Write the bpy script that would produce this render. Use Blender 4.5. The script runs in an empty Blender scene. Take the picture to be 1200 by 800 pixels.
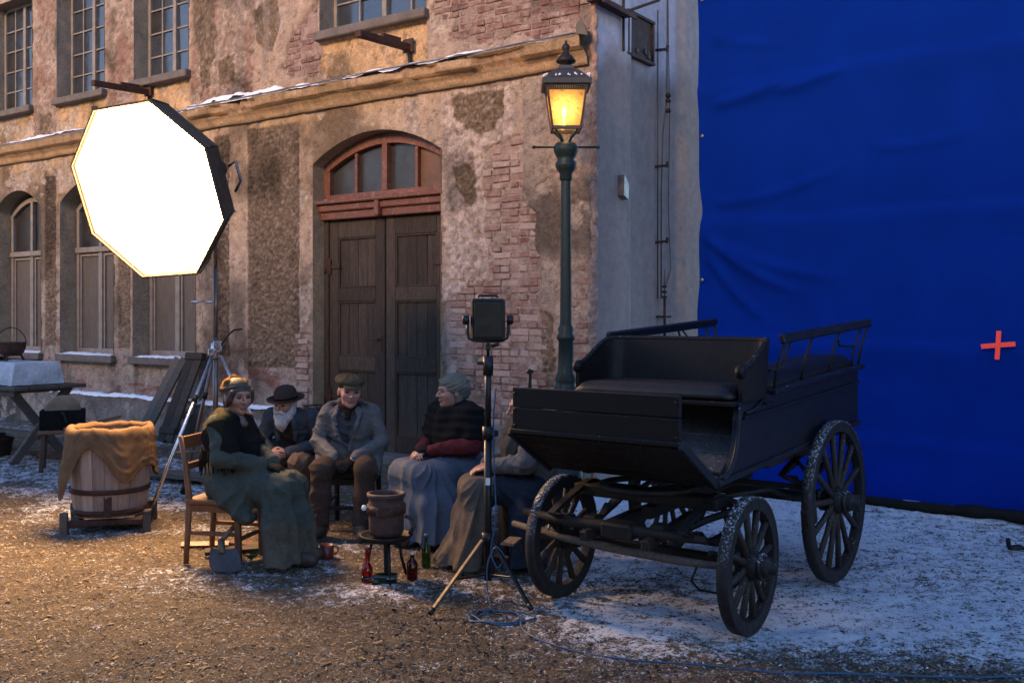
import bpy, bmesh, math, random
import numpy as np
from mathutils import Vector, Matrix, Euler

R = math.radians
random.seed(7)
rng = np.random.default_rng(11)
scene = bpy.context.scene
COL = scene.collection

# ------------------------------------------------------------------ camera
cam_data = bpy.data.cameras.new("camera")
cam = bpy.data.objects.new("camera", cam_data)
COL.objects.link(cam)
cam.location = (0, 0, 1.75)
cam.rotation_euler = (R(90), 0, 0)
cam_data.sensor_width = 36.0
cam_data.lens = 35.0
cam_data.shift_y = -0.025
cam_data.clip_end = 600
scene.camera = cam

# ------------------------------------------------------------------ sky and sun (dusk)
SUN_EL = R(19)
SUN_AZ = R(212)                    # clockwise from +Y: behind the camera to its left
world = bpy.data.worlds.new("World")
scene.world = world
world.use_nodes = True
wn = world.node_tree.nodes
wl = world.node_tree.links
wn.clear()
sky = wn.new("ShaderNodeTexSky")
sky.sky_type = 'NISHITA'
sky.sun_disc = False
sky.sun_elevation = SUN_EL
sky.sun_rotation = SUN_AZ
sky.ozone_density = 5.5
sky.air_density = 1.2
sky.dust_density = 0.2
bg = wn.new("ShaderNodeBackground")
bg.inputs["Strength"].default_value = 0.112
wo = wn.new("ShaderNodeOutputWorld")
wb = wn.new("ShaderNodeMix"); wb.data_type = 'RGBA'; wb.blend_type = 'MULTIPLY'      # white balance of the whole sky
wb.inputs[0].default_value = 1.0; wb.inputs[7].default_value = (1.20, 1.02, 1.04, 1)
wl.new(sky.outputs[0], wb.inputs[6])
wl.new(wb.outputs[2], bg.inputs[0])
wl.new(bg.outputs[0], wo.inputs[0])

sun_data = bpy.data.lights.new("sun", 'SUN')
sun_data.energy = 1.25
sun_data.angle = R(14)
sun_data.color = (1.0, 0.59, 0.28)
sun = bpy.data.objects.new("sun", sun_data)
COL.objects.link(sun)
sd = Vector((math.sin(SUN_AZ) * math.cos(SUN_EL), math.cos(SUN_AZ) * math.cos(SUN_EL), math.sin(SUN_EL)))
sun.rotation_euler = sd.to_track_quat('Z', 'Y').to_euler()
sun.location = sd * 30

scene.view_settings.view_transform = 'Standard'
scene.view_settings.look = 'None'
scene.view_settings.gamma = 1.0
scene.view_settings.exposure = 1.9
scene.view_settings.use_curve_mapping = False
OCTA_POWER = 44.0

# ------------------------------------------------------------------ helpers: objects
def tag(o, label=None, cat=None, group=None, kind=None):
    if label: o["label"] = label
    if cat: o["category"] = cat
    if group: o["group"] = group
    if kind: o["kind"] = kind
    return o

def thing(name, label, cat, loc=(0, 0, 0), rz=0.0, group=None):
    o = bpy.data.objects.new(name, None)
    COL.objects.link(o)
    o.location = loc
    o.rotation_euler = (0, 0, rz)
    o.empty_display_size = 0.1
    return tag(o, label, cat, group)

def link(name, me, parent=None, loc=None, rot=None):
    o = bpy.data.objects.new(name, me)
    COL.objects.link(o)
    if parent: o.parent = parent
    if loc is not None: o.location = loc
    if rot is not None: o.rotation_euler = rot
    return o

def np_mesh(name, v, q, mats, mi=None, smooth=True, tris=None):
    """fast mesh from numpy vertex and quad (and triangle) arrays"""
    me = bpy.data.meshes.new(name)
    v = np.asarray(v, np.float32)
    q = np.asarray(q, np.int32).reshape(-1, 4)
    t = np.zeros((0, 3), np.int32) if tris is None else np.asarray(tris, np.int32).reshape(-1, 3)
    nl = q.size + t.size
    nf = len(q) + len(t)
    me.vertices.add(len(v)); me.loops.add(nl); me.polygons.add(nf)
    me.vertices.foreach_set("co", v.ravel())
    me.loops.foreach_set("vertex_index", np.concatenate([q.ravel(), t.ravel()]))
    st = np.concatenate([np.arange(len(q)) * 4, q.size + np.arange(len(t)) * 3]).astype(np.int32)
    me.polygons.foreach_set("loop_start", st)
    if smooth: me.polygons.foreach_set("use_smooth", np.ones(nf, bool))
    for m in (mats if isinstance(mats, (list, tuple)) else [mats]): me.materials.append(m)
    if mi is not None: me.polygons.foreach_set("material_index", np.asarray(mi, np.int32))
    me.update(calc_edges=True); me.validate()
    return me

def vcol(me, name, cols):
    a = me.color_attributes.new(name, 'FLOAT_COLOR', 'POINT')
    c = np.ones((len(me.vertices), 4), np.float32)
    c[:, :3] = cols
    a.data.foreach_set("color", c.ravel())

def vfloat(me, name, vals):
    a = me.attributes.new(name, 'FLOAT', 'POINT')
    a.data.foreach_set("value", np.asarray(vals, np.float32))

# ------------------------------------------------------------------ helpers: mesh builder
def frame(d):
    d = Vector(d).normalized()
    a = Vector((0, 0, 1)) if abs(d.z) < 0.9 else Vector((1, 0, 0))
    x = a.cross(d).normalized()
    return x, d.cross(x).normalized(), d

class MB:
    def __init__(self):
        self.v = []; self.f = []; self.m = []; self.sm = []
    def add(self, vs, fs, mi=0, smooth=False):
        b = len(self.v)
        self.v += [Vector(p) for p in vs]
        self.f += [tuple(i + b for i in f) for f in fs]
        self.m += [mi] * len(fs); self.sm += [smooth] * len(fs)
        return self
    def box(self, c, s, rot=None, b=0.0, mi=0, jit=0.0):
        c = Vector(c); hx, hy, hz = [x / 2 for x in s]
        M = rot if isinstance(rot, Matrix) else (Euler(rot).to_matrix() if rot is not None else Matrix.Identity(3))
        b = min(b, hx * .49, hy * .49, hz * .49)
        if b <= 0:
            vs = [(sx * hx, sy * hy, sz * hz) for sx in (-1, 1) for sy in (-1, 1) for sz in (-1, 1)]
            fs = [(0, 1, 3, 2), (4, 6, 7, 5), (0, 4, 5, 1), (2, 3, 7, 6), (0, 2, 6, 4), (1, 5, 7, 3)]
        else:
            vs = []; idx = {}
            for sx in (-1, 1):
                for sy in (-1, 1):
                    for sz in (-1, 1):
                        idx[sx, sy, sz] = len(vs)
                        vs += [(sx * hx, sy * (hy - b), sz * (hz - b)), (sx * (hx - b), sy * hy, sz * (hz - b)), (sx * (hx - b), sy * (hy - b), sz * hz)]
            fs = []
            I = lambda sx, sy, sz, k: idx[sx, sy, sz] + k
            for s_ in (-1, 1):
                for k, mk in ((0, lambda a, b_: (s_, a, b_)), (1, lambda a, b_: (b_, s_, a)), (2, lambda a, b_: (a, b_, s_))):
                    r = [I(*mk(-1, -1), k), I(*mk(1, -1), k), I(*mk(1, 1), k), I(*mk(-1, 1), k)]
                    fs.append(tuple(r if s_ > 0 else r[::-1]))
            for a in (-1, 1):
                for b_ in (-1, 1):
                    s1 = a * b_ > 0
                    e = [I(a, b_, -1, 0), I(a, b_, -1, 1), I(a, b_, 1, 1), I(a, b_, 1, 0)]
                    fs.append(tuple(e if s1 else e[::-1]))
                    e = [I(-1, a, b_, 1), I(-1, a, b_, 2), I(1, a, b_, 2), I(1, a, b_, 1)]
                    fs.append(tuple(e if s1 else e[::-1]))
                    e = [I(a, -1, b_, 2), I(a, -1, b_, 0), I(a, 1, b_, 0), I(a, 1, b_, 2)]
                    fs.append(tuple(e if s1 else e[::-1]))
            for sx in (-1, 1):
                for sy in (-1, 1):
                    for sz in (-1, 1):
                        e = (I(sx, sy, sz, 0), I(sx, sy, sz, 1), I(sx, sy, sz, 2))
                        fs.append(e if sx * sy * sz > 0 else e[::-1])
        if jit: vs = [(x + random.uniform(-jit, jit), y + random.uniform(-jit, jit), z + random.uniform(-jit, jit)) for x, y, z in vs]
        return self.add([c + M @ Vector(p) for p in vs], fs, mi)
    def bar(self, p0, p1, w, h, b=0.0, mi=0, up=None):
        """box from p0 to p1, w across, h along 'up'"""
        p0, p1 = Vector(p0), Vector(p1); d = (p1 - p0)
        L = d.length; d.normalize()
        u = Vector(up) if up is not None else (Vector((0, 0, 1)) if abs(d.z) < .95 else Vector((0, 1, 0)))
        x = d.cross(u).normalized(); u = x.cross(d).normalized()
        M = Matrix((x, d, u)).transposed()
        return self.box((p0 + p1) / 2, (w, L, h), M, b, mi)
    def cyl(self, p0, p1, r0, r1=None, n=14, mi=0, caps=True, smooth=True):
        return self.tube([p0, p1], [r0, r0 if r1 is None else r1], n, mi, caps, smooth)
    def tube(self, pts, r, n=10, mi=0, caps=True, smooth=True, closed=False):
        pts = [Vector(p) for p in pts]; N = len(pts)
        rs = r if isinstance(r, (list, tuple)) else [r] * N
        b = len(self.v); prev = None
        for i, p in enumerate(pts):
            if closed: d = (pts[(i + 1) % N] - pts[i - 1])
            else: d = (pts[min(i + 1, N - 1)] - pts[max(i - 1, 0)])
            d = d.normalized() if d.length > 1e-9 else Vector((0, 0, 1))
            if prev is None: x, y, _ = frame(d)
            else:
                x = (prev - d * prev.dot(d))
                x = x.normalized() if x.length > 1e-6 else frame(d)[0]
                y = d.cross(x)
            prev = x
            for k in range(n):
                a = 2 * math.pi * k / n
                self.v.append(p + (x * math.cos(a) + y * math.sin(a)) * rs[i])
        for i in range(N if closed else N - 1):
            j = (i + 1) % N
            for k in range(n):
                l = (k + 1) % n
                self.f.append((b + i * n + k, b + i * n + l, b + j * n + l, b + j * n + k)); self.m.append(mi); self.sm.append(smooth)
        if caps and not closed:
            self.f.append(tuple(b + k for k in range(n))[::-1]); self.m.append(mi); self.sm.append(False)
            self.f.append(tuple(b + (N - 1) * n + k for k in range(n))); self.m.append(mi); self.sm.append(False)
        return self
    def lathe(self, prof, n=24, c=(0, 0, 0), axis=(0, 0, 1), mi=0, smooth=True, wob=0.0):
        x, y, d = frame(axis); c = Vector(c); b = len(self.v); N = len(prof)
        ph = random.random() * 6
        for (r, z) in prof:
            for k in range(n):
                a = 2 * math.pi * k / n
                rr = r * (1 + wob * math.sin(3 * a + ph + z * 9))
                self.v.append(c + (x * math.cos(a) + y * math.sin(a)) * rr + d * z)
        for i in range(N - 1):
            for k in range(n):
                l = (k + 1) % n
                self.f.append((b + i * n + k, b + i * n + l, b + (i + 1) * n + l, b + (i + 1) * n + k)); self.m.append(mi); self.sm.append(smooth)
        return self
    def prism(self, poly, o, ax, ay, az, h, mi=0):
        """polygon in the (ax, ay) plane at o, extruded by h along az"""
        o, ax, ay, az = Vector(o), Vector(ax), Vector(ay), Vector(az)
        n = len(poly)
        vs = [o + ax * p[0] + ay * p[1] for p in poly] + [o + ax * p[0] + ay * p[1] + az * h for p in poly]
        fs = [tuple(range(n))[::-1], tuple(range(n, 2 * n))] + [(i, (i + 1) % n, n + (i + 1) % n, n + i) for i in range(n)]
        return self.add(vs, fs, mi)
    def mesh(self, name, mats):
        me = bpy.data.meshes.new(name)
        me.from_pydata(self.v, [], self.f)
        for m in (mats if isinstance(mats, (list, tuple)) else [mats]): me.materials.append(m)
        me.polygons.foreach_set("material_index", self.m)
        me.polygons.foreach_set("use_smooth", self.sm)
        me.update()
        bm = bmesh.new(); bm.from_mesh(me); bmesh.ops.recalc_face_normals(bm, faces=bm.faces); bm.to_mesh(me); bm.free()
        return me
    def build(self, name, mats, parent=None, loc=None, rot=None):
        return link(name, self.mesh(name, mats), parent, loc, rot)

def grid_quads(nu, nv, wrap_u=False):
    """vertex index = i*nv + j"""
    i = np.arange(nu if wrap_u else nu - 1)[:, None]; j = np.arange(nv - 1)[None, :]
    i2 = (i + 1) % nu
    return np.stack([i * nv + j, i2 * nv + j, i2 * nv + j + 1, i * nv + j + 1], -1).reshape(-1, 4)

def copy_tree(o, parent=None):
    c = o.copy(); COL.objects.link(c)
    c.parent = parent
    for ch in o.children: copy_tree(ch, c)
    return c

# ------------------------------------------------------------------ helpers: numpy noise
_tab = rng.random((256, 256)).astype(np.float32)
def vnoise(x, y, seed=0):
    x = np.asarray(x, np.float32) + seed * 17.3; y = np.asarray(y, np.float32) + seed * 5.7
    xi = np.floor(x).astype(np.int64); yi = np.floor(y).astype(np.int64)
    fx = x - xi; fy = y - yi
    fx = fx * fx * (3 - 2 * fx); fy = fy * fy * (3 - 2 * fy)
    g = lambda a, b: _tab[a & 255, b & 255]
    return (g(xi, yi) * (1 - fx) + g(xi + 1, yi) * fx) * (1 - fy) + (g(xi, yi + 1) * (1 - fx) + g(xi + 1, yi + 1) * fx) * fy
def fbm(x, y, oct=4, seed=0):
    a = .5; s = 0; t = 0; f = 1.0
    for o in range(oct):
        s = s + a * vnoise(x * f, y * f, seed + o * 3); t += a; a *= .5; f *= 2.03
    return s / t
def sstep(a, b, x):
    t = np.clip((x - a) / (b - a), 0, 1); return t * t * (3 - 2 * t)
def poly_sd(px, py, poly):
    """signed distance to a polygon, negative inside"""
    d = np.full(px.shape, 1e9, np.float32); ins = np.zeros(px.shape, bool)
    n = len(poly)
    for i in range(n):
        ax, ay = poly[i]; bx, by = poly[(i + 1) % n]
        ex, ey = bx - ax, by - ay
        t = np.clip(((px - ax) * ex + (py - ay) * ey) / (ex * ex + ey * ey + 1e-12), 0, 1)
        d = np.minimum(d, np.hypot(px - ax - t * ex, py - ay - t * ey))
        c = ((ay > py) != (by > py)) & (px < (bx - ax) * (py - ay) / ((by - ay) if by != ay else 1e-9) + ax)
        ins ^= c
    return np.where(ins, -d, d)

# ------------------------------------------------------------------ helpers: materials
def nodes_of(name):
    m = bpy.data.materials.new(name); m.use_nodes = True
    nt = m.node_tree; nt.nodes.clear()
    out = nt.nodes.new("ShaderNodeOutputMaterial")
    p = nt.nodes.new("ShaderNodeBsdfPrincipled")
    nt.links.new(p.outputs[0], out.inputs[0])
    return m, nt, p, out

def add_noise(nt, vec, scale, detail=6, rough=.6, dist=0.0):
    n = nt.nodes.new("ShaderNodeTexNoise")
    n.inputs["Scale"].default_value = scale; n.inputs["Detail"].default_value = detail
    n.inputs["Roughness"].default_value = rough; n.inputs["Distortion"].default_value = dist
    nt.links.new(vec, n.inputs["Vector"])
    return n.outputs["Fac"]

def ramp(nt, fac, stops):
    r = nt.nodes.new("ShaderNodeValToRGB")
    e = r.color_ramp.elements
    while len(e) < len(stops): e.new(.5)
    for k, (pos, c) in enumerate(stops):
        e[k].position = pos
        e[k].color = (c[0], c[1], c[2], 1) if isinstance(c, (tuple, list)) else (c, c, c, 1)
    nt.links.new(fac, r.inputs[0])
    return r.outputs[0]

def mixc(nt, fac, a, b, mode='MIX'):
    m = nt.nodes.new("ShaderNodeMix"); m.data_type = 'RGBA'; m.blend_type = mode
    for s, x in ((m.inputs[0], fac), (m.inputs[6], a), (m.inputs[7], b)):
        if hasattr(x, "links") or hasattr(x, "is_linked"): nt.links.new(x, s)
        elif isinstance(x, (tuple, list)): s.default_value = (x[0], x[1], x[2], 1)
        else: s.default_value = x
    return m.outputs[2]

def math_n(nt, op, a, b=None):
    m = nt.nodes.new("ShaderNodeMath"); m.operation = op
    for s, x in ((m.inputs[0], a), (m.inputs[1], b)):
        if x is None: continue
        if hasattr(x, "is_linked"): nt.links.new(x, s)
        else: s.default_value = x
    return m.outputs[0]

def bump(nt, p, h, strength=.5, dist=.01):
    b = nt.nodes.new("ShaderNodeBump")
    b.inputs["Strength"].default_value = strength; b.inputs["Distance"].default_value = dist
    nt.links.new(h, b.inputs["Height"]); nt.links.new(b.outputs[0], p.inputs["Normal"])

def coords(nt, stretch=(1, 1, 1), kind="Object"):
    t = nt.nodes.new("ShaderNodeTexCoord"); mp = nt.nodes.new("ShaderNodeMapping")
    mp.inputs["Scale"].default_value = stretch
    nt.links.new(t.outputs[kind], mp.inputs[0])
    return mp.outputs[0]

def pm(name, c1, c2=None, scale=6, rough=.7, bstr=.3, bscale=40, bdist=.004, metal=0.0, stretch=(1, 1, 1), dust=0.0, c3=None, wear=0.0, spec=.4, objvar=0.0):
    """general painted/wood/metal/cloth material: two-tone noise, grain relief, optional snow dust on upward faces"""
    m, nt, p, out = nodes_of(name)
    v = coords(nt, stretch)
    c2 = c2 or tuple(x * .6 for x in c1)
    col = ramp(nt, add_noise(nt, v, scale, 8, .65), [(.34, c1), (.66, c2)])
    if c3 is not None:
        col = mixc(nt, ramp(nt, add_noise(nt, v, scale * 3.1, 6, .7), [(.58 - wear * .2, 0), (.66, 1)]), col, c3)
    if objvar:
        oi = nt.nodes.new("ShaderNodeObjectInfo")
        col = mixc(nt, 1.0, col, ramp(nt, oi.outputs["Random"], [(0, 1 - objvar), (1, 1 + objvar * .5)]), 'MULTIPLY')
    if dust > 0:
        g = nt.nodes.new("ShaderNodeNewGeometry"); s = nt.nodes.new("ShaderNodeSeparateXYZ")
        nt.links.new(g.outputs["Normal"], s.inputs[0])
        n = add_noise(nt, coords(nt, (1, 1, 1)), 70, 5, .75)
        f = math_n(nt, 'MULTIPLY', ramp(nt, s.outputs[2], [(.1, 0), (.75, 1)]), ramp(nt, n, [(.62 - .2 * dust, 0), (.74 - .2 * dust, 1)]))
        col = mixc(nt, f, col, (.72, .74, .78))
    nt.links.new(col, p.inputs["Base Color"])
    rr = ramp(nt, add_noise(nt, v, scale * 2.3, 5, .6), [(.3, max(rough - .12, .05)), (.7, min(rough + .12, 1))])
    nt.links.new(rr, p.inputs["Roughness"])
    p.inputs["Metallic"].default_value = metal
    p.inputs["Specular IOR Level"].default_value = spec
    if bstr: bump(nt, p, add_noise(nt, v, bscale, 6, .65), bstr, bdist)
    return m

M = {}
M['wood_door'] = pm('weathered_door_wood', (.026, .018, .013), (.058, .043, .033), 5, .8, .8, 22, .008, stretch=(9, 9, .8), c3=(.10, .078, .062), objvar=.35, spec=.25)
M['door_paint'] = pm('red_brown_door_paint', (.16, .052, .030), (.09, .035, .022), 8, .62, .4, 60, .003, c3=(.20, .12, .08), wear=.2)
M['wood_grey'] = pm('grey_weathered_wood', (.125, .098, .078), (.062, .048, .038), 6, .85, .6, 26, .006, stretch=(1.2, 8, 8), objvar=.3)
M['wood_dark'] = pm('dark_wood', (.024, .016, .012), (.012, .009, .007), 7, .7, .4, 30, .004, stretch=(6, 6, 1), objvar=.3, spec=.3)
M['wood_chair'] = pm('chair_wood', (.20, .085, .035), (.11, .045, .020), 7, .5, .3, 30, .003, stretch=(7, 7, 1), objvar=.2)
M['wood_stave'] = pm('pale_stave_wood', (.36, .27, .21), (.24, .17, .13), 5, .8, .5, 26, .004, stretch=(7, 7, .7), c3=(.16, .11, .08), objvar=.3)
M['burlap'] = pm('burlap', (.175, .105, .055), (.115, .068, .036), 9, .95, .9, 330, .004, spec=.1)
M['rust'] = pm('rusty_iron', (.075, .034, .022), (.034, .018, .014), 9, .8, .6, 60, .004, metal=.3, c3=(.12, .05, .025))
M['iron'] = pm('dark_iron', (.010, .009, .009), (.022, .018, .016), 12, .6, .5, 50, .003, metal=.3, spec=.3)
M['lamp_green'] = pm('dark_green_cast_iron', (.006, .016, .015), (.011, .022, .020), 9, .5, .4, 50, .003, metal=.1, c3=(.02, .022, .02), spec=.3)
M['black'] = pm('black_plastic', (.007, .007, .0075), (.011, .011, .011), 12, .45, .2, 90, .001, spec=.35)
M['black_cloth'] = pm('black_cloth', (.006, .006, .006), (.01, .01, .01), 10, .85, .5, 160, .002, spec=.1)
M['chrome'] = pm('chrome_steel', (.62, .62, .64), (.5, .5, .52), 10, .28, .1, 60, .001, metal=.95)
M['brown_steel'] = pm('dull_steel_tube', (.20, .16, .14), (.14, .11, .10), 10, .4, .1, 60, .001, metal=.8)
M['coach'] = pm('black_coach_paint', (.0042, .0034, .0034), (.0075, .0056, .005), 5, .55, .35, 34, .003, stretch=(1, 4, 4), c3=(.012, .009, .008), dust=.05, spec=.22)
M['coach_side'] = pm('dark_blue_coach_paint', (.005, .006, .011), (.009, .010, .016), 5, .5, .3, 34, .003, stretch=(1, 4, 4), c3=(.016, .013, .013), dust=.05, spec=.25)
M['leather'] = pm('black_leather', (.005, .0045, .005), (.010, .009, .009), 14, .5, .5, 90, .004, dust=.0, spec=.3)
M['wheel'] = pm('dark_wheel_wood', (.014, .012, .012), (.008, .007, .007), 9, .72, .6, 40, .005, dust=.12, c3=(.022, .019, .018), spec=.3)
M['wheel_spoke'] = pm('worn_spoke_wood', (.014, .011, .010), (.03, .021, .016), 8, .7, .5, 30, .004, dust=.08, spec=.3)
M['wheel_tan'] = pm('bare_tan_spoke_wood', (.16, .095, .050), (.10, .06, .035), 8, .7, .5, 30, .004, dust=.2)
M['tyre'] = pm('iron_tyre', (.026, .022, .022), (.014, .012, .012), 12, .62, .6, 60, .004, metal=.2, dust=.5, spec=.3)
M['sill'] = pm('weathered_sill_stone', (.135, .115, .10), (.085, .072, .064), 7, .9, .6, 40, .006)
M['frame_grey'] = pm('grey_window_paint', (.23, .20, .17), (.15, .13, .11), 8, .7, .5, 60, .003)
M['shutter'] = pm('grey_brown_shutter_board', (.105, .088, .072), (.075, .062, .05), 4, .75, .4, 30, .003, stretch=(6, 6, 1))
M['side_paint'] = None
M['cable'] = pm('blue_cable', (.022, .075, .15), (.018, .06, .12), 10, .5, .0)
M['cable_dark'] = pm('dark_cable', (.02, .024, .028), (.03, .03, .034), 10, .6, .0)
M['tape'] = pm('red_gaffer_tape', (.75, .055, .035), (.65, .05, .03), 10, .6, .1)
M['tan_metal'] = pm('tan_leg_metal', (.13, .085, .045), (.08, .05, .03), 9, .5, .1, 60, .002, metal=.3)
M['cloth_white'] = pm('frosted_white_cloth', (.50, .52, .55), (.36, .37, .40), 7, .85, .6, 60, .004, c3=(.7, .72, .75))
M['stone_wheel'] = pm('grindstone', (.26, .19, .12), (.16, .11, .07), 8, .9, .6, 60, .006)
M['clay'] = pm('old_fired_clay', (.075, .038, .030), (.042, .023, .019), 9, .75, .6, 45, .005, c3=(.10, .055, .045))
M['spade'] = pm('grey_spade_steel', (.060, .054, .054), (.036, .031, .031), 9, .6, .4, 40, .003, metal=.3, c3=(.06, .04, .032))
M['white_enamel'] = pm('white_enamel', (.7, .7, .7), (.6, .6, .6), 10, .3, 0)
M['tin'] = pm('dull_tin', (.22, .22, .23), (.14, .14, .15), 9, .4, .3, 50, .002, metal=.7)

def glass_mat(name, col, rough=.08, trans=1.0, ior=1.45):
    m, nt, p, out = nodes_of(name)
    p.inputs["Base Color"].default_value = (*col, 1)
    p.inputs["Roughness"].default_value = rough
    p.inputs["Transmission Weight"].default_value = trans
    p.inputs["IOR"].default_value = ior
    return m
M['glass_red'] = glass_mat('red_glass', (.55, .012, .008))
M['glass_dark'] = glass_mat('dark_red_glass', (.09, .003, .003))
M['glass_green'] = glass_mat('green_glass', (.03, .12, .035))

def pane_mat(name, c1, c2, rough, spec):
    m, nt, p, out = nodes_of(name)
    v = coords(nt)
    nt.links.new(ramp(nt, add_noise(nt, v, 3.0, 6, .7), [(.35, c1), (.68, c2)]), p.inputs["Base Color"])
    nt.links.new(ramp(nt, add_noise(nt, v, 5.0, 6, .7), [(.3, max(rough - .06, .02)), (.75, rough + .25)]), p.inputs["Roughness"])
    p.inputs["Specular IOR Level"].default_value = spec
    bump(nt, p, add_noise(nt, v, 2.2, 2, .5), .25, .02)
    return m
M['pane_dirty'] = pane_mat('dirty_old_pane', (.018, .016, .015), (.034, .030, .026), .3, .4)
M['pane_dark'] = pane_mat('dark_pane', (.022, .026, .034), (.04, .045, .055), .10, .8)
M['pane_frost'] = pane_mat('cardboard_backed_pane', (.14, .065, .03), (.07, .045, .03), .5, .4)

def snow_mat():
    m, nt, p, out = nodes_of('snow')
    v = coords(nt)
    nt.links.new(ramp(nt, add_noise(nt, v, 30, 6, .7), [(.3, (.62, .64, .68)), (.7, (.82, .83, .86))]), p.inputs["Base Color"])
    p.inputs["Roughness"].default_value = .85
    p.inputs["Specular IOR Level"].default_value = .2
    bump(nt, p, add_noise(nt, v, 90, 5, .7), .7, .006)
    return m
M['snow'] = snow_mat()
# ================================================================== GROUND
def lines(a, b, step): return np.arange(a, b, step)
gx = np.concatenate([[-220, -120, -60, -35, -22, -15, -11], lines(-9, -6, .09), lines(-6, 4.5, .026), lines(4.5, 8, .09), [10, 14, 22, 35, 60, 120, 220]])
gy = [-60., -30, -15, -8, -3, 0, 1.5, 2.6, 3.2]
y = 3.6
while y < 14: gy.append(y); y += max(.0042 * y, .02)
gy = np.array(gy + [14.3, 15, 17, 20, 26, 40, 80, 160, 300.])
GX, GY = np.meshgrid(gx, gy, indexing='ij')
def snow_density(X, Y):
    s = sstep(-.75, .75, X + .35 * (fbm(X * .8, Y * .8, 3, 5) - .5)) * sstep(4.35, 5.7, Y + .5 * (fbm(X * .9, Y * .9, 3, 8) - .5))
    s = s * (.60 + .50 * fbm(X * .9, Y * .9, 3, 14))
    s = np.maximum(s, .56 * sstep(7.6, 9.2, Y) * sstep(.36, .56, fbm(X * .8, Y * .8, 3, 21)))
    blob = lambda x0, y0, rx, ry, a: a * np.exp(-((X - x0) / rx) ** 2 - ((Y - y0) / ry) ** 2)
    for b in ((-2.2, 6.75, .75, .35, .48), (-.9, 6.35, .7, .35, .62), (-1.1, 9.0, .35, .6, .85), (-3.35, 8.1, .7, .3, .6), (-5.5, 11.2, 1.0, .45, .5), (-4.2, 11.2, .9, .5, .5), (-3.0, 9.6, .6, .5, .55), (-1.6, 7.0, .7, .4, .5), (-.2, 6.6, .6, .6, .5), (-2.4, 8.2, .8, .35, .5), (-1.2, 7.6, .5, .5, .45), (-2.0, 6.45, .9, .25, .42)):
        s = np.maximum(s, blob(*b))
    s = s - blob(.9, 6.5, .55, .45, .28) - blob(2.0, 6.3, .4, .3, .12)
    s = np.maximum(s, .15 + 0 * X)
    return np.clip(s, 0, 1)
SN = snow_density(GX, GY)
fine = fbm(GX * 9, GY * 9, 4, 31); mid = fbm(GX * 2.2, GY * 2.2, 4, 33)
near = (np.abs(GX) < 9) & (GY > 3) & (GY < 14)
speck = fbm(GX * 14, GY * 14, 3, 40)
smask = sstep(.74, .58, SN * -1 + 1.13 - .75 * (speck - .5) - .5 * (fine - .5))      # lumpy snow cover
GZ = np.where(near, (mid - .5) * .045 + (fine - .5) * .022 + (fbm(GX * 24, GY * 24, 2, 44) - .5) * .012 + .010 * smask, 0) - .008
me = np_mesh('ground', np.stack([GX, GY, GZ], -1).reshape(-1, 3), grid_quads(len(gx), len(gy)), nodes_of('tmp')[0])
vfloat(me, 'snow', SN.ravel())
def ground_h(x, y):
    x = np.asarray(x, float); y = np.asarray(y, float)
    return (fbm(x * 2.2, y * 2.2, 4, 33) - .5) * .045 + (fbm(x * 9, y * 9, 4, 31) - .5) * .022 - .008
def gz(x, y): return float(ground_h(x, y))

def ground_mat():
    m, nt, p, out = nodes_of('gravel_and_thin_snow')
    v = coords(nt)
    n1 = add_noise(nt, v, 62, 9, .85); n2 = add_noise(nt, v, 3.2, 6, .6); n3 = add_noise(nt, v, 120, 4, .7)
    base = ramp(nt, n1, [(.33, (.018, .012, .008)), (.44, (.10, .070, .043)), (.55, (.19, .135, .082)), (.66, (.36, .275, .18))])
    base = mixc(nt, ramp(nt, n2, [(.36, .9), (.66, 0)]), base, mixc(nt, .6, base, (.045, .034, .026)))
    a = nt.nodes.new("ShaderNodeAttribute"); a.attribute_name = 'snow'
    cl = math_n(nt, 'SUBTRACT', add_noise(nt, v, 7.5, 7, .68, .4), .5)
    gr = math_n(nt, 'SUBTRACT', add_noise(nt, v, 70, 6, .85), .5)
    md_ = math_n(nt, 'MULTIPLY', math_n(nt, 'SUBTRACT', add_noise(nt, v, 22, 6, .75, .6), .5), 2.2)
    f = math_n(nt, 'ADD', math_n(nt, 'ADD', a.outputs["Fac"], md_), math_n(nt, 'ADD', math_n(nt, 'MULTIPLY', cl, 1.9), math_n(nt, 'MULTIPLY', gr, 3.0)))
    f = ramp(nt, f, [(.48, 0), (.66, 1)])
    sn = ramp(nt, n3, [(.3, (.64, .66, .70)), (.7, (.84, .85, .88))])
    nt.links.new(mixc(nt, f, base, sn), p.inputs["Base Color"])
    p.inputs["Roughness"].default_value = .88
    p.inputs["Specular IOR Level"].default_value = .25
    h = math_n(nt, 'ADD', math_n(nt, 'MULTIPLY', n1, 1.0), math_n(nt, 'ADD', math_n(nt, 'MULTIPLY', n3, .45), math_n(nt, 'MULTIPLY', f, .35)))
    bump(nt, p, h, 1.0, .022)
    return m
me.materials.clear(); me.materials.append(ground_mat())
tag(link('ground', me), 'brown gravel yard dusted with thin snow towards the carriage', 'ground', kind='structure')

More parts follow.
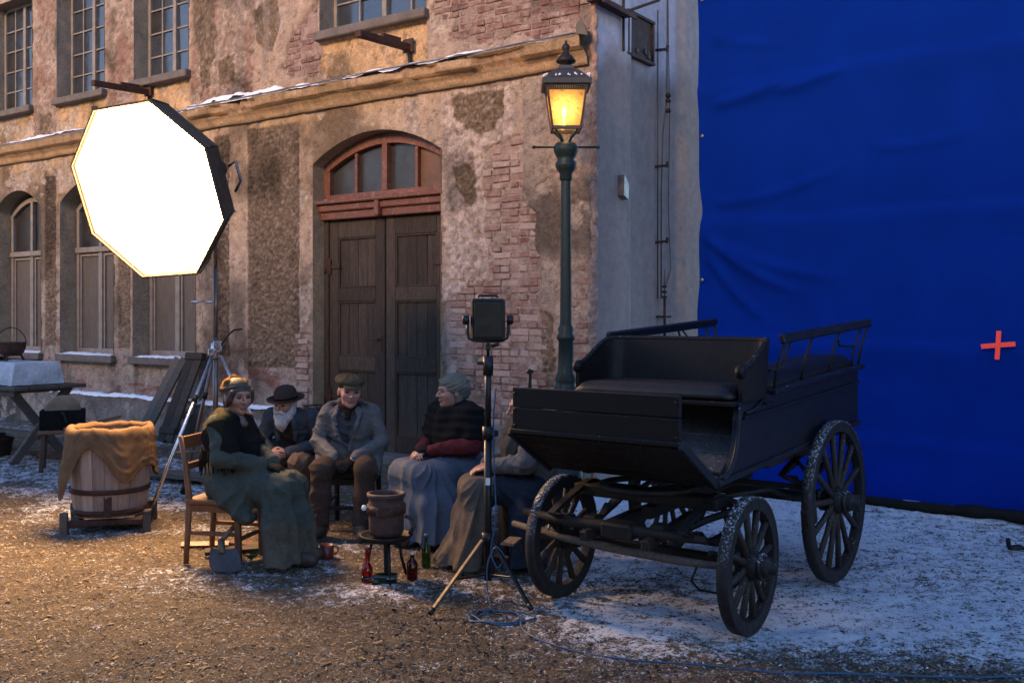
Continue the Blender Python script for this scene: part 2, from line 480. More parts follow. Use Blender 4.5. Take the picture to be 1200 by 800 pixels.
# loose wood chips, straw and stones on the ground, nobody could count them
def litter(n, xr, yr, size, cols, name, label, flat=.25, keep=None):
    x = rng.uniform(*xr, n); yv = yr[0] * (yr[1] / yr[0]) ** rng.random(n)
    if keep is not None:
        k = keep(x, yv); x, yv = x[k], yv[k]; n = len(x)
    z = ground_h(x, yv) + .006
    a = rng.uniform(0, 2 * np.pi, n); L = rng.uniform(size[0], size[1], n) * (.6 + .8 * rng.random(n) ** 3); W = L * rng.uniform(.15, .6, n); H = L * flat * rng.uniform(.4, 1, n)
    tl = rng.normal(0, .35, n)
    ca, sa = np.cos(a), np.sin(a)
    loc = np.array([[-1, -1, 0], [1, -.7, .1], [.9, 1, 0], [-.8, .8, .1], [0, 0, 1.0]])
    V = np.zeros((n, 5, 3), np.float32)
    for k, (u, w, h) in enumerate(loc):
        uu = u * L * .5; ww = w * W * .5
        V[:, k, 0] = x + ca * uu - sa * ww; V[:, k, 1] = yv + sa * uu + ca * ww; V[:, k, 2] = z + h * H + uu * tl * .5
    b = (np.arange(n) * 5)[:, None]
    T = np.concatenate([b + np.array([[i, (i + 1) % 4, 4]]) for i in range(4)], 0)
    me = np_mesh(name, V.reshape(-1, 3), np.zeros((0, 4)), M['litter'], smooth=False, tris=T)
    c = np.array(cols)[rng.integers(0, len(cols), n)] * rng.uniform(.6, 1.25, (n, 1))
    vcol(me, 'col', np.repeat(c, 5, 0))
    return tag(link(name, me), label, 'litter', kind='stuff')
def straw(n, xr, yr, size, cols, name, label, keep=None, wr=(.08, .3)):
    x = rng.uniform(*xr, n); yv = yr[0] * (yr[1] / yr[0]) ** rng.random(n)
    if keep is not None:
        k = keep(x, yv); x, yv = x[k], yv[k]; n = len(x)
    z = ground_h(x, yv) + .008; a = rng.uniform(0, 2 * np.pi, n); L = rng.uniform(size[0], size[1], n); W = np.maximum(L * rng.uniform(*wr, n), .003); tl = rng.normal(0, .25, n); rl = rng.normal(0, .5, n)
    V = np.zeros((n, 4, 3), np.float32)
    for k, (u, w) in enumerate(((-1, -1), (1, -.6), (.9, 1), (-1, .7))):
        uu = u * L * .5; ww = w * W * .5
        V[:, k, 0] = x + np.cos(a) * uu - np.sin(a) * ww; V[:, k, 1] = yv + np.sin(a) * uu + np.cos(a) * ww; V[:, k, 2] = z + uu * tl + ww * rl
    me = np_mesh(name, V.reshape(-1, 3), np.arange(n * 4).reshape(-1, 4), M['litter'], smooth=False)
    vcol(me, 'col', np.repeat(np.array(cols)[rng.integers(0, len(cols), n)] * rng.uniform(.6, 1.3, (n, 1)), 4, 0))
    return tag(link(name, me), label, 'litter', kind='stuff')
def litter_mat():
    m, nt, p, out = nodes_of('litter')
    a = nt.nodes.new("ShaderNodeAttribute"); a.attribute_name = 'col'
    nt.links.new(a.outputs["Color"], p.inputs["Base Color"]); p.inputs["Roughness"].default_value = .85
    return m
M['litter'] = litter_mat()
litter(26000, (-5.5, 4.5), (4.2, 12), (.008, .026), [(.15, .10, .06), (.26, .19, .11), (.07, .05, .035), (.33, .26, .17), (.045, .035, .03)], 'wood_chips', 'loose wood chips and small stones scattered over the yard', keep=lambda x, y_: rng.random(len(x)) > snow_density(x, y_) * .75)
litter(700, (-5, 4), (4.3, 10), (.03, .075), [(.30, .19, .08), (.20, .11, .05), (.10, .07, .05), (.05, .035, .025)], 'dead_leaves', 'dead leaves and bark flakes lying on the gravel', flat=.12)
straw(110000, (-5.2, 3.2), (4.2, 11.5), (.007, .027), [(.33, .24, .14), (.25, .17, .09), (.04, .028, .02), (.07, .05, .034), (.40, .31, .20), (.022, .016, .012)], 'straw', 'chopped straw and bark shreds covering the brown yard', keep=lambda x, y_: rng.random(len(x)) > snow_density(x, y_) * .95)
straw(20000, (-.8, 4.6), (4.5, 9.5), (.006, .026), [(.025, .02, .018), (.05, .038, .028), (.012, .01, .01), (.09, .065, .045)], 'dark_grit', 'dark grit and dead grass showing through the snow', wr=(.2, .8))
litter(5000, (-.2, 4.5), (4.9, 9), (.006, .018), [(.70, .72, .75), (.60, .62, .66)], 'snow_crumbs', 'crumbs of frozen snow around the carriage wheels', flat=.6, keep=lambda x, y_: rng.random(len(x)) < snow_density(x, y_))

# ================================================================== BUILDING
CX, CY = .856, 10.3
building = thing('old_building', 'weathered two storey building with crumbling ochre plaster and bare brick', 'building', (CX, CY, 0), math.atan2(.5774, -.8165))
# local frame: x along the front away from the corner, y outwards, z up
STEP = 6.45; SET = -.08
openings = [  # s0, s1, z0, spring, rise
    (2.05, 4.15, .06, 3.68, .32),
    (6.62, 8.12, 1.13, 3.58, .30), (8.62, 10.10, 1.13, 3.58, .30), (10.68, 12.15, 1.13, 3.58, .30), (12.7, 14.2, 1.13, 3.58, .30), (14.75, 16.25, 1.13, 3.58, .30), (16.8, 18.3, 1.13, 3.58, .30), (18.85, 20.35, 1.13, 3.58, .30),
    (2.27, 4.03, 5.32, 7.25, .0), (6.78, 8.09, 5.27, 7.15, .0), (8.86, 10.2, 5.27, 7.15, .0), (10.95, 12.3, 5.27, 7.15, .0), (13.0, 14.35, 5.27, 7.15, 0.), (15.1, 16.45, 5.27, 7.15, 0.), (17.2, 18.55, 5.27, 7.15, 0.), (19.3, 20.65, 5.27, 7.15, 0.)]
def arch_z(o, s):
    s0, s1, z0, zs, r = o
    t = (s - (s0 + s1) / 2) / ((s1 - s0) / 2)
    return zs + r * (1 - np.clip(t, -1, 1) ** 2)
def gl(base, extra):
    base = np.array(sorted(base)); keep = np.ones(len(base), bool)
    for e in extra: keep &= np.abs(base - e) > .006
    return np.sort(np.concatenate([base[keep], np.unique(extra)]))
ex = [STEP, STEP + .004] + [v for o in openings for v in o[:2]]
S = gl(np.concatenate([lines(0, 6.6, .0165), lines(6.6, 12.5, .03), lines(12.5, 21.5, .06), [21.5]]), ex)
ezl = sorted(set([.06, 1.13, 5.32, 5.27, 7.15, 7.25]))
Zr = gl(np.concatenate([lines(-.05, 5.35, .0165), lines(5.35, 8.2, .035), [8.2]]), ezl)
SS, ZZ = np.meshgrid(S, Zr, indexing='ij')
warp = lambda a, f, seed: (fbm(SS * f, ZZ * f, 4, seed) - .5) * a
n_lo = fbm(SS * .9, ZZ * .9, 4, 50); n_mid = fbm(SS * 4, ZZ * 4, 4, 51); n_hi = fbm(SS * 22, ZZ * 22, 3, 52); n_peb = fbm(SS * 34, ZZ * 34, 2, 53)
streak = fbm(SS * 7, ZZ * .6, 4, 54)
wx = SS + warp(.16, 3.5, 60) + warp(.05, 14, 61); wz = ZZ + warp(.16, 3.5, 62) + warp(.05, 14, 63)
def inside(poly, soft=.012): return sstep(soft, -soft, poly_sd(wx, wz, poly))
def rect(a, b, c, d, soft=.01, w=.25):
    x_ = SS + w * (wx - SS); z_ = ZZ + w * (wz - ZZ)
    return sstep(-soft, soft, x_ - a) * sstep(-soft, soft, b - x_) * sstep(-soft, soft, z_ - c) * sstep(-soft, soft, d - z_)
# exposed brick
E1 = [(1.34, 3.66), (.93, 3.72), (.92, 3.1), (.76, 2.85), (.70, 2.4), (.69, 1.15), (.50, 1.0), (.48, .62), (.1, .5), (.1, .3), (2.03, .3), (2.03, 1.9), (1.72, 2.0), (1.42, 2.16), (1.30, 2.4), (1.45, 2.62), (1.38, 3.0), (1.46, 3.2), (1.42, 3.5)]
E1b = [(.10, 2.25), (.30, 2.2), (.34, 1.3), (.12, 1.2)]
E2 = [(2.2, 5.6), (2.2, 5.32), (1.95, 5.26), (1.86, 5.1), (1.98, 4.9), (1.75, 4.86), (1.4, 4.8), (.75, 4.76), (.07, 4.74), (.07, 5.75), (2.2, 5.75)]
E3 = [(4.35, 5.55), (4.05, 5.75), (4.04, 4.80), (4.5, 4.80), (4.75, 5.0), (4.62, 5.3)]
E4 = [(4.15, 1.55), (4.42, 1.5), (4.5, 1.0), (4.35, .55), (4.15, .5)]
EXPO = [E1, E1b, E2, E3, E4]
brickm = np.zeros_like(SS)
for e in EXPO: brickm = np.maximum(brickm, inside(e))
thin = inside([(1.95, 2.3), (1.5, 2.3), (1.4, 2.75), (1.5, 3.1), (1.95, 2.9)]) * .5
rough = np.zeros_like(SS)                                    # brown pebble-dash
for a, b, c, d in ((4.42, 5.42, 1.07, 4.25), (5.80, 6.12, 1.2, 4.22), (8.2, 8.52, 1.25, 4.05), (10.25, 10.58, 1.25, 4.05), (12.25, 12.6, 1.2, 4.05)):
    rough = np.maximum(rough, rect(a, b, c, d))
for pl in ([(1.89, 4.30), (1.12, 4.25), (1.17, 3.95), (1.3, 3.78), (1.72, 3.86), (1.86, 4.05)], [(1.90, 3.42), (1.57, 3.5), (1.56, 3.05), (1.66, 2.98), (1.86, 3.2)], [(.52, 1.75), (.68, 1.8), (.68, 1.1), (.5, 1.2)],
           [(5.35, 5.9), (4.85, 5.9), (4.8, 5.45), (5.0, 5.25), (5.25, 5.4)], [(6.0, 7.4), (6.6, 7.4), (6.75, 5.9), (6.35, 4.85), (6.6, 4.8), (6.2, 5.0), (6.1, 5.6)], [(5.75, 5.35), (6.05, 5.3), (6.0, 4.9), (5.7, 4.95)], [(10.35, 5.1), (10.75, 5.15), (10.8, 4.75), (10.4, 4.75)]):
    rough = np.maximum(rough, inside(pl))
mason = np.zeros_like(SS)                                    # knobbly stripped masonry
for a, b, c, d in ((8.12, 8.83, 4.72, 8.2), (10.24, 10.92, 4.72, 8.2), (5.3, 6.75, 4.72, 8.2), (12.35, 12.95, 4.72, 8.2)):
    mason = np.maximum(mason, rect(a, b, c, d, .03, .6))
mason = np.maximum(mason, rect(1.02, 2.02, .2, 4.32, .02, .3)) * (1 - rough) * (1 - .8 * brickm)
lowdmg = sstep(.08, -.05, ZZ - (1.25 + .7 * (n_lo - .5) + .5 * (n_mid - .5))) * (SS > 2.0)
lowdmg = np.maximum(lowdmg, sstep(.60, .68, n_mid) * rect(5.66, 10.7, .5, 2.4, .1, .5)) * (1 - rough)
piltr = rect(.20, .50, .5, 4.3, .015, .35) * (1 - brickm)
apron = np.zeros_like(SS)
for a, b in ((2.27, 4.03), (6.78, 8.09), (8.86, 10.2), (10.95, 12.3), (13., 14.35)): apron = np.maximum(apron, rect(a, b, 4.74, 5.2, .006, .1))
for a, b in ((6.62, 8.12), (8.62, 10.1), (10.68, 12.15), (12.7, 14.2)): apron = np.maximum(apron, rect(a, b, .58, 1.05, .006, .1))
patch = rect(.55, .90, 1.9, 4.2, .012, .5) * (1 - brickm)
patch = np.maximum(patch, rect(5.5, 5.66, 4.75, 7.5, .015, .5)); patch = np.maximum(patch, rect(5.0, 5.12, 5.0, 7.5, .015, .5))
plinth = sstep(.02, -.005, ZZ - .53 - warp(.03, 6, 70)) * (1 - sstep(4.42, 4.40, SS) * sstep(1.85, 1.87, SS))
Yo = np.where(SS > STEP + .002, SET, 0.) + .008 * (n_mid - .5) + .004 * (n_hi - .5)
Yo = Yo - .016 * rough + rough * .050 * (n_peb - .5)
Yo = Yo - .012 * mason + mason * (.055 * (fbm(SS * 9, ZZ * 13, 3, 72) - .5) + .022 * (n_hi - .5))
Yo = Yo - .014 * lowdmg + lowdmg * .028 * (fbm(SS * 12, ZZ * 12, 3, 73) - .5)
Yo = Yo - .014 * piltr + piltr * .02 * (n_peb - .5) + .006 * patch
Yo = Yo - .05 * apron
Yo = Yo - brickm * (.030 + .016 * (n_hi - .5))
Yo = Yo + plinth * (.07 + .02 * (n_mid - .5))
# fine cracks
for pts in ([(1.97, 2.95), (1.7, 2.9), (1.5, 2.62), (1.3, 2.5), (1.2, 2.2)], [(1.95, 2.1), (1.75, 2.12), (1.5, 1.98)], [(4.42, 1.0), (4.9, 1.15), (5.2, .95)]):
    dd = np.full_like(SS, 9.)
    for (a, b), (c, d) in zip(pts[:-1], pts[1:]):
        t = np.clip(((wx - a) * (c - a) + (wz - b) * (d - b)) / ((c - a) ** 2 + (d - b) ** 2), 0, 1)
        dd = np.minimum(dd, np.hypot(wx - a - t * (c - a), wz - b - t * (d - b)))
    Yo = Yo - .02 * sstep(.018, .0, dd)
# colours (paint, render and mortar themselves)
def C3(*c): return np.array(c, np.float32)
def blend(col, m, c): return col * (1 - m[..., None]) + m[..., None] * c
warmth = sstep(1.6, 4.8, ZZ)[..., None] * sstep(.8, 4.0, SS)[..., None]
ochre = C3(.42, .285, .165); grey = C3(.33, .265, .22)
col = ochre * warmth * (.85 + .3 * n_lo[..., None]) + grey * (1 - warmth)
col = blend(col, sstep(.45, .66, n_lo) * .55, C3(.44, .315, .215))
col = blend(col, sstep(.52, .72, n_mid) * .45, C3(.47, .36, .27))
col = blend(col, sstep(.56, .74, streak) * .45, C3(.22, .16, .115))
up = sstep(4.7, 4.8, ZZ)
col = blend(col, up * (1 - apron) * .7, C3(.33, .25, .20))
col = blend(col, apron * up * .8, C3(.50, .33, .18))
roughcol = C3(.155, .112, .078) * (.55 + .9 * n_peb[..., None]) + .10 * sstep(.66, .8, fbm(SS * 30, ZZ * 30, 2, 80))[..., None]
col = blend(col, rough, 1.0) * 1.0 if False else col * (1 - rough[..., None]) + roughcol * rough[..., None]
masc = C3(.37, .295, .25) * (.62 + .75 * n_hi[..., None])
masc = masc * (1 - .6 * sstep(.5, .7, n_mid)[..., None] * up[..., None]) + .6 * sstep(.5, .7, n_mid)[..., None] * up[..., None] * C3(.28, .15, .115)
masc = masc * (1 - up[..., None] * sstep(4.0, 5.0, SS)[..., None] * np.array([.22, .27, .33], np.float32))
col = col * (1 - mason[..., None]) + masc * mason[..., None]
col = blend(col, lowdmg * .8, C3(.36, .27, .215) * 1.0) * (1 - .25 * lowdmg[..., None] * sstep(.45, .6, n_hi)[..., None])
col = blend(col, lowdmg * sstep(.62, .70, fbm(SS * 3, ZZ * 9, 3, 81)) * .8, C3(.24, .105, .075))
col = blend(col, piltr * .8, C3(.31, .235, .185))
col = blend(col, patch * .75, C3(.235, .19, .155))
col = blend(col, brickm * .92, C3(.30, .235, .195) * (.45 + 1.0 * n_mid[..., None]))
col = blend(col, brickm * up * .6, C3(.26, .18, .15))
col = blend(col, plinth * .85, C3(.185, .165, .15))
col = blend(col, sstep(.36, .28, n_mid) * .25 * (1 - rough), C3(.56, .44, .35))
dirt = .42 + .72 * sstep(.30, .56, fbm(SS * 1.6 + 3, ZZ * 1.1, 5, 300)) * (.72 + .5 * fbm(SS * 7, ZZ * 5, 4, 301))
col = col * np.clip(dirt, .4, 1.12)[..., None]
pit = sstep(.64, .74, fbm(SS * 17, ZZ * 17, 3, 303))
col = blend(col, pit * .5 * (1 - rough), C3(.13, .095, .07)); Yo = Yo - .008 * pit
scar = sstep(.61, .622, fbm(SS * 2.6 + 9, ZZ * 2.6, 6, 305)) * (1 - rough) * (1 - brickm) * (1 - .7 * mason)          # flakes fallen off the top coat
Yo = Yo - .016 * scar; col = blend(col, scar * .75, C3(.36, .295, .245) * (.6 + .8 * n_hi[..., None]))
col = np.clip(col * (.74 + .52 * n_hi[..., None]), .01, .9)
# cut openings
keep = np.ones((len(S) - 1, len(Zr) - 1), bool)
sc_ = (S[:-1] + S[1:]) / 2
for o in openings:
    ii = (sc_ > o[0]) & (sc_ < o[1])
    jj0 = Zr[:-1] >= o[2] - 1e-6
    za = np.maximum(arch_z(o, S[:-1]), arch_z(o, S[1:]))
    keep &= ~(ii[:, None] & jj0[None, :] & (Zr[1:][None, :] <= za[:, None] + 1e-6))
    ins = (SS >= o[0] - 1e-6) & (SS <= o[1] + 1e-6) & (ZZ > o[2] + .01) & (ZZ < arch_z(o, SS))
    ZZ = np.where(ins & (ZZ > o[3] - .05 - .3 * (o[4] > 0)), np.where((SS > o[0] + 1e-4) & (SS < o[1] - 1e-4), arch_z(o, SS), ZZ), ZZ)
q = grid_quads(len(S), len(Zr)).reshape(len(S) - 1, len(Zr) - 1, 4)[keep][:, ::-1]
V = np.stack([SS, Yo, ZZ], -1).reshape(-1, 3)
used = np.zeros(len(V), bool); used[q.ravel()] = True
remap = np.cumsum(used) - 1
def wall_mat(name, attr=True, amp=1.0, bs=1.0):
    m, nt, p, out = nodes_of(name)
    v = coords(nt)
    if attr:
        a = nt.nodes.new("ShaderNodeAttribute"); a.attribute_name = 'col'; c = a.outputs["Color"]
    n1 = add_noise(nt, v, 45, 7, .7); n2 = add_noise(nt, v, 9, 7, .7); n3 = add_noise(nt, v, 140, 3, .7)
    k = ramp(nt, n1, [(.28, 1 - .5 * amp), (.5, 1.0), (.75, 1 + .35 * amp)])
    c = mixc(nt, 1.0, c, k, 'MULTIPLY')
    c = mixc(nt, 1.0, c, ramp(nt, n2, [(.3, .80), (.68, 1.16)]), 'MULTIPLY')
    nt.links.new(c, p.inputs["Base Color"])
    p.inputs["Roughness"].default_value = .92; p.inputs["Specular IOR Level"].default_value = .15
    bump(nt, p, math_n(nt, 'ADD', n1, math_n(nt, 'MULTIPLY', n3, .5)), bs, .022)
    return m
M['wall'] = wall_mat('crumbling_plaster'); M['side'] = wall_mat('smooth_painted_render', True, .18, .25)
me = np_mesh('wall', V[used], remap[q], M['wall'])
vcol(me, 'col', col.reshape(-1, 3)[used])
wall = link('wall', me, building)

# bricks in the bare patches, laid in courses
def brick_mat(name, tones, wash, pos=(0.0, .25, .5, .75, 1.0)):
    m, nt, p, out = nodes_of(name)
    oi = nt.nodes.new("ShaderNodeObjectInfo"); g = nt.nodes.new("ShaderNodeNewGeometry")
    c = ramp(nt, oi.outputs["Random"], list(zip(pos, tones)))
    n1 = add_noise(nt, g.outputs["Position"], 34, 7, .7); n2 = add_noise(nt, g.outputs["Position"], 5, 8, .7)
    c = mixc(nt, 1.0, c, ramp(nt, n1, [(.25, .5), (.7, 1.25)]), 'MULTIPLY')
    c = mixc(nt, math_n(nt, 'MULTIPLY', ramp(nt, n2, [(.60 - wash * .35, 0), (.70, 1)]), .75), c, (.40, .32, .275))
    nt.links.new(c, p.inputs["Base Color"]); p.inputs["Roughness"].default_value = .92; p.inputs["Specular IOR Level"].default_value = .15
    bump(nt, p, n1, .9, .012)
    return m
M['brick_red'] = brick_mat('red_brick', [(.17, .085, .068), (.135, .07, .058), (.20, .115, .095), (.11, .062, .053), (.17, .10, .085)], .45)
M['brick_pale'] = brick_mat('limewashed_brick', [(.22, .14, .118), (.15, .07, .056), (.28, .205, .178), (.33, .25, .22), (.17, .095, .078)], .62)
brick_meshes = {}
for kind, mm in (('red', M['brick_red']), ('pale', M['brick_pale'])):
    for L in (.235, .112):
        brick_meshes[kind, L] = [MB().box((0, 0, 0), (L, .06, .064), None, .008, 0, .0045).mesh('brick', mm) for _ in range(5)]
bricks = []
for ei, e in enumerate(EXPO):
    kind = 'red' if ei in (2, 3) else 'pale'
    zmin = min(p[1] for p in e); zmax = min(max(p[1] for p in e), 5.72); smin = min(p[0] for p in e); smax = max(p[0] for p in e)
    k0 = int(zmin / .077)
    for k in range(k0, int(zmax / .077) + 1):
        z = k * .077 + .03
        s_ = smin - .3 + (.06 if k % 2 else .18); header = (k % 4 == 1)
        while s_ < smax + .2:
            L = .112 if header or random.random() < .12 else .235
            c = s_ + L / 2
            if s_ > .055 and s_ + L < smax + .08 and not (ei == 3 and s_ < 4.045) and not (ei in (0,) and s_ + L > 2.045) and not (ei == 4 and s_ < 4.155) and not (ei == 2 and c > 2.2 and s_ + L > 2.25 and z > 5.2):
                sdv = float(poly_sd(np.array([c]), np.array([z]), e)[0])
                if sdv < .04 and random.random() > .055:
                    kk = kind if not (kind == 'pale' and random.random() < .10) else 'red'
                    bricks.append((c, -.048 + random.uniform(-.014, .010), z + random.uniform(-.004, .004), L, kk, random.uniform(.8, 1.2) * (1 if c > .45 else .3)))
            s_ += L + .012

bricks.sort(key=lambda b: -b[5])
rest = MB()
for k, (c, y_, z, L, kk, _) in enumerate(bricks):
    if k < 296:
        link('brick', random.choice(brick_meshes[kk, L]), wall, (c, y_, z), (random.uniform(-.03, .03), random.uniform(-.016, .016), random.uniform(-.03, .03)))
    else: rest.box((c, y_, z), (L, .06, .064), (random.uniform(-.03, .03), random.uniform(-.016, .016), random.uniform(-.03, .03)), .008, 0 if kk == 'pale' else 1, .004)
if rest.v:
    ro = rest.build('brickwork', [M['brick_pale'], M['brick_red']], wall); ro["kind"] = "stuff"

# cornice running over both storeys
def cornice(s0, s1, off, name, seed):
    ss = lines(s0, s1 + .001, .02)
    prof = np.array([(-.02, 4.345), (.045, 4.347), (.048, 4.385), (.052, 4.39), (.060, 4.42), (.085, 4.452), (.115, 4.470), (.120, 4.492), (.188, 4.500), (.205, 4.515), (.208, 4.600), (.215, 4.606), (.210, 4.632), (.10, 4.675), (-.03, 4.70)])
    G, K = np.meshgrid(ss, np.arange(len(prof)), indexing='ij')
    py = prof[K, 0]; pz = prof[K, 1]
    er = sstep(.5, .68, fbm(G * 1.7, K * .35, 4, seed)) * (K > 3)
    nz = fbm(G * 16, K * .35, 3, seed + 4) - .5 + .35 * (fbm(G * 45, K * 1.7, 2, seed + 5) - .5)
    yy = off + py - er * (.06 + .08 * nz) * (py / .2) + nz * .014
    zz = pz + (fbm(G * 5, K * .15, 3, seed + 7) - .5) * .012 + er * .03 * ((K == 8) | (K == 9)) * (fbm(G * 11, K * 0, 2, seed + 6))
    sag = (fbm(G * .8, G * 0, 2, seed + 9) - .5) * .03
    me = np_mesh(name, np.stack([G, yy, zz + sag], -1).reshape(-1, 3), grid_quads(len(ss), len(prof)), M['wall'], smooth=False)
    c = C3(.42, .285, .165) * (.8 + .4 * fbm(G * 4, K * .7, 3, seed + 2)[..., None])
    c = blend(c, er * .7, C3(.40, .26, .17))
    c = blend(c, sstep(.55, .7, fbm(G * 9, K * .2, 3, seed + 3)) * .4, C3(.17, .12, .085))
    c = blend(c, (K >= 11) * .75, C3(.17, .15, .135)); c = blend(c, (K <= 1) * .5, C3(.2, .14, .09))
    vcol(me, 'col', c.reshape(-1, 3))
    o = link(name, me, building)
    # lead flashing lip and snow lying on it
    f = MB(); pts = [(s, off + .212 + .006 * math.sin(s * 9), 4.640 + float(fbm(np.array([s * .8]), np.array([0.]), 2, seed + 9)[0] - .5) * .03) for s in lines(s0, s1, .06)]
    f.tube(pts, .008, 6); f.build('flashing', M['tin'], o)
    return o, ss, off
def snow_strip(parent, s0, s1, y0, y1, z0, z1, h, seed, thr=.42, mat='snow'):
    ss = lines(s0, s1 + .001, .02); kk = np.linspace(0, 1, 7)
    G, T = np.meshgrid(ss, kk, indexing='ij')
    n = fbm(G * 3.2, T * 1.2, 4, seed); n2 = fbm(G * 15, T * 4, 3, seed + 1)
    hgt = np.clip((n - thr) * 3.2, -.35, 1) * h + (n2 - .5) * h * .5
    hgt = hgt - .5 * h * ((T < .05) | (T > .95))
    me = np_mesh('snow', np.stack([G, y0 + (y1 - y0) * T, z0 + (z1 - z0) * T + hgt], -1).reshape(-1, 3), grid_quads(len(ss), 7), M[mat])
    return link('snow', me, parent)
co, _, _ = cornice(.06, STEP + .02, .0, 'cornice', 90)
snow_strip(co, .3, STEP, .06, .215, 4.69, 4.638, .03, 95, .50)
snow_strip(co, 4.4, STEP, .02, .20, 4.70, 4.645, .07, 96, .42)
co2, _, _ = cornice(STEP - .02, 21.4, SET, 'cornice', 97)
snow_strip(co2, STEP + .05, 21.2, .0 + SET, .21 + SET, 4.70, 4.64, .05, 99, .46)
for a, b in ((4.2, 2.0 + 13.3),):
    snow_strip(wall, 4.4, 6.4, -.01, .085, .545, .525, .03, 101, .40); snow_strip(wall, STEP + .02, 21., -.09, .0, .545, .525, .035, 102, .38)

# window reveals, frames, panes, sills
def reveal(o, off, depth, parent, colr, ja=.03):
    s0, s1, z0, zs, r = o
    pts = [(s0, z0), (s0, zs)] + ([(s, float(arch_z(o, np.array(s)))) for s in np.linspace(s0, s1, 17)[1:-1]] if r else []) + [(s1, zs), (s1, z0)]
    dens = []
    for (a, b), (c, d) in zip(pts[:-1], pts[1:]):
        n = max(1, int(math.hypot(c - a, d - b) / .05))
        dens += [(a + (c - a) * t / n, b + (d - b) * t / n) for t in range(n)]
    dens.append(pts[-1]); dens = np.array(dens)
    kk = np.linspace(0, 1, 8)
    P, T = np.meshgrid(np.arange(len(dens)), kk, indexing='ij')
    cx_, cz_ = (s0 + s1) / 2, (z0 + zs) / 2
    x_ = dens[P, 0]; z_ = dens[P, 1]
    nz = (fbm(P * .5, T * 3, 3, int(s0 * 10)) - .5) * .022 * np.where((T > .01) & (T < .99), 1, 0)
    x_ = x_ + nz * np.sign(cx_ - x_); yy = off + .012 - T * (depth + .012)
    me = np_mesh('reveal', np.stack([x_, yy, z_], -1).reshape(-1, 3), grid_quads(len(dens), 8), M['wall'])
    c = C3(*colr) * (.78 + .45 * fbm(P * .2, T * 2, 3, 7)[..., None])
    vcol(me, 'col', c.reshape(-1, 3))
    return link('reveal', me, parent)

def sill(parent, s0, s1, z, off, out=.10, th=.10, seed=1, snow=.035, mat='sill'):
    o = MB().box(((s0 + s1) / 2, off + (out - .30) / 2, z - th / 2), (s1 - s0 + .08, out + .30, th), (.035, random.uniform(-.004, .004), 0), .012, 0, .004).build('sill', M[mat], parent)
    if snow: snow_strip(parent, s0 + .02, s1 - .02, off - .2, off + out - .005, z + .005, z - .01, snow, seed + 3, .34)
    return o

def upper_window(o, off, idx):
    s0, s1, z0, z1, _ = o
    d = off - .27
    m = MB(); fw = .055
    for a in (s0 + fw / 2, s1 - fw / 2): m.box((a, d, (z0 + z1) / 2), (fw, .07, z1 - z0), None, .006)
    m.box(((s0 + s1) / 2, d, z1 - fw / 2), (s1 - s0 - 2 * fw, .066, fw), None, .006); m.box(((s0 + s1) / 2, d, z0 + fw / 2), (s1 - s0 - 2 * fw, .066, fw), None, .006)
    mid = (s0 + s1) / 2
    m.box((mid, d + .012, (z0 + z1) / 2), (.075, .06, z1 - z0 - 2 * fw), None, .006)
    rows = 5; ys = np.linspace(z0 + fw, z1 - fw, rows + 1)
    for a, b in ((s0 + fw, mid - .037), (mid + .037, s1 - fw)):
        m.box(((a + b) / 2, d, (z0 + z1) / 2), (.024, .04, z1 - z0 - 2 * fw))
        for z in ys[1:-1]: m.box(((a + b) / 2, d + .001, z), (b - a, .036, .022))
    w = m.build('window', M['frame_grey'], building)
    for a, b in ((s0 + fw, mid - .037), (mid + .037, s1 - fw)):
        h = (a + b) / 2
        for c, e in ((a, h - .012), (h + .012, b)):
            for r_ in range(rows):
                pmn = MB().box(((c + e) / 2, d - .006, (ys[r_] + ys[r_ + 1]) / 2), (e - c, .004, ys[r_ + 1] - ys[r_] - .02), (random.uniform(-.025, .025), 0, random.uniform(-.03, .03)))
                ob = pmn.mesh('pane', M['pane_dark'] if random.random() < .8 else M['pane_dirty']); link('pane', ob, w)
    reveal(o, off, .32, w, (.30, .25, .20))
    sill(w, s0, s1, z0, off, .09, .11, idx + 3, .02 if idx % 2 else 0)
    return w

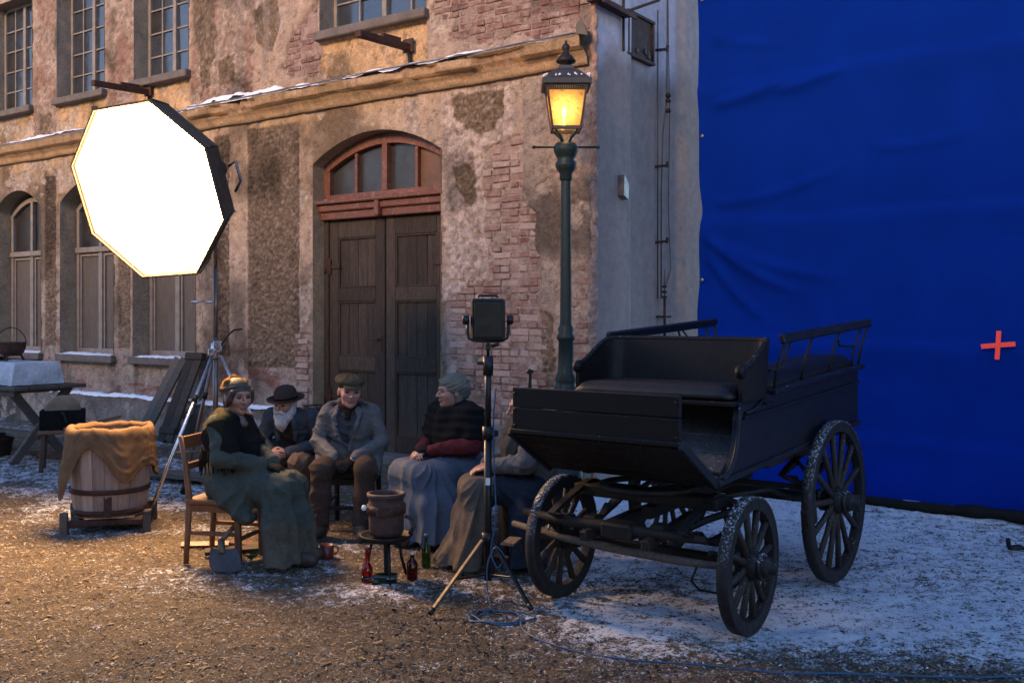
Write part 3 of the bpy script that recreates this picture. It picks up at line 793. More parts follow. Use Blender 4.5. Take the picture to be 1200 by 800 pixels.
def lower_window(o, off, idx):
    s0, s1, z0, zs, r = o
    d = off - .30; m = MB(); fw = .07
    iw0, iw1 = s0 + .10, s1 - .02
    # plastered inner frame band with arch, then wooden frame
    N = 14; ss = np.linspace(iw0, iw1, N + 1)
    az = lambda s, k=.0: float(zs + r * (1 - ((s - (s0 + s1) / 2) / ((s1 - s0) / 2)) ** 2)) - .10 - k
    for a in (iw0 + fw / 2, iw1 - fw / 2): m.box((a, d, (z0 + az(a)) / 2), (fw, .07, az(a) - z0), None, .006)
    for a, b in zip(ss[:-1], ss[1:]): m.bar((a, d, az(a) - .03), (b, d, az(b) - .03), .072, .075)
    tz = 2.82; mid = (s0 + s1) / 2 + .04
    m.box(((iw0 + iw1) / 2, d + .02, tz), (iw1 - iw0 - .004, .10, .09), None, .012)
    m.box((mid, d + .006, (z0 + tz - .045) / 2), (.10, .066, tz - .045 - z0), None, .006)
    m.box((mid, d + .006, (tz + .045 + az(mid)) / 2), (.07, .066, az(mid) - tz - .05), None, .006)
    m.box(((iw0 + iw1) / 2, d + .004, z0 + .05), (iw1 - iw0 - .01, .066, .09), None, .006)
    for a, b in ((iw0 + fw, mid - .05), (mid + .05, iw1 - fw)):
        for c in (a + .02, b - .02): m.box((c, d - .01, (z0 + .09 + tz - .05) / 2), (.035, .045, tz - z0 - .15), None, .004)
        m.box(((a + b) / 2, d - .01, tz - .08), (b - a - .08, .044, .04), None, .004)
    w = m.build('window', M['frame_grey'], building)
    for a, b in ((iw0 + fw, mid - .05), (mid + .05, iw1 - fw)):
        link('shutter_board', MB().box(((a + b) / 2, d - .03, (z0 + tz) / 2), (b - a, .02, tz - z0 - .06)).mesh('shutter_board', M['shutter']), w)
        n = 6; xs = np.linspace(a, b, n + 1)
        poly = [(a, tz + .02)] + [(b, tz + .02)] + [(x, az(x, .05)) for x in xs[::-1]]
        link('pane', MB().prism(poly, (0, d - .03, 0), (1, 0, 0), (0, 0, 1), (0, 1, 0), .006).mesh('pane', M['pane_dirty']), w)
    reveal(o, off, .36, w, (.33, .255, .18))
    sill(w, s0, s1, z0, off, .08, .11, idx + 20, .035)
    return w
for i, o in enumerate(openings[1:8]): lower_window(o, SET, i)
for i, o in enumerate(openings[8:]): upper_window(o, 0. if i == 0 else SET, i)
# dark rooms behind the windows
rm = MB(); rm.box((10.75, -.62, 4.1), (21.4, .04, 8.1)); rm.box((10.75, -.40, 4.5), (21.4, .42, .1)); rm.build('inner_wall', pm('dark_interior', (.03, .028, .026)), building)

# ------------------------------------------------------------------ double door
do = openings[0]
reveal(do, 0., .36, building, (.36, .25, .155))
fr = MB()
dy = -.24
for a in (2.09, 4.11): MB().box((a, dy, 1.55), (.08, .12, 3.02), None, .006).build('door_jamb', M['wood_door'], building)
tb = MB()
tb.box((3.1, dy + .05, 3.02), (2.08, .16, .10), None, .01); tb.box((3.1, dy + .075, 3.115), (2.09, .20, .09), None, .014); tb.box((3.1, dy + .10, 3.185), (2.094, .26, .05), None, .012); tb.box((3.1, dy + .1, 3.1), (.07, .23, .25), None, .012)
tbo = tb.build('transom_bar', M['door_paint'], building)
snow_strip(tbo, 2.15, 4.0, dy + .02, dy + .22, 3.212, 3.21, .02, 120, .42)
tw = MB()
az = lambda s, k=0.: float(arch_z(do, np.array(s))) - k
N = 16; ss = np.linspace(2.07, 4.13, N + 1)
for a, b in zip(ss[:-1], ss[1:]):
    tw.prism([(a, az(a, .13)), (b, az(b, .13)), (b, az(b, -.02)), (a, az(a, -.02))], (0, dy - .05, 0), (1, 0, 0), (0, 0, 1), (0, 1, 0), .11)
for a in (2.10, 4.10): tw.box((a, dy, 3.46), (.10, .108, .5), None, .006)
tw.box((3.1, dy + .002, 3.25), (1.9, .106, .09), None, .006)
for x_, w_, k in ((3.1, .085, .112), (2.60, .045, .07), (3.60, .045, .07)): tw.box((x_, dy + .004, (3.295 + az(x_, .13)) / 2), (w_, k, az(x_, .13) - 3.29), None, .005)
two = tw.build('transom_window', M['door_paint'], building)
for a, b, mt in ((2.15, 2.578, 'pane_frost'), (2.622, 3.058, 'pane_dirty'), (3.142, 3.578, 'pane_dirty'), (3.622, 4.05, 'pane_dirty')):
    xs = np.linspace(a, b, 6)
    link('pane', MB().prism([(a, 3.29), (b, 3.29)] + [(x_, az(x_, .125)) for x_ in xs[::-1]], (0, dy - .03, 0), (1, 0, 0), (0, 0, 1), (0, 1, 0), .006).mesh('pane', M[mt]), two)
for li, (a, b) in enumerate(((2.135, 3.09), (3.11, 4.065))):
    y0 = dy + .0
    leaf = MB().box(((a + b) / 2, y0 - .02, 1.52), (b - a, .03, 2.9)).build('door_leaf', M['wood_door'], building)
    def piece(nm, c, s, bv=.008): link(nm, MB().box(c, s, None, bv, 0, .002).mesh(nm, M['wood_door']), leaf)
    sw = .15
    for x_ in (a + sw / 2, b - sw / 2): piece('stile', (x_, y0 + .015, 1.52), (sw, .05, 2.9))
    for z_, h in ((2.85, .22), (2.02, .17), (1.15, .17), (.17, .2)): piece('rail', ((a + b) / 2, y0 + .014, z_), (b - a - 2 * sw - .004, .046, h))
    for z0_, z1_ in ((.27, 1.065), (1.235, 1.935), (2.105, 2.74)):
        n = 4; w_ = (b - a - 2 * sw) / n
        for k in range(n): piece('plank', (a + sw + w_ * (k + .5), y0 - .003 + random.uniform(-.002, .002), (z0_ + z1_) / 2), (w_ - .005, .022, z1_ - z0_ - .006), .004)
        fm = MB()
        for x_ in (a + sw + .012, b - sw - .012): fm.box((x_, y0 + .016, (z0_ + z1_) / 2), (.022, .03, z1_ - z0_ - .004), None, .005)
        for z_ in (z0_ + .012, z1_ - .012): fm.box(((a + b) / 2, y0 + .017, z_), (b - a - 2 * sw - .05, .028, .022), None, .005)
        link('moulding', fm.mesh('moulding', M['wood_door']), leaf)
    hs = a if li == 0 else b
    for z_ in (2.38, .72):
        sg = 1 if li == 0 else -1
        h = MB().box((hs + sg * .06, y0 + .05, z_), (.26, .018, .055), None, .006).box((hs + sg * .02, y0 + .062, z_), (.05, .012, .20), None, .005)
        h.cyl((hs - sg * .05, y0 + .055, z_ - .09), (hs - sg * .05, y0 + .055, z_ + .09), .022)
        link('hinge', h.mesh('hinge', M['rust']), leaf)
    if li == 1:
        h = MB().box((a + .07, y0 + .046, 1.42), (.05, .012, .20), None, .004).tube([(a + .07, y0 + .05, 1.46), (a + .07, y0 + .10, 1.46), (a + .17, y0 + .105, 1.455)], .011, 8)
        link('handle', h.mesh('handle', M['rust']), leaf)
link('threshold', MB().box((3.1, -.12, .02), (2.3, .42, .12), None, .015).mesh('threshold', M['sill']), building)

# ------------------------------------------------------------------ pale side wall
tt = np.concatenate([lines(0, 3.2, .03), lines(3.2, 9.01, .15)]); zz_ = np.concatenate([lines(-.05, 5.4, .05), lines(5.4, 8.21, .2)])
Tt, Zt = np.meshgrid(tt, zz_, indexing='ij')
off = -.07 * sstep(.80, .86, Tt + .02 * (fbm(Zt * 1.5, Tt * 0, 2, 130) - .5)) + .012 * (fbm(Tt * 2.2, Zt * 1.4, 4, 131) - .5) + .05 * sstep(2.0, 2.25, Tt) - .02 * np.exp(-((Tt - .86) / .05) ** 2)
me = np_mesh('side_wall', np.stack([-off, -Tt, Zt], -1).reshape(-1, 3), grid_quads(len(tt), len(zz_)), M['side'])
c = C3(.44, .40, .43) * (.85 + .25 * fbm(Tt * 1.2, Zt * .5, 4, 132)[..., None])
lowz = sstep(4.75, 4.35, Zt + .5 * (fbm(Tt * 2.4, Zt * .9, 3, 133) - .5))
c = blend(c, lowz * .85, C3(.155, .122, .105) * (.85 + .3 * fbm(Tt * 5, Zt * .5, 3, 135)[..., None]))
c = blend(c, sstep(1.95, 2.1, Tt) * .75, C3(.30, .25, .205))
c = blend(c, sstep(.60, .75, fbm(Tt * 6, Zt * .35, 4, 134)) * .45, C3(.26, .25, .24))
c = blend(c, np.exp(-((Tt - .9) / .08) ** 2) * .35, C3(.2, .195, .19))  # fold shade painted down the step in the wall
c = blend(c, sstep(.5, .7, fbm(Tt * 9, Zt * 7, 3, 136)) * sstep(.05, .0, Tt) * .9, C3(.30, .17, .13))
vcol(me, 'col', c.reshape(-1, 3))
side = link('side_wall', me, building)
# crumbled edge where both walls meet
em = MB(); zs_ = lines(0, 8.2, .03)
em.tube([(.012 + .01 * math.sin(z * 31), -.006 + .008 * math.sin(z * 17), z) for z in zs_], [.026 + .018 * random.random() for _ in zs_], 7)
edge = np_mesh('corner_edge', [tuple(v) for v in em.v], [f for f in em.f if len(f) == 4], M['wall']); vcol(edge, 'col', (C3(.38, .25, .19)[None, :] * rng.uniform(.7, 1.25, (len(edge.vertices), 1))))
link('corner_edge', edge, building)
# rusty hatch, little lead roof, conduits and insulators on the side wall (local x negative is outwards there)
hm = MB().box((.05, -1.03, 4.86), (.06, .56, .44), None, .006).build('hatch', pm('burnt_rusty_plate', (.035, .022, .018), (.07, .035, .024), 12, .85, .6, 40, .006), building)
fmh = MB()
for y_, z_, sy, sz in ((-1.03, 5.095, .66, .035), (-1.03, 4.625, .66, .035), (-.735, 4.86, .035, .43), (-1.325, 4.86, .035, .43)): fmh.box((.03, y_, z_), (.07, sy, sz), None, .005)
link('frame', fmh.mesh('frame', M['rust']), hm)
for a, b in (((-1.15, 4.73), (.06, .05)), ((-1.22, 4.70), (.05, .07)), ((-.95, 4.70), (.07, .03))):
    link('flake', MB().box((.012, a[0], a[1]), (.02, b[0], b[1]), (.2, .1, .3), .006, 0, .008).mesh('flake', M['sill']), hm)
ld = MB().bar((-.06, .10, 4.99), (-.06, -.62, 4.98), .20, .022, .004).bar((-.155, .10, 4.965), (-.155, -.62, 4.955), .02, .05, .004)
link('lead_ledge', ld.mesh('lead_ledge', M['rust']), building)
cf = MB().prism([(-.08, 0), (.07, .03), (.06, .12), (.0, .17), (-.05, .10)], (.03, .20, 4.60), (.8, .2, 0), (0, .1, 1), (0, 1, 0), .02)
link('metal_flap', cf.mesh('metal_flap', M['sill']), building)
ir = MB().bar((-.04, -.56, 5.02), (-.34, -.80, 5.16), .028, .028, .004).bar((-.03, -.56, 4.6), (-.03, -.56, 5.6), .025, .025, .004)
link('iron_arm', ir.mesh('iron_arm', M['iron']), building)
def wire(pts, r=.006, nm='wire', mt='cable_dark'): link(nm, MB().tube(pts, r, 6).mesh(nm, M[mt]), building)
wire([(.045, -1.60, 1.95), (.043, -1.60, 3.2), (.03, -1.62, 3.9), (-.0, -1.66, 4.3), (-.01, -1.655, 6.5)], .008)
wire([(.05, -1.72, 2.1), (.05, -1.86, 2.3), (.05, -1.80, 3.0), (.045, -1.82, 4.2), (.04, -1.78, 4.9), (.04, -1.75, 6.4)], .006)
wire([(.05, -1.52, 1.95), (.05, -1.525, 5.3)], .007)
for z_ in (4.83, 3.48, 2.6):
    link('wire_clamp', MB().bar((.07, -1.50, z_), (-.05, -1.60, z_ + .02), .03, .03, .005).bar((-.04, -1.58, z_ - .01), (-.05, -1.58, z_ + .06), .035, .03, .005).mesh('wire_clamp', M['iron']), building)
for z_ in (4.33, 4.27, 4.15): link('insulator', MB().lathe([(.0, -.03), (.03, -.025), (.035, 0), (.02, .02), (0, .03)], 12, (-.02, -1.655, z_)).mesh('insulator', M['iron']), building)
lr = MB().cyl((.0, -1.60, 1.5), (.0, -1.60, 1.95), .016).cyl((.0, -1.60, 1.95), (.0, -1.60, 2.3), .007, .003)
for z_ in (1.97, 2.03, 2.09): lr.lathe([(0, -.018), (.03, -.01), (.03, .01), (0, .018)], 12, (0, -1.60, z_))
lr.bar((.06, -1.52, 1.74), (-.02, -1.72, 1.74), .03, .025, .004)
link('earthing_rod', lr.mesh('earthing_rod', M['iron']), building)
link('wall_box', MB().prism([(-.05, -.10), (.05, -.14), (.06, .03), (-.04, .12)], (-.08, -.53, 3.14), (0, -1, 0), (0, 0, 1), (1, 0, 0), .08).mesh('wall_box', M['tin']), building)

# iron brackets sticking out of the front
def bracket(s, z, l, droop, parent, yo=0.):
    m = MB().bar((s, yo - .05, z), (s, yo + l, z - droop), .09, .075, .006).bar((s, yo + .15, z + .055), (s, yo + .46, z + .05 - droop * .3), .05, .05, .006)
    m.bar((s, yo - .02, z - .05), (s - .05, yo + .01, z - .25), .03, .05, .004).box((s, yo, z + .02), (.16, .03, .16), None, .006)
    link('iron_bracket', m.mesh('iron_bracket', M['rust']), parent)
bracket(2.55, 4.92, .85, .03, building); bracket(7.75, 5.08, .9, .03, building, SET)

MB().box((21.42, -4.5, 4.1), (.1, 8.9, 8.2)).build('end_wall', M['sill'], building)
# roof slab closing the top
link('roof', MB().box((10.7, -4.3, 8.28), (22.2, 9.4, .14), None, .02).mesh('roof', M['sill']), building)

# added house, unseen behind the camera: keeps the low sun off the ground
opp = thing('sun_block_house', 'plain tall house with a low pitched roof, added out of view to block the sun', 'house', (-12.1, -7.0, 0), R(-32))
MB().box((0, 0, 4.4), (26, 5, 8.8), None, .02).build('wall', M['sill'], opp)
MB().prism([(-2.8, 0), (2.8, 0), (0, .7)], (-13.2, 0, 8.8), (0, 1, 0), (0, 0, 1), (1, 0, 0), 26.4).build('roof', M['rust'], opp)
for k in range(7):
    w_ = MB().box((-10.5 + 3.5 * k, 2.52, 1.9), (1.1, .06, 1.6), None, .01).build('window', M['frame_grey'], opp); MB().box((-10.5 + 3.5 * k, 2.552, 1.9), (.95, .02, 1.45)).build('pane', M['pane_dark'], w_)
# ================================================================== BLUE SCREEN
bs = thing('blue_screen', 'tall blue chroma key cloth hanging behind the carriage', 'blue screen', (1.93, 10.30, 0), math.atan2(-1.86, 2.4))
Lb, Hb = 6.6, 6.6
a_ = lines(0, Lb + .001, .035); b_ = lines(.10, Hb, .035)
A, B = np.meshgrid(a_, b_, indexing='ij')
w_ = .05 * (fbm(A * .7, B * .5, 3, 140) - .5)
w_ += .018 * np.sin((A * 1.0 + B * 2.1) * 3.2 + 4 * fbm(A * 1.3, B * 1.3, 3, 141)) * sstep(1.3, .2, A) * sstep(.9, 1.6, B) * sstep(3.0, 2.0, B)
for (x0, z0, dx, dz, l, amp) in ((.1, 2.55, .9, -.55, 1.3, .05), (.12, 2.35, .75, -.75, 1.1, .045), (.3, 2.45, .95, -.30, 1.4, .03), (.2, 3.9, .97, .25, 1.0, .04), (.9, 3.95, .95, .3, .8, .04), (.15, 4.6, .97, -.2, .9, .02), (1.8, 3.3, .99, .1, 1.0, .02), (.2, 2.9, .98, .15, 1.6, .03)):
    n = math.hypot(dx, dz); dx, dz = dx / n, dz / n
    t = (A - x0) * dx + (B - z0) * dz; d = -(A - x0) * dz + (B - z0) * dx + .05 * np.sin(t * 3)
    w_ += amp * np.exp(-(d / .05) ** 2) * sstep(-.1, .1, t) * sstep(l, l * .5, t)
for zs_ in (1.50, 2.72, .62, 4.1, 5.3):
    zz_ = B - zs_ - .02 * np.sin(A * 1.3 + zs_) - .012 * np.sin(A * 4)
    w_ += .028 * sstep(.05, .0, zz_) * sstep(-.35, -.0, zz_) - .012 * np.exp(-(zz_ / .02) ** 2)
w_ += .10 * sstep(.55, .12, B) * 1.0 + .02 * (fbm(A * 3, B * 3, 3, 145) - .5) * sstep(.6, .2, B)
le = .05 * (fbm(B * 1.2, B * 0, 3, 146) - .5) * sstep(.4, 0, A) + .05 * np.exp(-((B - 2.8) / .25) ** 2) * sstep(.3, 0, A)
def blue_mat():
    m, nt, p, out = nodes_of('chroma_blue_cloth')
    v = coords(nt)
    nt.links.new(ramp(nt, add_noise(nt, v, 1.6, 5, .6), [(.3, (.0006, .0130, .140)), (.7, (.0008, .016, .175))]), p.inputs["Base Color"])
    p.inputs["Roughness"].default_value = .9; p.inputs["Specular IOR Level"].default_value = .03
    p.inputs["Sheen Weight"].default_value = .0
    bump(nt, p, math_n(nt, 'ADD', add_noise(nt, v, 6, 4, .5), math_n(nt, 'MULTIPLY', add_noise(nt, v, 220, 2, .5), .1)), .25, .02)
    return m
M['blue'] = blue_mat()
np_b = np_mesh('cloth', np.stack([A + le, -w_, B], -1).reshape(-1, 3), grid_quads(len(a_), len(b_)), M['blue'])
link('cloth', np_b, bs)
hem = MB()
hp = [(x_, -.10 - .03 * math.sin(x_ * 2.3), .055 + .012 * math.sin(x_ * 5)) for x_ in lines(0, 6.6, .1)]
hem.tube(hp, [.052 + .008 * math.sin(i * 1.7) for i in range(len(hp))], 8); hem.build('hem_weight', M['black_cloth'], bs)
tr = MB().cyl((-.1, .03, Hb), (Lb + .1, .03, Hb), .03)
tr.build('top_pipe', M['tin'], bs)
for x_ in (.6, 3.4, 6.2): MB().cyl((x_, .12, 0), (x_, .12, Hb), .03).build('upright', M['tin'], bs)
for k, z_ in enumerate((2.12, 3.6, 5.0)): MB().lathe([(0.006, -.004), (.018, -.004), (.018, .004), (.006, .004)], 12, (.05, -.02, z_), (0, 1, 0)).build('eyelet', M['tin'], bs)
# tracking mark of red tape
bx = 2.79
tp = thing('tracking_mark', 'red tape cross stuck on the blue screen', 'tape cross', bs.matrix_basis @ Vector((0, 0, 0)))
tp.location = Vector((1.93, 10.30, 0)) + Vector((.7904, -.6126, 0)) * 2.86 + Vector((-.6126, -.7904, 0)) * .075 + Vector((0, 0, 1.50)); tp.rotation_euler = (0, 0, math.atan2(-1.86, 2.4))
MB().box((0, 0, 0), (.27, .004, .040), (0, -.10, 0)).build('tape_strip', M['tape'], tp)
MB().box((0, -.004, 0), (.038, .004, .245), (0, .06, 0)).build('tape_strip', M['tape'], tp)

# ================================================================== OCTAGONAL SOFT LIGHT
OC = Vector((-3.11, 8.50, 2.807)); ON = Vector((-.3706, -.866, -.3357)).normalized()
ea = Vector((1, 0, 0)); ea = (ea - ON * ea.dot(ON)).normalized(); eb = ON.cross(ea)
e1 = (ea * math.cos(2.15) + eb * math.sin(2.15)).normalized(); e2 = ON.cross(e1).normalized()
BASE = Vector((-2.74, 9.20, 0))
sl = thing('softbox_light', 'glowing white octagonal softbox lamp on a steel tripod', 'studio light', BASE)
def lp(p): return Vector(p) - BASE
ROc = .801
octv = [OC + (e1 * math.cos(k * math.pi / 4) + e2 * math.sin(k * math.pi / 4)) * ROc for k in range(8)]
def emit(name, col, s):
    m = bpy.data.materials.new(name); m.use_nodes = True; nt = m.node_tree; nt.nodes.clear()
    o = nt.nodes.new("ShaderNodeOutputMaterial"); e = nt.nodes.new("ShaderNodeEmission")
    e.inputs[0].default_value = (*col, 1); e.inputs[1].default_value = s
    nt.links.new(e.outputs[0], o.inputs[0]); return m
M['octa'] = emit('glowing_diffuser', (1.0, .60, .27), OCTA_POWER)
dm = MB(); ins = [OC + (v - OC) * .965 for v in octv]
bul = [OC + (v - OC) * .5 + ON * .03 for v in octv]
dm.add([lp(p) for p in ins + bul] + [lp(OC + ON * .04)], [(k, (k + 1) % 8, 8 + (k + 1) % 8, 8 + k) for k in range(8)] + [(8 + k, 8 + (k + 1) % 8, 16) for k in range(8)])
diff = dm.build('diffuser', M['octa'], sl)
sh = MB()
bk = [OC - ON * .56 + (v - OC) * .20 for v in octv]; md = [OC - ON * .22 + (v - OC) * .90 for v in octv]; fl = [v + ON * .02 for v in octv]
rings = [fl, octv, md, bk]
for i in range(3):
    for k in range(8):
        a, b, c, d = rings[i][k], rings[i][(k + 1) % 8], rings[i + 1][(k + 1) % 8], rings[i + 1][k]
        sag = ((a + b + c + d) / 4 - (OC - ON * .25)).normalized() * -.02 * (i == 1)
        sh.add([lp(p) for p in (a, b, c, d, (a + b + c + d) / 4 + sag)], [(0, 1, 4), (1, 2, 4), (2, 3, 4), (3, 0, 4)])
sh.add([lp(p) for p in bk], [tuple(range(8))])
shell = sh.build('fabric_shell', pm('glow_tinted_softbox_fabric', (.040, .030, .018), (.03, .022, .014), 8, .7, .5, 30, .004), sl)  # brown tint paints the lamp's warm glow into the dark fabric
for o_ in (shell,):
    md_ = o_.modifiers.new('thickness', 'SOLIDIFY'); md_.thickness = .006; md_.offset = 1
rimm = MB(); rimm.tube([lp(OC + (v - OC) * 1.0 + ON * .022) for v in octv], .012, 6, closed=True); rimm.build('rim', pm('softbox_rim_tape', (.06, .04, .02), (.05, .035, .02)), sl)
for k in range(8):
    MB().tube([lp(OC - ON * .55 + (octv[k] - OC) * .21), lp(OC - ON * .218 + (octv[k] - OC) * .912), lp(OC - ON * .005 + (octv[k] - OC) * 1.012)], .006, 6).build('rod', M['black'], sl)
for k in (0, 2, 6): MB().box(lp(octv[k] + (octv[k] - OC).normalized() * .015), (.05, .02, .03), None, .004).build('corner_strap', M['black'], sl)
hd = OC - ON * .74
MB().cyl(lp(OC - ON * .55), lp(OC - ON * .62), .17, .15, 18).build('speed_ring', M['black'], sl)
MB().cyl(lp(OC - ON * .62), lp(OC - ON * .98), .10, .085, 18).build('lamp_head', M['black'], sl)
yk = e1.cross(ON) if False else e2
MB().tube([lp(hd + e2 * .13), lp(hd + e2 * .17 + Vector((0, 0, -.1))), lp(Vector((BASE.x, BASE.y, hd.z - .28))), lp(hd - e2 * .17 + Vector((0, 0, -.1))), lp(hd - e2 * .13)], .014, 8).build('yoke', M['black'], sl)
gr = octv[2] * .5 + octv[3] * .5
hdl = MB(); g0 = OC - ON * .30 + (octv[6] - OC) * .60 + (octv[5] - OC) * .30
hdl.tube([lp(g0), lp(g0 + (octv[6] - OC).normalized() * .09), lp(g0 + (octv[6] - OC).normalized() * .09 + (octv[5] - octv[6]) * .28), lp(g0 + (octv[5] - octv[6]) * .36)], .013, 8).build('grip_handle', M['tin'], sl)
# mast and tripod
MB().cyl((0, 0, .42), (0, 0, 1.55), .024, None, 14).build('lower_tube', M['brown_steel'], sl)
MB().cyl((0, 0, 1.5), (0, 0, 2.2), .019, None, 14).cyl((0, 0, 2.15), (0, 0, hd.z - .27), .015, None, 14).build('upper_tube', M['brown_steel'], sl)
MB().cyl((0, 0, 1.36), (0, 0, 1.50), .042, None, 12).box((.03, -.03, 1.47), (.08, .05, .10), None, .01).box((-.02, -.05, 1.42), (.06, .05, .06), None, .01).build('clamp_collar', M['chrome'], sl)
MB().tube([(.02, -.03, 1.42), (.14, -.06, 1.58), (.19, -.07, 1.62), (.27, -.08, 1.63)], .008, 8).build('crank_handle', M['iron'], sl)
MB().cyl((-.22, 0, 1.88), (0, 0, 1.88), .011, None, 8).build('safety_peg', M['chrome'], sl)
for k, (fx, fy) in enumerate(((-.33, -.72), (.68, .10), (-.42, .42))):
    top = Vector((fx * .06, fy * .06, 1.38)); ft = Vector((fx * 1.05, fy * 1.05, .05 - .0))
    leg = MB().cyl(top, ft, .016, None, 12).build('leg', M['chrome'] if k < 2 else M['brown_steel'], sl)
    c = top.lerp(ft, .28); d = (ft - top).normalized()
    MB().cyl(c - d * .03, c + d * .03, .026, None, 12).build('leg_joint', M['black'], leg)
    MB().cyl((0, 0, .50), top.lerp(ft, .62), .009, None, 8).build('brace', M['brown_steel'], leg)
    MB().cyl(ft - d * .09, ft + d * .015, .030, .034, 12).build('rubber_foot', M['black'], leg)

# ================================================================== SMALL LED PANEL ON BLACK STAND
LB = Vector((-.15, 6.22, 0))
ls = thing('led_panel_light', 'small black led panel lamp on a black tripod seen from behind', 'studio light', LB)
MB().cyl((0, 0, .10), (0, 0, 1.05), .024, None, 14).build('lower_column', M['black'], ls)
MB().cyl((0, 0, 1.0), (0, 0, 1.50), .020, None, 14).build('upper_column', M['black'], ls)
MB().cyl((0, 0, .98), (0, 0, 1.06), .036, None, 14).box((.04, -.02, 1.02), (.05, .03, .04), None, .008).build('column_clamp', M['black'], ls)
MB().cyl((0, 0, 1.38), (0, 0, 1.50), .033, None, 14).box((-.045, -.01, 1.455), (.05, .02, .02), None, .004).build('top_clamp', M['black'], ls)
MB().cyl((0, 0, 1.50), (0, 0, 1.60), .010, None, 10).box((0, 0, 1.555), (.035, .03, .04), None, .006).cyl((.02, 0, 1.56), (.07, 0, 1.575), .012, None, 10).build('spigot', M['black'], ls)
yk = MB().tube([(-.125, 0, 1.72), (-.128, 0, 1.66), (-.12, 0, 1.61), (-.09, 0, 1.595), (0, 0, 1.59), (.09, 0, 1.595), (.12, 0, 1.61), (.128, 0, 1.66), (.125, 0, 1.72)], .009, 8); yk.build('yoke', M['black'], ls)
pn = MB().box((0, 0, 1.725), (.215, .055, .265), (.06, 0, -.12), .022).build('panel_housing', M['black'], ls)
MB().box((0, -.030, 1.725), (.17, .012, .215), (.06, 0, -.12), .014).build('rear_cover', pm('dark_panel_back', (.035, .028, .018), (.028, .022, .015), 8, .4, .1), pn)
MB().box((0, .032, 1.725), (.19, .004, .24), (.06, 0, -.12), .004).build('diffuser', M['white_enamel'], pn)
MB().tube([(-.06, -.02, 1.862), (-.055, -.02, 1.875), (.055, -.02, 1.875), (.06, -.02, 1.862)], .008, 8).build('carry_handle', M['black'], pn)
for s_ in (-1, 1): MB().lathe([(0, -.02), (.026, -.02), (.03, -.012), (.03, .012), (.022, .02), (0, .02)], 12, (s_ * .138, 0, 1.725), (1, 0, 0)).build('tilt_knob', M['black'], ls)
MB().box((0, -.026, .72), (.028, .004, .045)).build('sticker', M['white_enamel'], ls)
for k, (fx, fy, mt) in enumerate(((-.33, -.42, 'tan_metal'), (.265, -.33, 'black'), (.02, .46, 'black'))):  # front left leg in tan, the others black
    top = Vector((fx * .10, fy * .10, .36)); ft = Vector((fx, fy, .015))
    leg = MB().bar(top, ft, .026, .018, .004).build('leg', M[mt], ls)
    MB().bar((fx * .06, fy * .06, .14), top.lerp(ft, .55), .018, .012, .003).build('brace', M['black'], leg)
    MB().cyl(ft + (top - ft) * .07, ft, .016, None, 8).build('rubber_foot', M['black'], leg)
MB().cyl((0, 0, .33), (0, 0, .40), .040, None, 14).build('leg_collar', M['black'], ls)

# blue cable from the lamp, coiled at the stand and run across the yard
def gpt(x_, y_, h=.012): return (x_, y_, gz(x_, y_) + h)
pts = [LB + Vector((.05, -.03, 1.30)), LB + Vector((.035, -.04, 1.1)), LB + Vector((.04, -.03, .8)), LB + Vector((.05, -.045, .5)), LB + Vector((.02, -.05, .3)), LB + Vector((.06, -.09, .2)), LB + Vector((.10, -.10, .27)), LB + Vector((.05, -.10, .33)), LB + Vector((.0, -.09, .22)), LB + Vector((.0, -.11, .06))]
cc = Vector((-.09, 5.78, 0))
for k in range(34):
    a = 1.8 + k * .52; rr = .13 + .022 * math.sin(k * 1.3) + .015 * math.sin(k * .37)
    p = cc + Vector((math.cos(a) * rr * 1.25 + .02 * math.sin(k), math.sin(a) * rr, 0))
    pts.append(Vector(gpt(p.x, p.y, .014 + .008 * abs(math.sin(k * .9)))))
for (x_, y_) in ((.05, 5.62), (.10, 5.42), (.30, 5.22), (.6, 5.05), (.95, 4.93), (1.3, 4.86), (1.6, 4.87), (1.9, 4.82), (2.3, 4.82), (2.8, 4.84), (3.6, 4.7), (4.6, 4.75)): pts.append(Vector(gpt(x_, y_, .018)))
def smooth_path(p, n=4):
    out = []
    for i in range(len(p) - 1):
        p0, p1, p2, p3 = p[max(i - 1, 0)], p[i], p[i + 1], p[min(i + 2, len(p) - 1)]
        for k in range(n):
            t = k / n
            out.append(.5 * ((2 * p1) + (-p0 + p2) * t + (2 * p0 - 5 * p1 + 4 * p2 - p3) * t * t + (-p0 + 3 * p1 - 3 * p2 + p3) * t ** 3))
    return out + [p[-1]]
cb = MB().tube(smooth_path([Vector(p) for p in pts]), .0055, 6).build('cable', M['cable'])
tag(cb, 'thin blue cable hanging down the black lamp stand, coiled and trailing across the snow', 'cable')

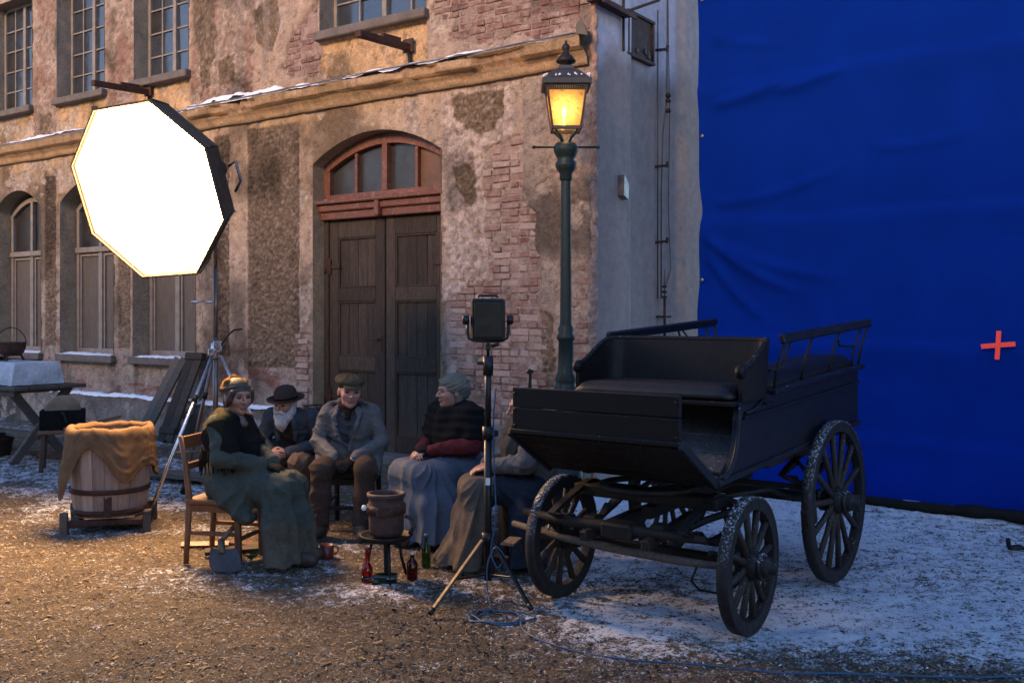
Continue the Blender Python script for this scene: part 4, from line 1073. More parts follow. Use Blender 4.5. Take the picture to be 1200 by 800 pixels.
# ================================================================== STREET LAMP
SLB = (.53, 9.78, 0)
lampo = thing('street_lamp', 'old green iron gas street lamp with a lit yellow lantern', 'street lamp', SLB)
g = M['lamp_green']
MB().lathe([(.20, 0), (.20, .06), (.17, .08), (.165, .40), (.15, .46), (.12, .50), (.11, .56), (.125, .58), (.11, .60)], 20).build('pedestal', g, lampo)
MB().lathe([(.105, .60), (.10, .98), (.115, 1.0), (.12, 1.03), (.10, 1.06), (.095, 1.10), (.105, 1.13), (.080, 1.2), (.072, 1.50), (.088, 1.52), (.092, 1.55), (.072, 1.58), (.080, 1.62), (.060, 1.66)], 20).build('lower_shaft', g, lampo)
MB().lathe([(.058, 1.66), (.049, 3.0), (.048, 3.08)], 20).build('shaft', g, lampo)
MB().lathe([(.05, 3.07), (.065, 3.09), (.06, 3.14), (.088, 3.18), (.105, 3.22), (.105, 3.25), (.082, 3.28), (.095, 3.31), (.118, 3.36), (.124, 3.40), (.10, 3.44), (.0, 3.45)], 20).build('capital', g, lampo)
MB().cyl((-.31, 0, 3.405), (.31, 0, 3.405), .011, None, 10).lathe([(0, -.02), (.018, -.01), (.018, .01), (0, .02)], 10, (-.315, 0, 3.405), (1, 0, 0)).lathe([(0, -.02), (.018, -.01), (.018, .01), (0, .02)], 10, (.315, 0, 3.405), (1, 0, 0)).build('ladder_bar', g, lampo)
for k in range(4):
    a = math.pi / 4 + k * math.pi / 2
    MB().tube([(.03 * math.cos(a), .03 * math.sin(a), 3.43), (.075 * math.cos(a), .075 * math.sin(a), 3.50), (.155 * math.cos(a), .155 * math.sin(a), 3.57)], .012, 8).build('scroll_arm', g, lampo)
z0, z1 = 3.565, 4.00; h0, h1 = .135, .195
lz = thing('tmp', '', '') if False else None
lf = MB()
for sx in (-1, 1):
    for sy in (-1, 1): lf.bar((sx * h0, sy * h0, z0), (sx * h1, sy * h1, z1), .022, .022, .003)
for h, z, t_ in ((h0, z0 + .012, .034), (h1, z1 - .02, .03), (h1 - .009, z1 - .065, .012)):
    for sgn in (-1, 1):
        lf.bar((-h - .011, sgn * h, z), (h + .011, sgn * h, z), .020, t_, .003); lf.bar((sgn * h, -h + .011, z), (sgn * h, h - .011, z), .020, t_ - .002, .003)
lant = lf.build('lantern_frame', pm('lantern_iron', (.05, .028, .02), (.03, .02, .016), 9, .5, .3), lampo)
gb = MB()
for sgn in (-1, 1):
    for k in range(17):
        t = -h1 + .02 + (2 * h1 - .04) * k / 16
        gb.bar((t, sgn * (h1 - .004), z1 - .06), (t, sgn * (h1 - .002), z1 - .03), .010, .008); gb.bar((sgn * (h1 - .004), t, z1 - .06), (sgn * (h1 - .002), t, z1 - .03), .010, .008)
gb.build('vent_grille', M['lamp_green'], lampo)
def lamp_glass():
    m = bpy.data.materials.new('dirty_yellow_lantern_glass'); m.use_nodes = True; nt = m.node_tree; nt.nodes.clear()
    o = nt.nodes.new("ShaderNodeOutputMaterial"); tr_ = nt.nodes.new("ShaderNodeBsdfTranslucent"); gl_ = nt.nodes.new("ShaderNodeBsdfGlossy"); tp_ = nt.nodes.new("ShaderNodeBsdfTransparent")
    v = coords(nt)
    c = ramp(nt, add_noise(nt, v, 26, 7, .75), [(.32, (.10, .05, .02)), (.44, (.75, .48, .20)), (.75, (.92, .66, .32))])
    nt.links.new(c, tr_.inputs[0]); tp_.inputs[0].default_value = (1, .82, .5, 1)
    mx = nt.nodes.new("ShaderNodeMixShader"); mx.inputs[0].default_value = .30
    mx2 = nt.nodes.new("ShaderNodeMixShader"); mx2.inputs[0].default_value = .05; gl_.inputs["Roughness"].default_value = .15
    nt.links.new(tr_.outputs[0], mx.inputs[1]); nt.links.new(tp_.outputs[0], mx.inputs[2]); nt.links.new(mx.outputs[0], mx2.inputs[1]); nt.links.new(gl_.outputs[0], mx2.inputs[2]); nt.links.new(mx2.outputs[0], o.inputs[0])
    return m
M['lamp_glass'] = lamp_glass()
for k in range(4):
    a = k * math.pi / 2; Rm = Matrix.Rotation(a, 3, 'Z')
    q0 = [Rm @ Vector(p) for p in ((-h0 + .01, h0 - .003, z0 + .025), (h0 - .01, h0 - .003, z0 + .025), (h1 - .014, h1 - .012, z1 - .07), (-h1 + .014, h1 - .012, z1 - .07))]
    MB().add(q0, [(0, 1, 2, 3)]).build('glass_pane', M['lamp_glass'], lant)
MB().lathe([(.0, 3.62), (.012, 3.62), (.012, 3.70), (.02, 3.72), (.022, 3.75), (.012, 3.785), (0, 3.80)], 14, (-.02, 0, 0)).build('gas_mantle', emit('glowing_mantle', (1.0, .50, .13), 8.0), lampo)
pl = bpy.data.lights.new('lantern_flame', 'POINT'); pl.energy = 1.7; pl.color = (1.0, .60, .22); pl.shadow_soft_size = .04
plo = bpy.data.objects.new('lantern_flame', pl); COL.objects.link(plo); plo.parent = lampo; plo.location = (-.02, -.03, 3.76)
rf = MB()
def sq(h, z): return [(-h, -h, z), (h, -h, z), (h, h, z), (-h, h, z)]
rr_ = [sq(.235, 3.985), sq(.240, 4.03), sq(.215, 4.045), sq(.13, 4.13), sq(.075, 4.165), sq(.07, 4.195)]
vs = [p for r_ in rr_ for p in r_]
rf.add(vs, [(i * 4 + k, i * 4 + (k + 1) % 4, i * 4 + 4 + (k + 1) % 4, i * 4 + 4 + k) for i in range(5) for k in range(4)] + [(0, 3, 2, 1), (20, 21, 22, 23)])
roof = rf.build('lantern_roof', pm('lantern_roof_tin', (.03, .034, .038), (.05, .05, .055), 9, .5, .3, metal=.3), lampo)
MB().lathe([(.05, 4.19), (.055, 4.22), (.095, 4.235), (.10, 4.25), (.06, 4.30), (.035, 4.325), (.028, 4.345), (.036, 4.36), (.042, 4.385), (.03, 4.41), (.012, 4.425), (.008, 4.45), (0, 4.455)], 18).build('finial', M['iron'], roof)
sn = MB()
for k in range(60):
    t = k / 60 * 1.9 - .0
    e = random.randint(0, 3); u = random.uniform(-.225, .225); d = random.uniform(.19, .228)
    p = ((u, -d), (u, d), (d, u), (-d, u))[e]
    sn.lathe([(0, -.008), (random.uniform(.008, .016), 0), (0, random.uniform(.008, .018))], 6, (p[0], p[1], 4.052 + (.228 - d) * .9))
so = sn.build('snow', M['snow'], roof); so["kind"] = "stuff"

# ================================================================== BARREL WITH SACKCLOTH
BB = (-3.34, 8.28, 0)
br = thing('sack_draped_barrel', 'pale wooden tub barrel draped with brown sackcloth on a low wooden trolley', 'barrel', BB, .25)
NS = 20; prof = [(.285, .12), (.305, .30), (.318, .50), (.322, .66), (.318, .80)]
for k in range(NS):
    a0 = 2 * math.pi * (k + .015) / NS; a1 = 2 * math.pi * (k + .985) / NS; j = random.uniform(-.004, .004)
    vs = []
    for r_, z_ in prof:
        for a, dr in ((a0, 0), (a1, 0), (a1, -.03), (a0, -.03)): vs.append(((r_ + dr + j) * math.cos(a), (r_ + dr + j) * math.sin(a), z_))
    fs = [(i * 4 + m_, i * 4 + (m_ + 1) % 4, i * 4 + 4 + (m_ + 1) % 4, i * 4 + 4 + m_) for i in range(4) for m_ in range(4)] + [(3, 2, 1, 0), (16, 17, 18, 19)]
    MB().add(vs, fs).build('stave', M['wood_stave'], br)
for r_, z_, h in ((.300, .16, .045), (.3105, .33, .04)):
    MB().lathe([(r_ - .004, z_ - h / 2), (r_ + .004, z_ - h / 2), (r_ + .007, z_ + h / 2), (r_ - .002, z_ + h / 2)], 40).build('hoop', M['rust'], br)
MB().lathe([(0, .13), (.27, .13), (.27, .15), (0, .15)], 24).build('bottom', M['wood_dark'], br)
MB().box((.02, -.302, .215), (.06, .012, .16), (-.08, 0, 0), .004).build('iron_strap', M['rust'], br)
# trolley
MB().box((0, -.25, .085), (.57, .06, .05), None, .008).build('trolley_rail', M['rust'], br); MB().box((0, .25, .085), (.57, .06, .05), None, .008).build('trolley_rail', M['rust'], br)
for x_ in (-.315, .315):
    for y_ in (-.25, .25): MB().box((x_, y_, .08), (.06, .08, .19), (0, .04 * x_, 0), .008, 0, .004).build('trolley_foot', M['wood_grey'], br)
for x_ in (-.24, .24): MB().box((x_, 0, .088), (.07, .44, .05), None, .008).build('trolley_beam', M['wood_grey'], br)
# cloth: inside lining, over the rim, hanging outside
na, nk = 160, 46
Aa, Kk = np.meshgrid(np.arange(na) * 2 * np.pi / na, np.arange(nk) / (nk - 1), indexing='ij')
ang = lambda c0, w0: np.exp(-((np.angle(np.exp(1j * (Aa - c0)))) / w0) ** 2)
# angles: camera side is -y (3*pi/2), image left is -x (pi)
hang = .15 + .20 * ang(5.15, .45) + .36 * ang(3.72, .26) + .12 * ang(5.9, .5) + .22 * ang(.4, .5) + .20 * ang(1.6, .6) + .03 * np.sin(Aa * 5 + 1) - .02 * ang(4.35, .22)
L0 = .13; Lr = .07
tot = L0 + Lr + hang
dist = Kk * tot
roll = .004 * np.sin(Aa * 6) + .02 * fbm(np.cos(Aa) * 4 + 9, np.sin(Aa) * 4 + 9, 3, 150)
ri = .285 - .0 * Kk
t1 = np.clip((dist - L0) / Lr, 0, 1); th = t1 * np.pi
rimr = .322; rad = np.where(dist < L0, .292 - .03 * (1 - dist / L0), np.where(dist < L0 + Lr, rimr - .012 - np.cos(th) * .034, rimr + .026))
zz_ = np.where(dist < L0, .79 - (L0 - dist), np.where(dist < L0 + Lr, .80 + np.sin(th) * .034 + roll * np.sin(th), .80 - (dist - L0 - Lr)))
dd = np.clip((dist - L0 - Lr) / .35, 0, 1)
fold = np.sin(Aa * 9 + 3 * fbm(np.cos(Aa) * 2 + 5, np.sin(Aa) * 2 + 5, 3, 151) * 3) * .012 * dd + .035 * dd * fbm(np.cos(Aa) * 3 + 7, np.sin(Aa) * 3 + Kk * 2, 3, 152) + .05 * dd * ang(3.72, .22)
rad = rad + fold + .014 * (fbm(Aa * 5, Kk * 9, 3, 153) - .5) * (Kk > .15) + .006 * (1 - np.abs(np.sin(Kk * 16 + 5 * fbm(Aa * 2.2, Kk * 3, 3, 158)))) ** 2 * dd
Vc = np.stack([rad * np.cos(Aa), rad * np.sin(Aa), zz_ + .03 * (fbm(np.cos(Aa) * 5 + 3, np.sin(Aa) * 5 + 3, 3, 155) - .5) * (1 - dd) + .008 * (fbm(Aa * 9, Kk * 14, 3, 157) - .5)], -1)
me = np_mesh('sackcloth', Vc.reshape(-1, 3), grid_quads(na, nk, True), M['burlap'])
sc = link('sackcloth', me); sc.location = BB; sc.rotation_euler = (0, 0, .25)
mdf = sc.modifiers.new('thickness', 'SOLIDIFY'); mdf.thickness = .006; mdf.offset = 1
tag(sc, 'brown sackcloth hanging ragged over the rim of the barrel', 'sackcloth')

# ================================================================== TABLE WITH COVERED CRATE AND POT
TB = (-6.05, 12.25, 0)
tb_ = thing('trestle_table', 'grey weathered trestle table with crossed legs against the wall', 'table', TB, math.atan2(.5774, -.8165) + math.pi)
# local x runs along the wall towards the corner
for k in range(5):
    MB().box((-.45, -.36 + .18 * k, .90), (2.3, .172, .045), (0, 0, random.uniform(-.004, .004)), .006, 0, .003).build('plank', M['wood_grey'], tb_)
for x_ in (.45, -1.3):
    for s_ in (-1, 1): MB().bar((x_ + s_ * .03, -.36 * s_, .0), (x_ + s_ * .03, .34 * s_, .868), .06, .10, .008).build('leg', M['wood_grey'], tb_)
    MB().box((x_, 0, .86), (.07, .80, .05), None, .006).build('cross_batten', M['wood_grey'], tb_)
MB().bar((-1.3, 0, .30), (.45, 0, .30), .05, .09, .008).build('stretcher', M['wood_grey'], tb_)
MB().box((-.45, -.385, .845), (2.1, .03, .08), None, .006).build('apron_board', M['wood_grey'], tb_)
tm = Matrix.Translation(TB) @ Matrix.Rotation(math.atan2(.5774, -.8165) + math.pi, 4, 'Z')
def on_table(x_, y_, z_): return tm @ Vector((x_, y_, z_))
# draped crate
uu, vv = np.meshgrid(np.linspace(-1, 1, 60), np.linspace(-1, 1, 44), indexing='ij')
hx, hy, hh = .50, .27, .27; ext = .27
px_ = uu * (hx + ext); py_ = vv * (hy + ext)
ox = np.maximum(np.abs(px_) - hx, 0); oy = np.maximum(np.abs(py_) - hy, 0)
dn = np.maximum(ox, oy)
x2 = np.sign(px_) * (np.minimum(np.abs(px_), hx) + .025 * np.tanh(ox * 9) + .02 * ox / .3 + np.where((ox > 0) & (oy > 0), .0, 0)); y2 = np.sign(py_) * (np.minimum(np.abs(py_), hy) + .025 * np.tanh(oy * 9) + .02 * oy / .3)
wv = .012 * np.sin(px_ * 17 + 2 * fbm(px_ * 3 + 5, py_ * 3 + 5, 3, 160) * 4) * np.clip(dn / .15, 0, 1)
z2 = hh - np.clip(dn - .01, 0, .262) + .012 * (fbm(px_ * 7 + 9, py_ * 7 + 9, 3, 161) - .5)
y2 = y2 + np.sign(py_) * wv * (oy > 0); x2 = x2 + np.sign(px_) * wv * (ox > 0)
me = np_mesh('covered_crate', np.stack([x2, y2, z2], -1).reshape(-1, 3), grid_quads(60, 44), M['cloth_white'])
cc_ = thing('covered_crate', 'crate under a frosty white cloth on the trestle table', 'crate', on_table(.02, -.08, .924), math.atan2(.5774, -.8165) + math.pi)
link('cloth', me, cc_)
MB().box((0, 0, .131), (1.0, .54, .262), None, .01).build('box', M['wood_grey'], cc_)
# iron pot on the crate
pt = thing('iron_pot', 'rusty iron cooking pot with a bail handle on the white cloth', 'pot', on_table(-.10, -.06, 1.205), .2)
MB().lathe([(0, .05), (.09, .055), (.14, .09), (.165, .15), (.165, .20), (.175, .215), (.168, .222), (.155, .21), (.15, .15), (.12, .10), (0, .08)], 26).build('bowl', M['rust'], pt)
for k in range(3):
    a = k * 2.094 + .4; MB().tube([(.10 * math.cos(a), .10 * math.sin(a), .075), (.125 * math.cos(a), .125 * math.sin(a), .035), (.14 * math.cos(a), .14 * math.sin(a), 0)], [.016, .013, .016], 8).build('foot', M['rust'], pt)
MB().tube([(-.17 * math.cos(t), 0, .20 + .20 * math.sin(t)) for t in np.linspace(0, math.pi, 17)], .006, 8).build('bail_handle', M['iron'], pt)
pp = thing('iron_pan', 'flat rusty pan lying beside the iron pot on the white cloth', 'pan', on_table(-.40, -.12, 1.200), .2)
MB().lathe([(0, 0), (.12, 0), (.15, .045), (.144, .045), (.115, .008), (0, .008)], 24).build('dish', M['rust'], pp)
MB().bar((-.14, 0, .04), (-.30, 0, .06), .03, .01, .003).build('handle', M['rust'], pp)
# tub under the table
tu = thing('wooden_tub', 'dark wooden tub standing under the trestle table', 'tub', on_table(-.55, -.05, 0), 0)
for k in range(14):
    a0 = 2 * math.pi * (k + .02) / 14; a1 = 2 * math.pi * (k + .98) / 14
    vs = [(r_ * math.cos(a), r_ * math.sin(a), z_) for z_, r_ in ((0, .20), (.30, .25)) for a, r_ in ((a0, r_), (a1, r_), (a1, r_ - .02), (a0, r_ - .02))]
    MB().add(vs, [(0, 1, 5, 4), (1, 2, 6, 5), (2, 3, 7, 6), (3, 0, 4, 7), (3, 2, 1, 0), (4, 5, 6, 7)]).build('stave', M['wood_dark'], tu)
MB().lathe([(.232, .19), (.24, .19), (.245, .23), (.235, .23)], 28).build('hoop', M['rust'], tu)
MB().lathe([(0, .02), (.19, .02), (.19, .04), (0, .04)], 20).build('bottom', M['wood_dark'], tu)

# grindstone on a stool
GS = (-5.12, 11.35, 0)
gs = thing('grindstone_stool', 'round grindstone in a black trough on a reddish wooden stool', 'grindstone', GS, .35)
MB().box((0, 0, .44), (.50, .34, .045), None, .008).build('seat', M['wood_chair'], gs)
for sx in (-1, 1):
    for sy in (-1, 1): MB().bar((sx * .19, sy * .12, .42), (sx * .215, sy * .14, 0), .05, .05, .006).build('leg', pm('dark_red_stool_wood', (.085, .035, .022), (.05, .022, .016), 7, .65, .3, 30, .003, stretch=(6, 6, 1)) if (sx, sy) == (-1, -1) else bpy.data.materials['dark_red_stool_wood'], gs)
bpy.data.objects[gs.children[0].name].data.materials[0] = bpy.data.materials['dark_red_stool_wood']
tr_ = MB()
for y_ in (-.13, .13): tr_.box((0, y_, .575), (.44, .025, .22), None, .004)
for x_ in (-.22, .22): tr_.box((x_, 0, .575), (.025, .283, .218), None, .004)
tr_.box((0, 0, .47), (.42, .24, .02))
tr_.build('trough', M['black_cloth'], gs)
stn = MB().lathe([(0, -.045), (.18, -.045), (.19, -.035), (.19, .035), (.18, .045), (0, .045)], 36, (0, 0, .655), (0, 1, 0)).build('stone', M['stone_wheel'], gs)
MB().cyl((0, -.17, .655), (0, .17, .655), .016).build('axle', M['iron'], stn)
MB().tube([(0, -.16, .655), (.02, -.18, .655), (.05, -.185, .56), (.05, -.24, .555)], .011, 8).build('crank', M['iron'], gs)
MB().bar((.02, -.19, .475), (.62, -.16, .60), .045, .035, .008).build('pole', M['wood_chair'], gs)

# boards leaning on the wall
def leaning(name, label, foot, head_, w, th, mat='wood_grey', group=None, cap=False):
    f = Vector(foot); h = Vector(head_); t = thing(name, label, 'board', f, 0, group)
    d = h - f; d.z = h.z - f.z
    side_ = Vector((-.8165, .5774, 0)) * -1
    up = d.normalized().cross(side_).normalized()
    n = 2
    for k in range(n):
        o = side_ * (w * (k + .5) / n - w / 2)
        MB().bar(o, o + d, w / n - .006, th, .005, 0, up).build('plank', M[mat], t)
    if cap:
        c = d * .97; MB().bar(c - side_ * (w * .55) - up * 0, c + side_ * (w * .55), .10, th + .05, .006, 0, up).build('batten', M[mat], t)
    c = d * .12; MB().bar(c - side_ * (w * .5), c + side_ * (w * .5), .09, th + .04, .006, 0, up).build('batten', M[mat], t)
    return t
def wpt(s, o, z): return (CX - .8165 * s - .5774 * o, CY + .5774 * s - .8165 * o, z)
leaning('leaning_board', 'grey plank board leaning steeply on the wall beside the snowy sill', wpt(7.10, .50, .02), wpt(6.72, .09, 1.15), .30, .035)
leaning('leaning_board', 'dark plank board with a batten leaning on the wall next to the window', wpt(6.60, .45, .02), wpt(6.36, .11, 1.22), .34, .035, 'wood_door', None, True)
lo = thing('flat_stone', 'flat grey board lying on the ground at the wall', 'board', (-3.55, 10.55, 0), -.35)
MB().box((0, 0, .07), (1.1, .26, .05), (0, .03, 0), .008, 0, .006).build('plank', M['wood_grey'], lo)
lo.name = 'fallen_board'

# sticks and logs near the wall behind the seated men
for k, (x0, y0, x1, y1, r_) in enumerate(((-.9, 9.2, -.2, 9.9, .018), (-1.1, 9.5, .0, 9.45, .014), (-1.2, 9.0, -.5, 9.5, .02), (-.9, 9.6, .3, 9.9, .022))):
    pth = [(x0 + (x1 - x0) * t + .03 * math.sin(t * 7 + k), y0 + (y1 - y0) * t, gz(x0, y0) + .03 + .20 * t * (k != 1) + .02 * math.sin(t * 9 + k)) for t in np.linspace(0, 1, 9)]
    o = MB().tube(pth, [r_ * (1.1 - .6 * t) for t in np.linspace(0, 1, 9)], 8).build('dry_branch', M['wood_dark'])
    tag(o, ['thin branch rising from the ground towards the door threshold', 'low crooked branch lying flat by the door', 'dark branch behind the chair of the man in the flat cap', 'thick long branch leaning towards the brick wall by the door'][k], 'branch', 'branches by the door')
fw_ = [(-1.55, 9.75, .9, .055), (-1.75, 9.85, .75, .05), (-1.42, 9.9, .8, .06)]
rb = thing('iron_scrap_basket', 'rusty iron fire basket standing in front of the left door jamb', 'basket', (-1.98, 10.55, 0), .3)
for k in range(10):
    a = k * .628; MB().tube([(.10 * math.cos(a), .10 * math.sin(a), .55), (.20 * math.cos(a), .20 * math.sin(a), .68), (.22 * math.cos(a), .22 * math.sin(a), .80)], .010, 6).build('bar', M['rust'], rb)
for r_, z_ in ((.10, .55), (.205, .69), (.222, .79)): MB().tube([(r_ * math.cos(t), r_ * math.sin(t), z_) for t in np.linspace(0, 2 * math.pi, 25)[:-1]], .010, 6, closed=True).build('ring', M['rust'], rb)
for k in range(3):
    a = k * 2.094; MB().cyl((.09 * math.cos(a), .09 * math.sin(a), .56), (.22 * math.cos(a), .22 * math.sin(a), 0), .012).build('leg', M['rust'], rb)
for k in range(4):
    a = k * 1.6; MB().box((.07 * math.cos(a), .07 * math.sin(a), .74), (.16, .10, .09), (a, .4, a), .02, 0, .012).build('coal', M['iron'], rb)
# little dark clamp far right on the snow
cl = MB().bar((0, 0, .02), (.10, .02, .03), .05, .035, .008).bar((.09, .02, .03), (.15, -.04, .012), .02, .02, .004).bar((0, 0, .03), (-.02, -.02, .10), .03, .03, .006)
o = cl.build('spring_clamp', M['black'], None, (3.72, 7.45, gz(3.72, 7.45))); tag(o, 'small black clamp dropped on the snow before the blue screen', 'clamp')
# ================================================================== CARRIAGE
# local frame: x forward (towards the camera side), y to its left, z up; origin under the front axle
car = thing('horse_carriage', 'black open horse drawn wagon with wooden spoked wheels and two bench rows', 'carriage', (.814, 5.865, 0), math.atan2(-.797, -.605))
TL = .054
def tz_(x_): return -x_ * TL              # the body rides higher at the back
def cz(x_, z_): return z_ + tz_(x_)
CM, CSM = M['coach'], M['coach_side']
M['floor_mat'] = pm('worn_floor_paint', (.050, .050, .054), (.024, .023, .025), 6, .7, .4, 30, .004, stretch=(1, 5, 5), dust=.04)
BW = .53
# front board (two planks) with iron edge
for k, (za, zb) in enumerate(((1.105, 1.228), (1.232, 1.345))):
    MB().box((.63, 0, (za + zb) / 2), (.032, 2 * BW, zb - za - .002), None, .004, 0, .001).build('dash_board', CM, car)
MB().box((.648, 0, 1.098), (.03, 2 * BW + .01, .025), None, .004).build('dash_moulding', CM, car)
for y_ in (-BW + .02, BW - .02):
    for z_ in (1.13, 1.22, 1.31): MB().lathe([(0, -.004), (.010, -.003), (.007, .004), (0, .005)], 8, (.648, y_, z_), (1, 0, 0)).build('bolt', M['iron'], car)
MB().cyl((.60, -.44, 1.30), (.60, -.44, 1.42), .011).lathe([(0, 0), (.02, .005), (.022, .02), (0, .03)], 10, (.60, -.44, 1.42)).build('rein_hook', M['iron'], car)
# slanting toe board and floor
for k in range(4):
    t0, t1 = k / 4, (k + 1) / 4
    a = Vector((.635 - .38 * t0, 0, 1.085 - .235 * t0)); b = Vector((.635 - .38 * t1, 0, 1.085 - .235 * t1))
    MB().bar(a + (b - a) * .02, b - (b - a) * .02, 2 * BW - .01, .03, .004).build('toe_plank', CM, car)
for s_ in (-1, 1): MB().bar((.655, s_ * (BW + .012), 1.10), (.245, s_ * (BW + .012), .838), .026, .055, .006).build('toe_rail', CSM, car)
for k in range(6):
    y_ = -BW + .02 + (2 * BW - .04) * (k + .5) / 6
    MB().bar((.262, y_, .852), (-2.04, y_, cz(-2.04, .865)), (2 * BW - .04) / 6 - .004, .028, .003).build('floor_plank', M['floor_mat'], car)
# side panels with curved front edge
def side_poly():
    p = [(.275, .835)]
    for t in np.linspace(0, 1, 9):
        a = t * math.pi / 2
        p.append((.20 - .21 * math.sin(a), .868 + .30 * (1 - math.cos(a))))
    p += [(-.03, 1.262), (-.10, 1.275), (-2.06, cz(-2.06, 1.262)), (-2.06, cz(-2.06, .858))]
    return p
for s_ in (-1, 1):
    y_ = s_ * BW
    MB().prism(side_poly(), (0, y_ - .014, 0), (1, 0, 0), (0, 0, 1), (0, 1, 0), .028).build('side_panel', CSM, car)
    yo = y_ + s_ * .024
    pts = [(x_, yo, z_) for x_, z_ in side_poly()[1:11]]
    MB().tube(pts, .014, 8).build('edge_moulding', CSM, car)
    MB().bar((.25, yo, .850), (-2.06, yo, cz(-2.06, .872)), .022, .035, .006).build('bottom_moulding', CSM, car)
    MB().bar((-.08, yo, 1.175), (-2.05, yo, cz(-2.05, 1.165)), .02, .018, .005).build('belt_moulding', CSM, car)
    MB().bar((-.46, y_ + s_ * .010, cz(-.46, 1.275)), (-2.09, y_ + s_ * .010, cz(-2.09, 1.275)), .10, .03, .008).build('top_rail', CSM, car)
    MB().tube([(-.10, yo, 1.20), (-.22, yo, 1.215), (-.34, yo, 1.26), (-.40, yo, 1.235), (-.5, yo, 1.235)], .009, 6).build('scroll_moulding', CSM, car)
MB().box((-2.06, 0, cz(-2.06, 1.06)), (.03, 2 * BW - .03, .39), None, .004).build('tail_board', CSM, car)
# driver's bench
for k in range(3):
    a = Vector((.14, 0, .885)).lerp(Vector((-.36, 0, 1.12)), k / 3); b = Vector((.14, 0, .885)).lerp(Vector((-.36, 0, 1.12)), (k + 1) / 3)
    MB().bar(a + (b - a) * .02, b - (b - a) * .02, 2 * BW - .04, .024, .004).build('heel_board', M['floor_mat'], car)
MB().box((-.38, 0, 1.08), (.025, 2 * BW - .035, .33), None, .003).build('seat_riser', CM, car)
MB().box((-.20, 0, 1.258), (.50, 2 * BW + .03, .028), None, .006).build('seat_board', CM, car)
def cushion(x0, x1, y0, y1, z0, h, nm='cushion', tilt=0.):
    nx, ny = 26, 34
    U, Vv = np.meshgrid(np.linspace(0, 1, nx), np.linspace(0, 1, ny), indexing='ij')
    e = np.minimum(np.minimum(U, 1 - U) * abs(x1 - x0), np.minimum(Vv, 1 - Vv) * abs(y1 - y0))
    z = z0 + h * (1 - np.exp(-e / .022)) + .006 * (fbm(U * 6, Vv * 8, 3, int(abs(x0) * 50) + 170) - .5)
    X = x0 + (x1 - x0) * U; Y = y0 + (y1 - y0) * Vv
    z = z - (X) * tilt
    top = np.stack([X, Y, z], -1).reshape(-1, 3)
    q = grid_quads(nx, ny)
    me = np_mesh(nm, top, q, M['leather'])
    o = link(nm, me, car); m_ = o.modifiers.new('t', 'SOLIDIFY'); m_.thickness = .03; m_.offset = -1
    return o
cushion(.02, -.43, -BW + .03, BW - .03, 1.272, .055)
# curved backrest with swept arms
nb_ = 40; P_ = []
path = [(-.05, -.545), (-.22, -.555), (-.36, -.55), (-.44, -.50), (-.47, -.40), (-.48, 0), (-.47, .40), (-.44, .50), (-.36, .55), (-.22, .555), (-.05, .545)]
pv = smooth_path([Vector((a, b, 0)) for a, b in path], 6)
def arm_h(x_):  # height of the sweep
    t = min(max((-.05 - x_) / .36, 0), 1)
    return 1.455 + .150 * (t * t * (3 - 2 * t)) ** 1.3
bm_ = MB(); n_ = len(pv); rings = []
for i, p in enumerate(pv):
    d = (pv[min(i + 1, n_ - 1)] - pv[max(i - 1, 0)]).normalized(); nrm = Vector((-d.y, d.x, 0))
    h = arm_h(p.x); lean = .05 * (1 if p.x < -.40 else max(0, (-.2 - p.x) / .2))
    rings.append([p - nrm * .013 + Vector((0, 0, 1.27)), p + nrm * .013 + Vector((0, 0, 1.27)), p + nrm * .013 + Vector((-lean, 0, h)), p - nrm * .013 + Vector((-lean, 0, h))])
vs = [v for r_ in rings for v in r_]
fs = [(i * 4 + k, i * 4 + (k + 1) % 4, i * 4 + 4 + (k + 1) % 4, i * 4 + 4 + k) for i in range(n_ - 1) for k in range(4)] + [(0, 1, 2, 3), (n_ * 4 - 1, n_ * 4 - 2, n_ * 4 - 3, n_ * 4 - 4)]
bm_.add(vs, fs); bko = bm_.build('seat_back', CM, car)
MB().tube([(r_[2] + r_[3]) / 2 for r_ in rings], .017, 8).build('back_trim', CM, bko)
for s_ in (-1, 1): MB().lathe([(0, -.022), (.035, -.02), (.04, 0), (.035, .02), (0, .022)], 14, (-.055, s_ * .545, 1.435), (0, 1, 0)).build('scroll_end', CM, bko)
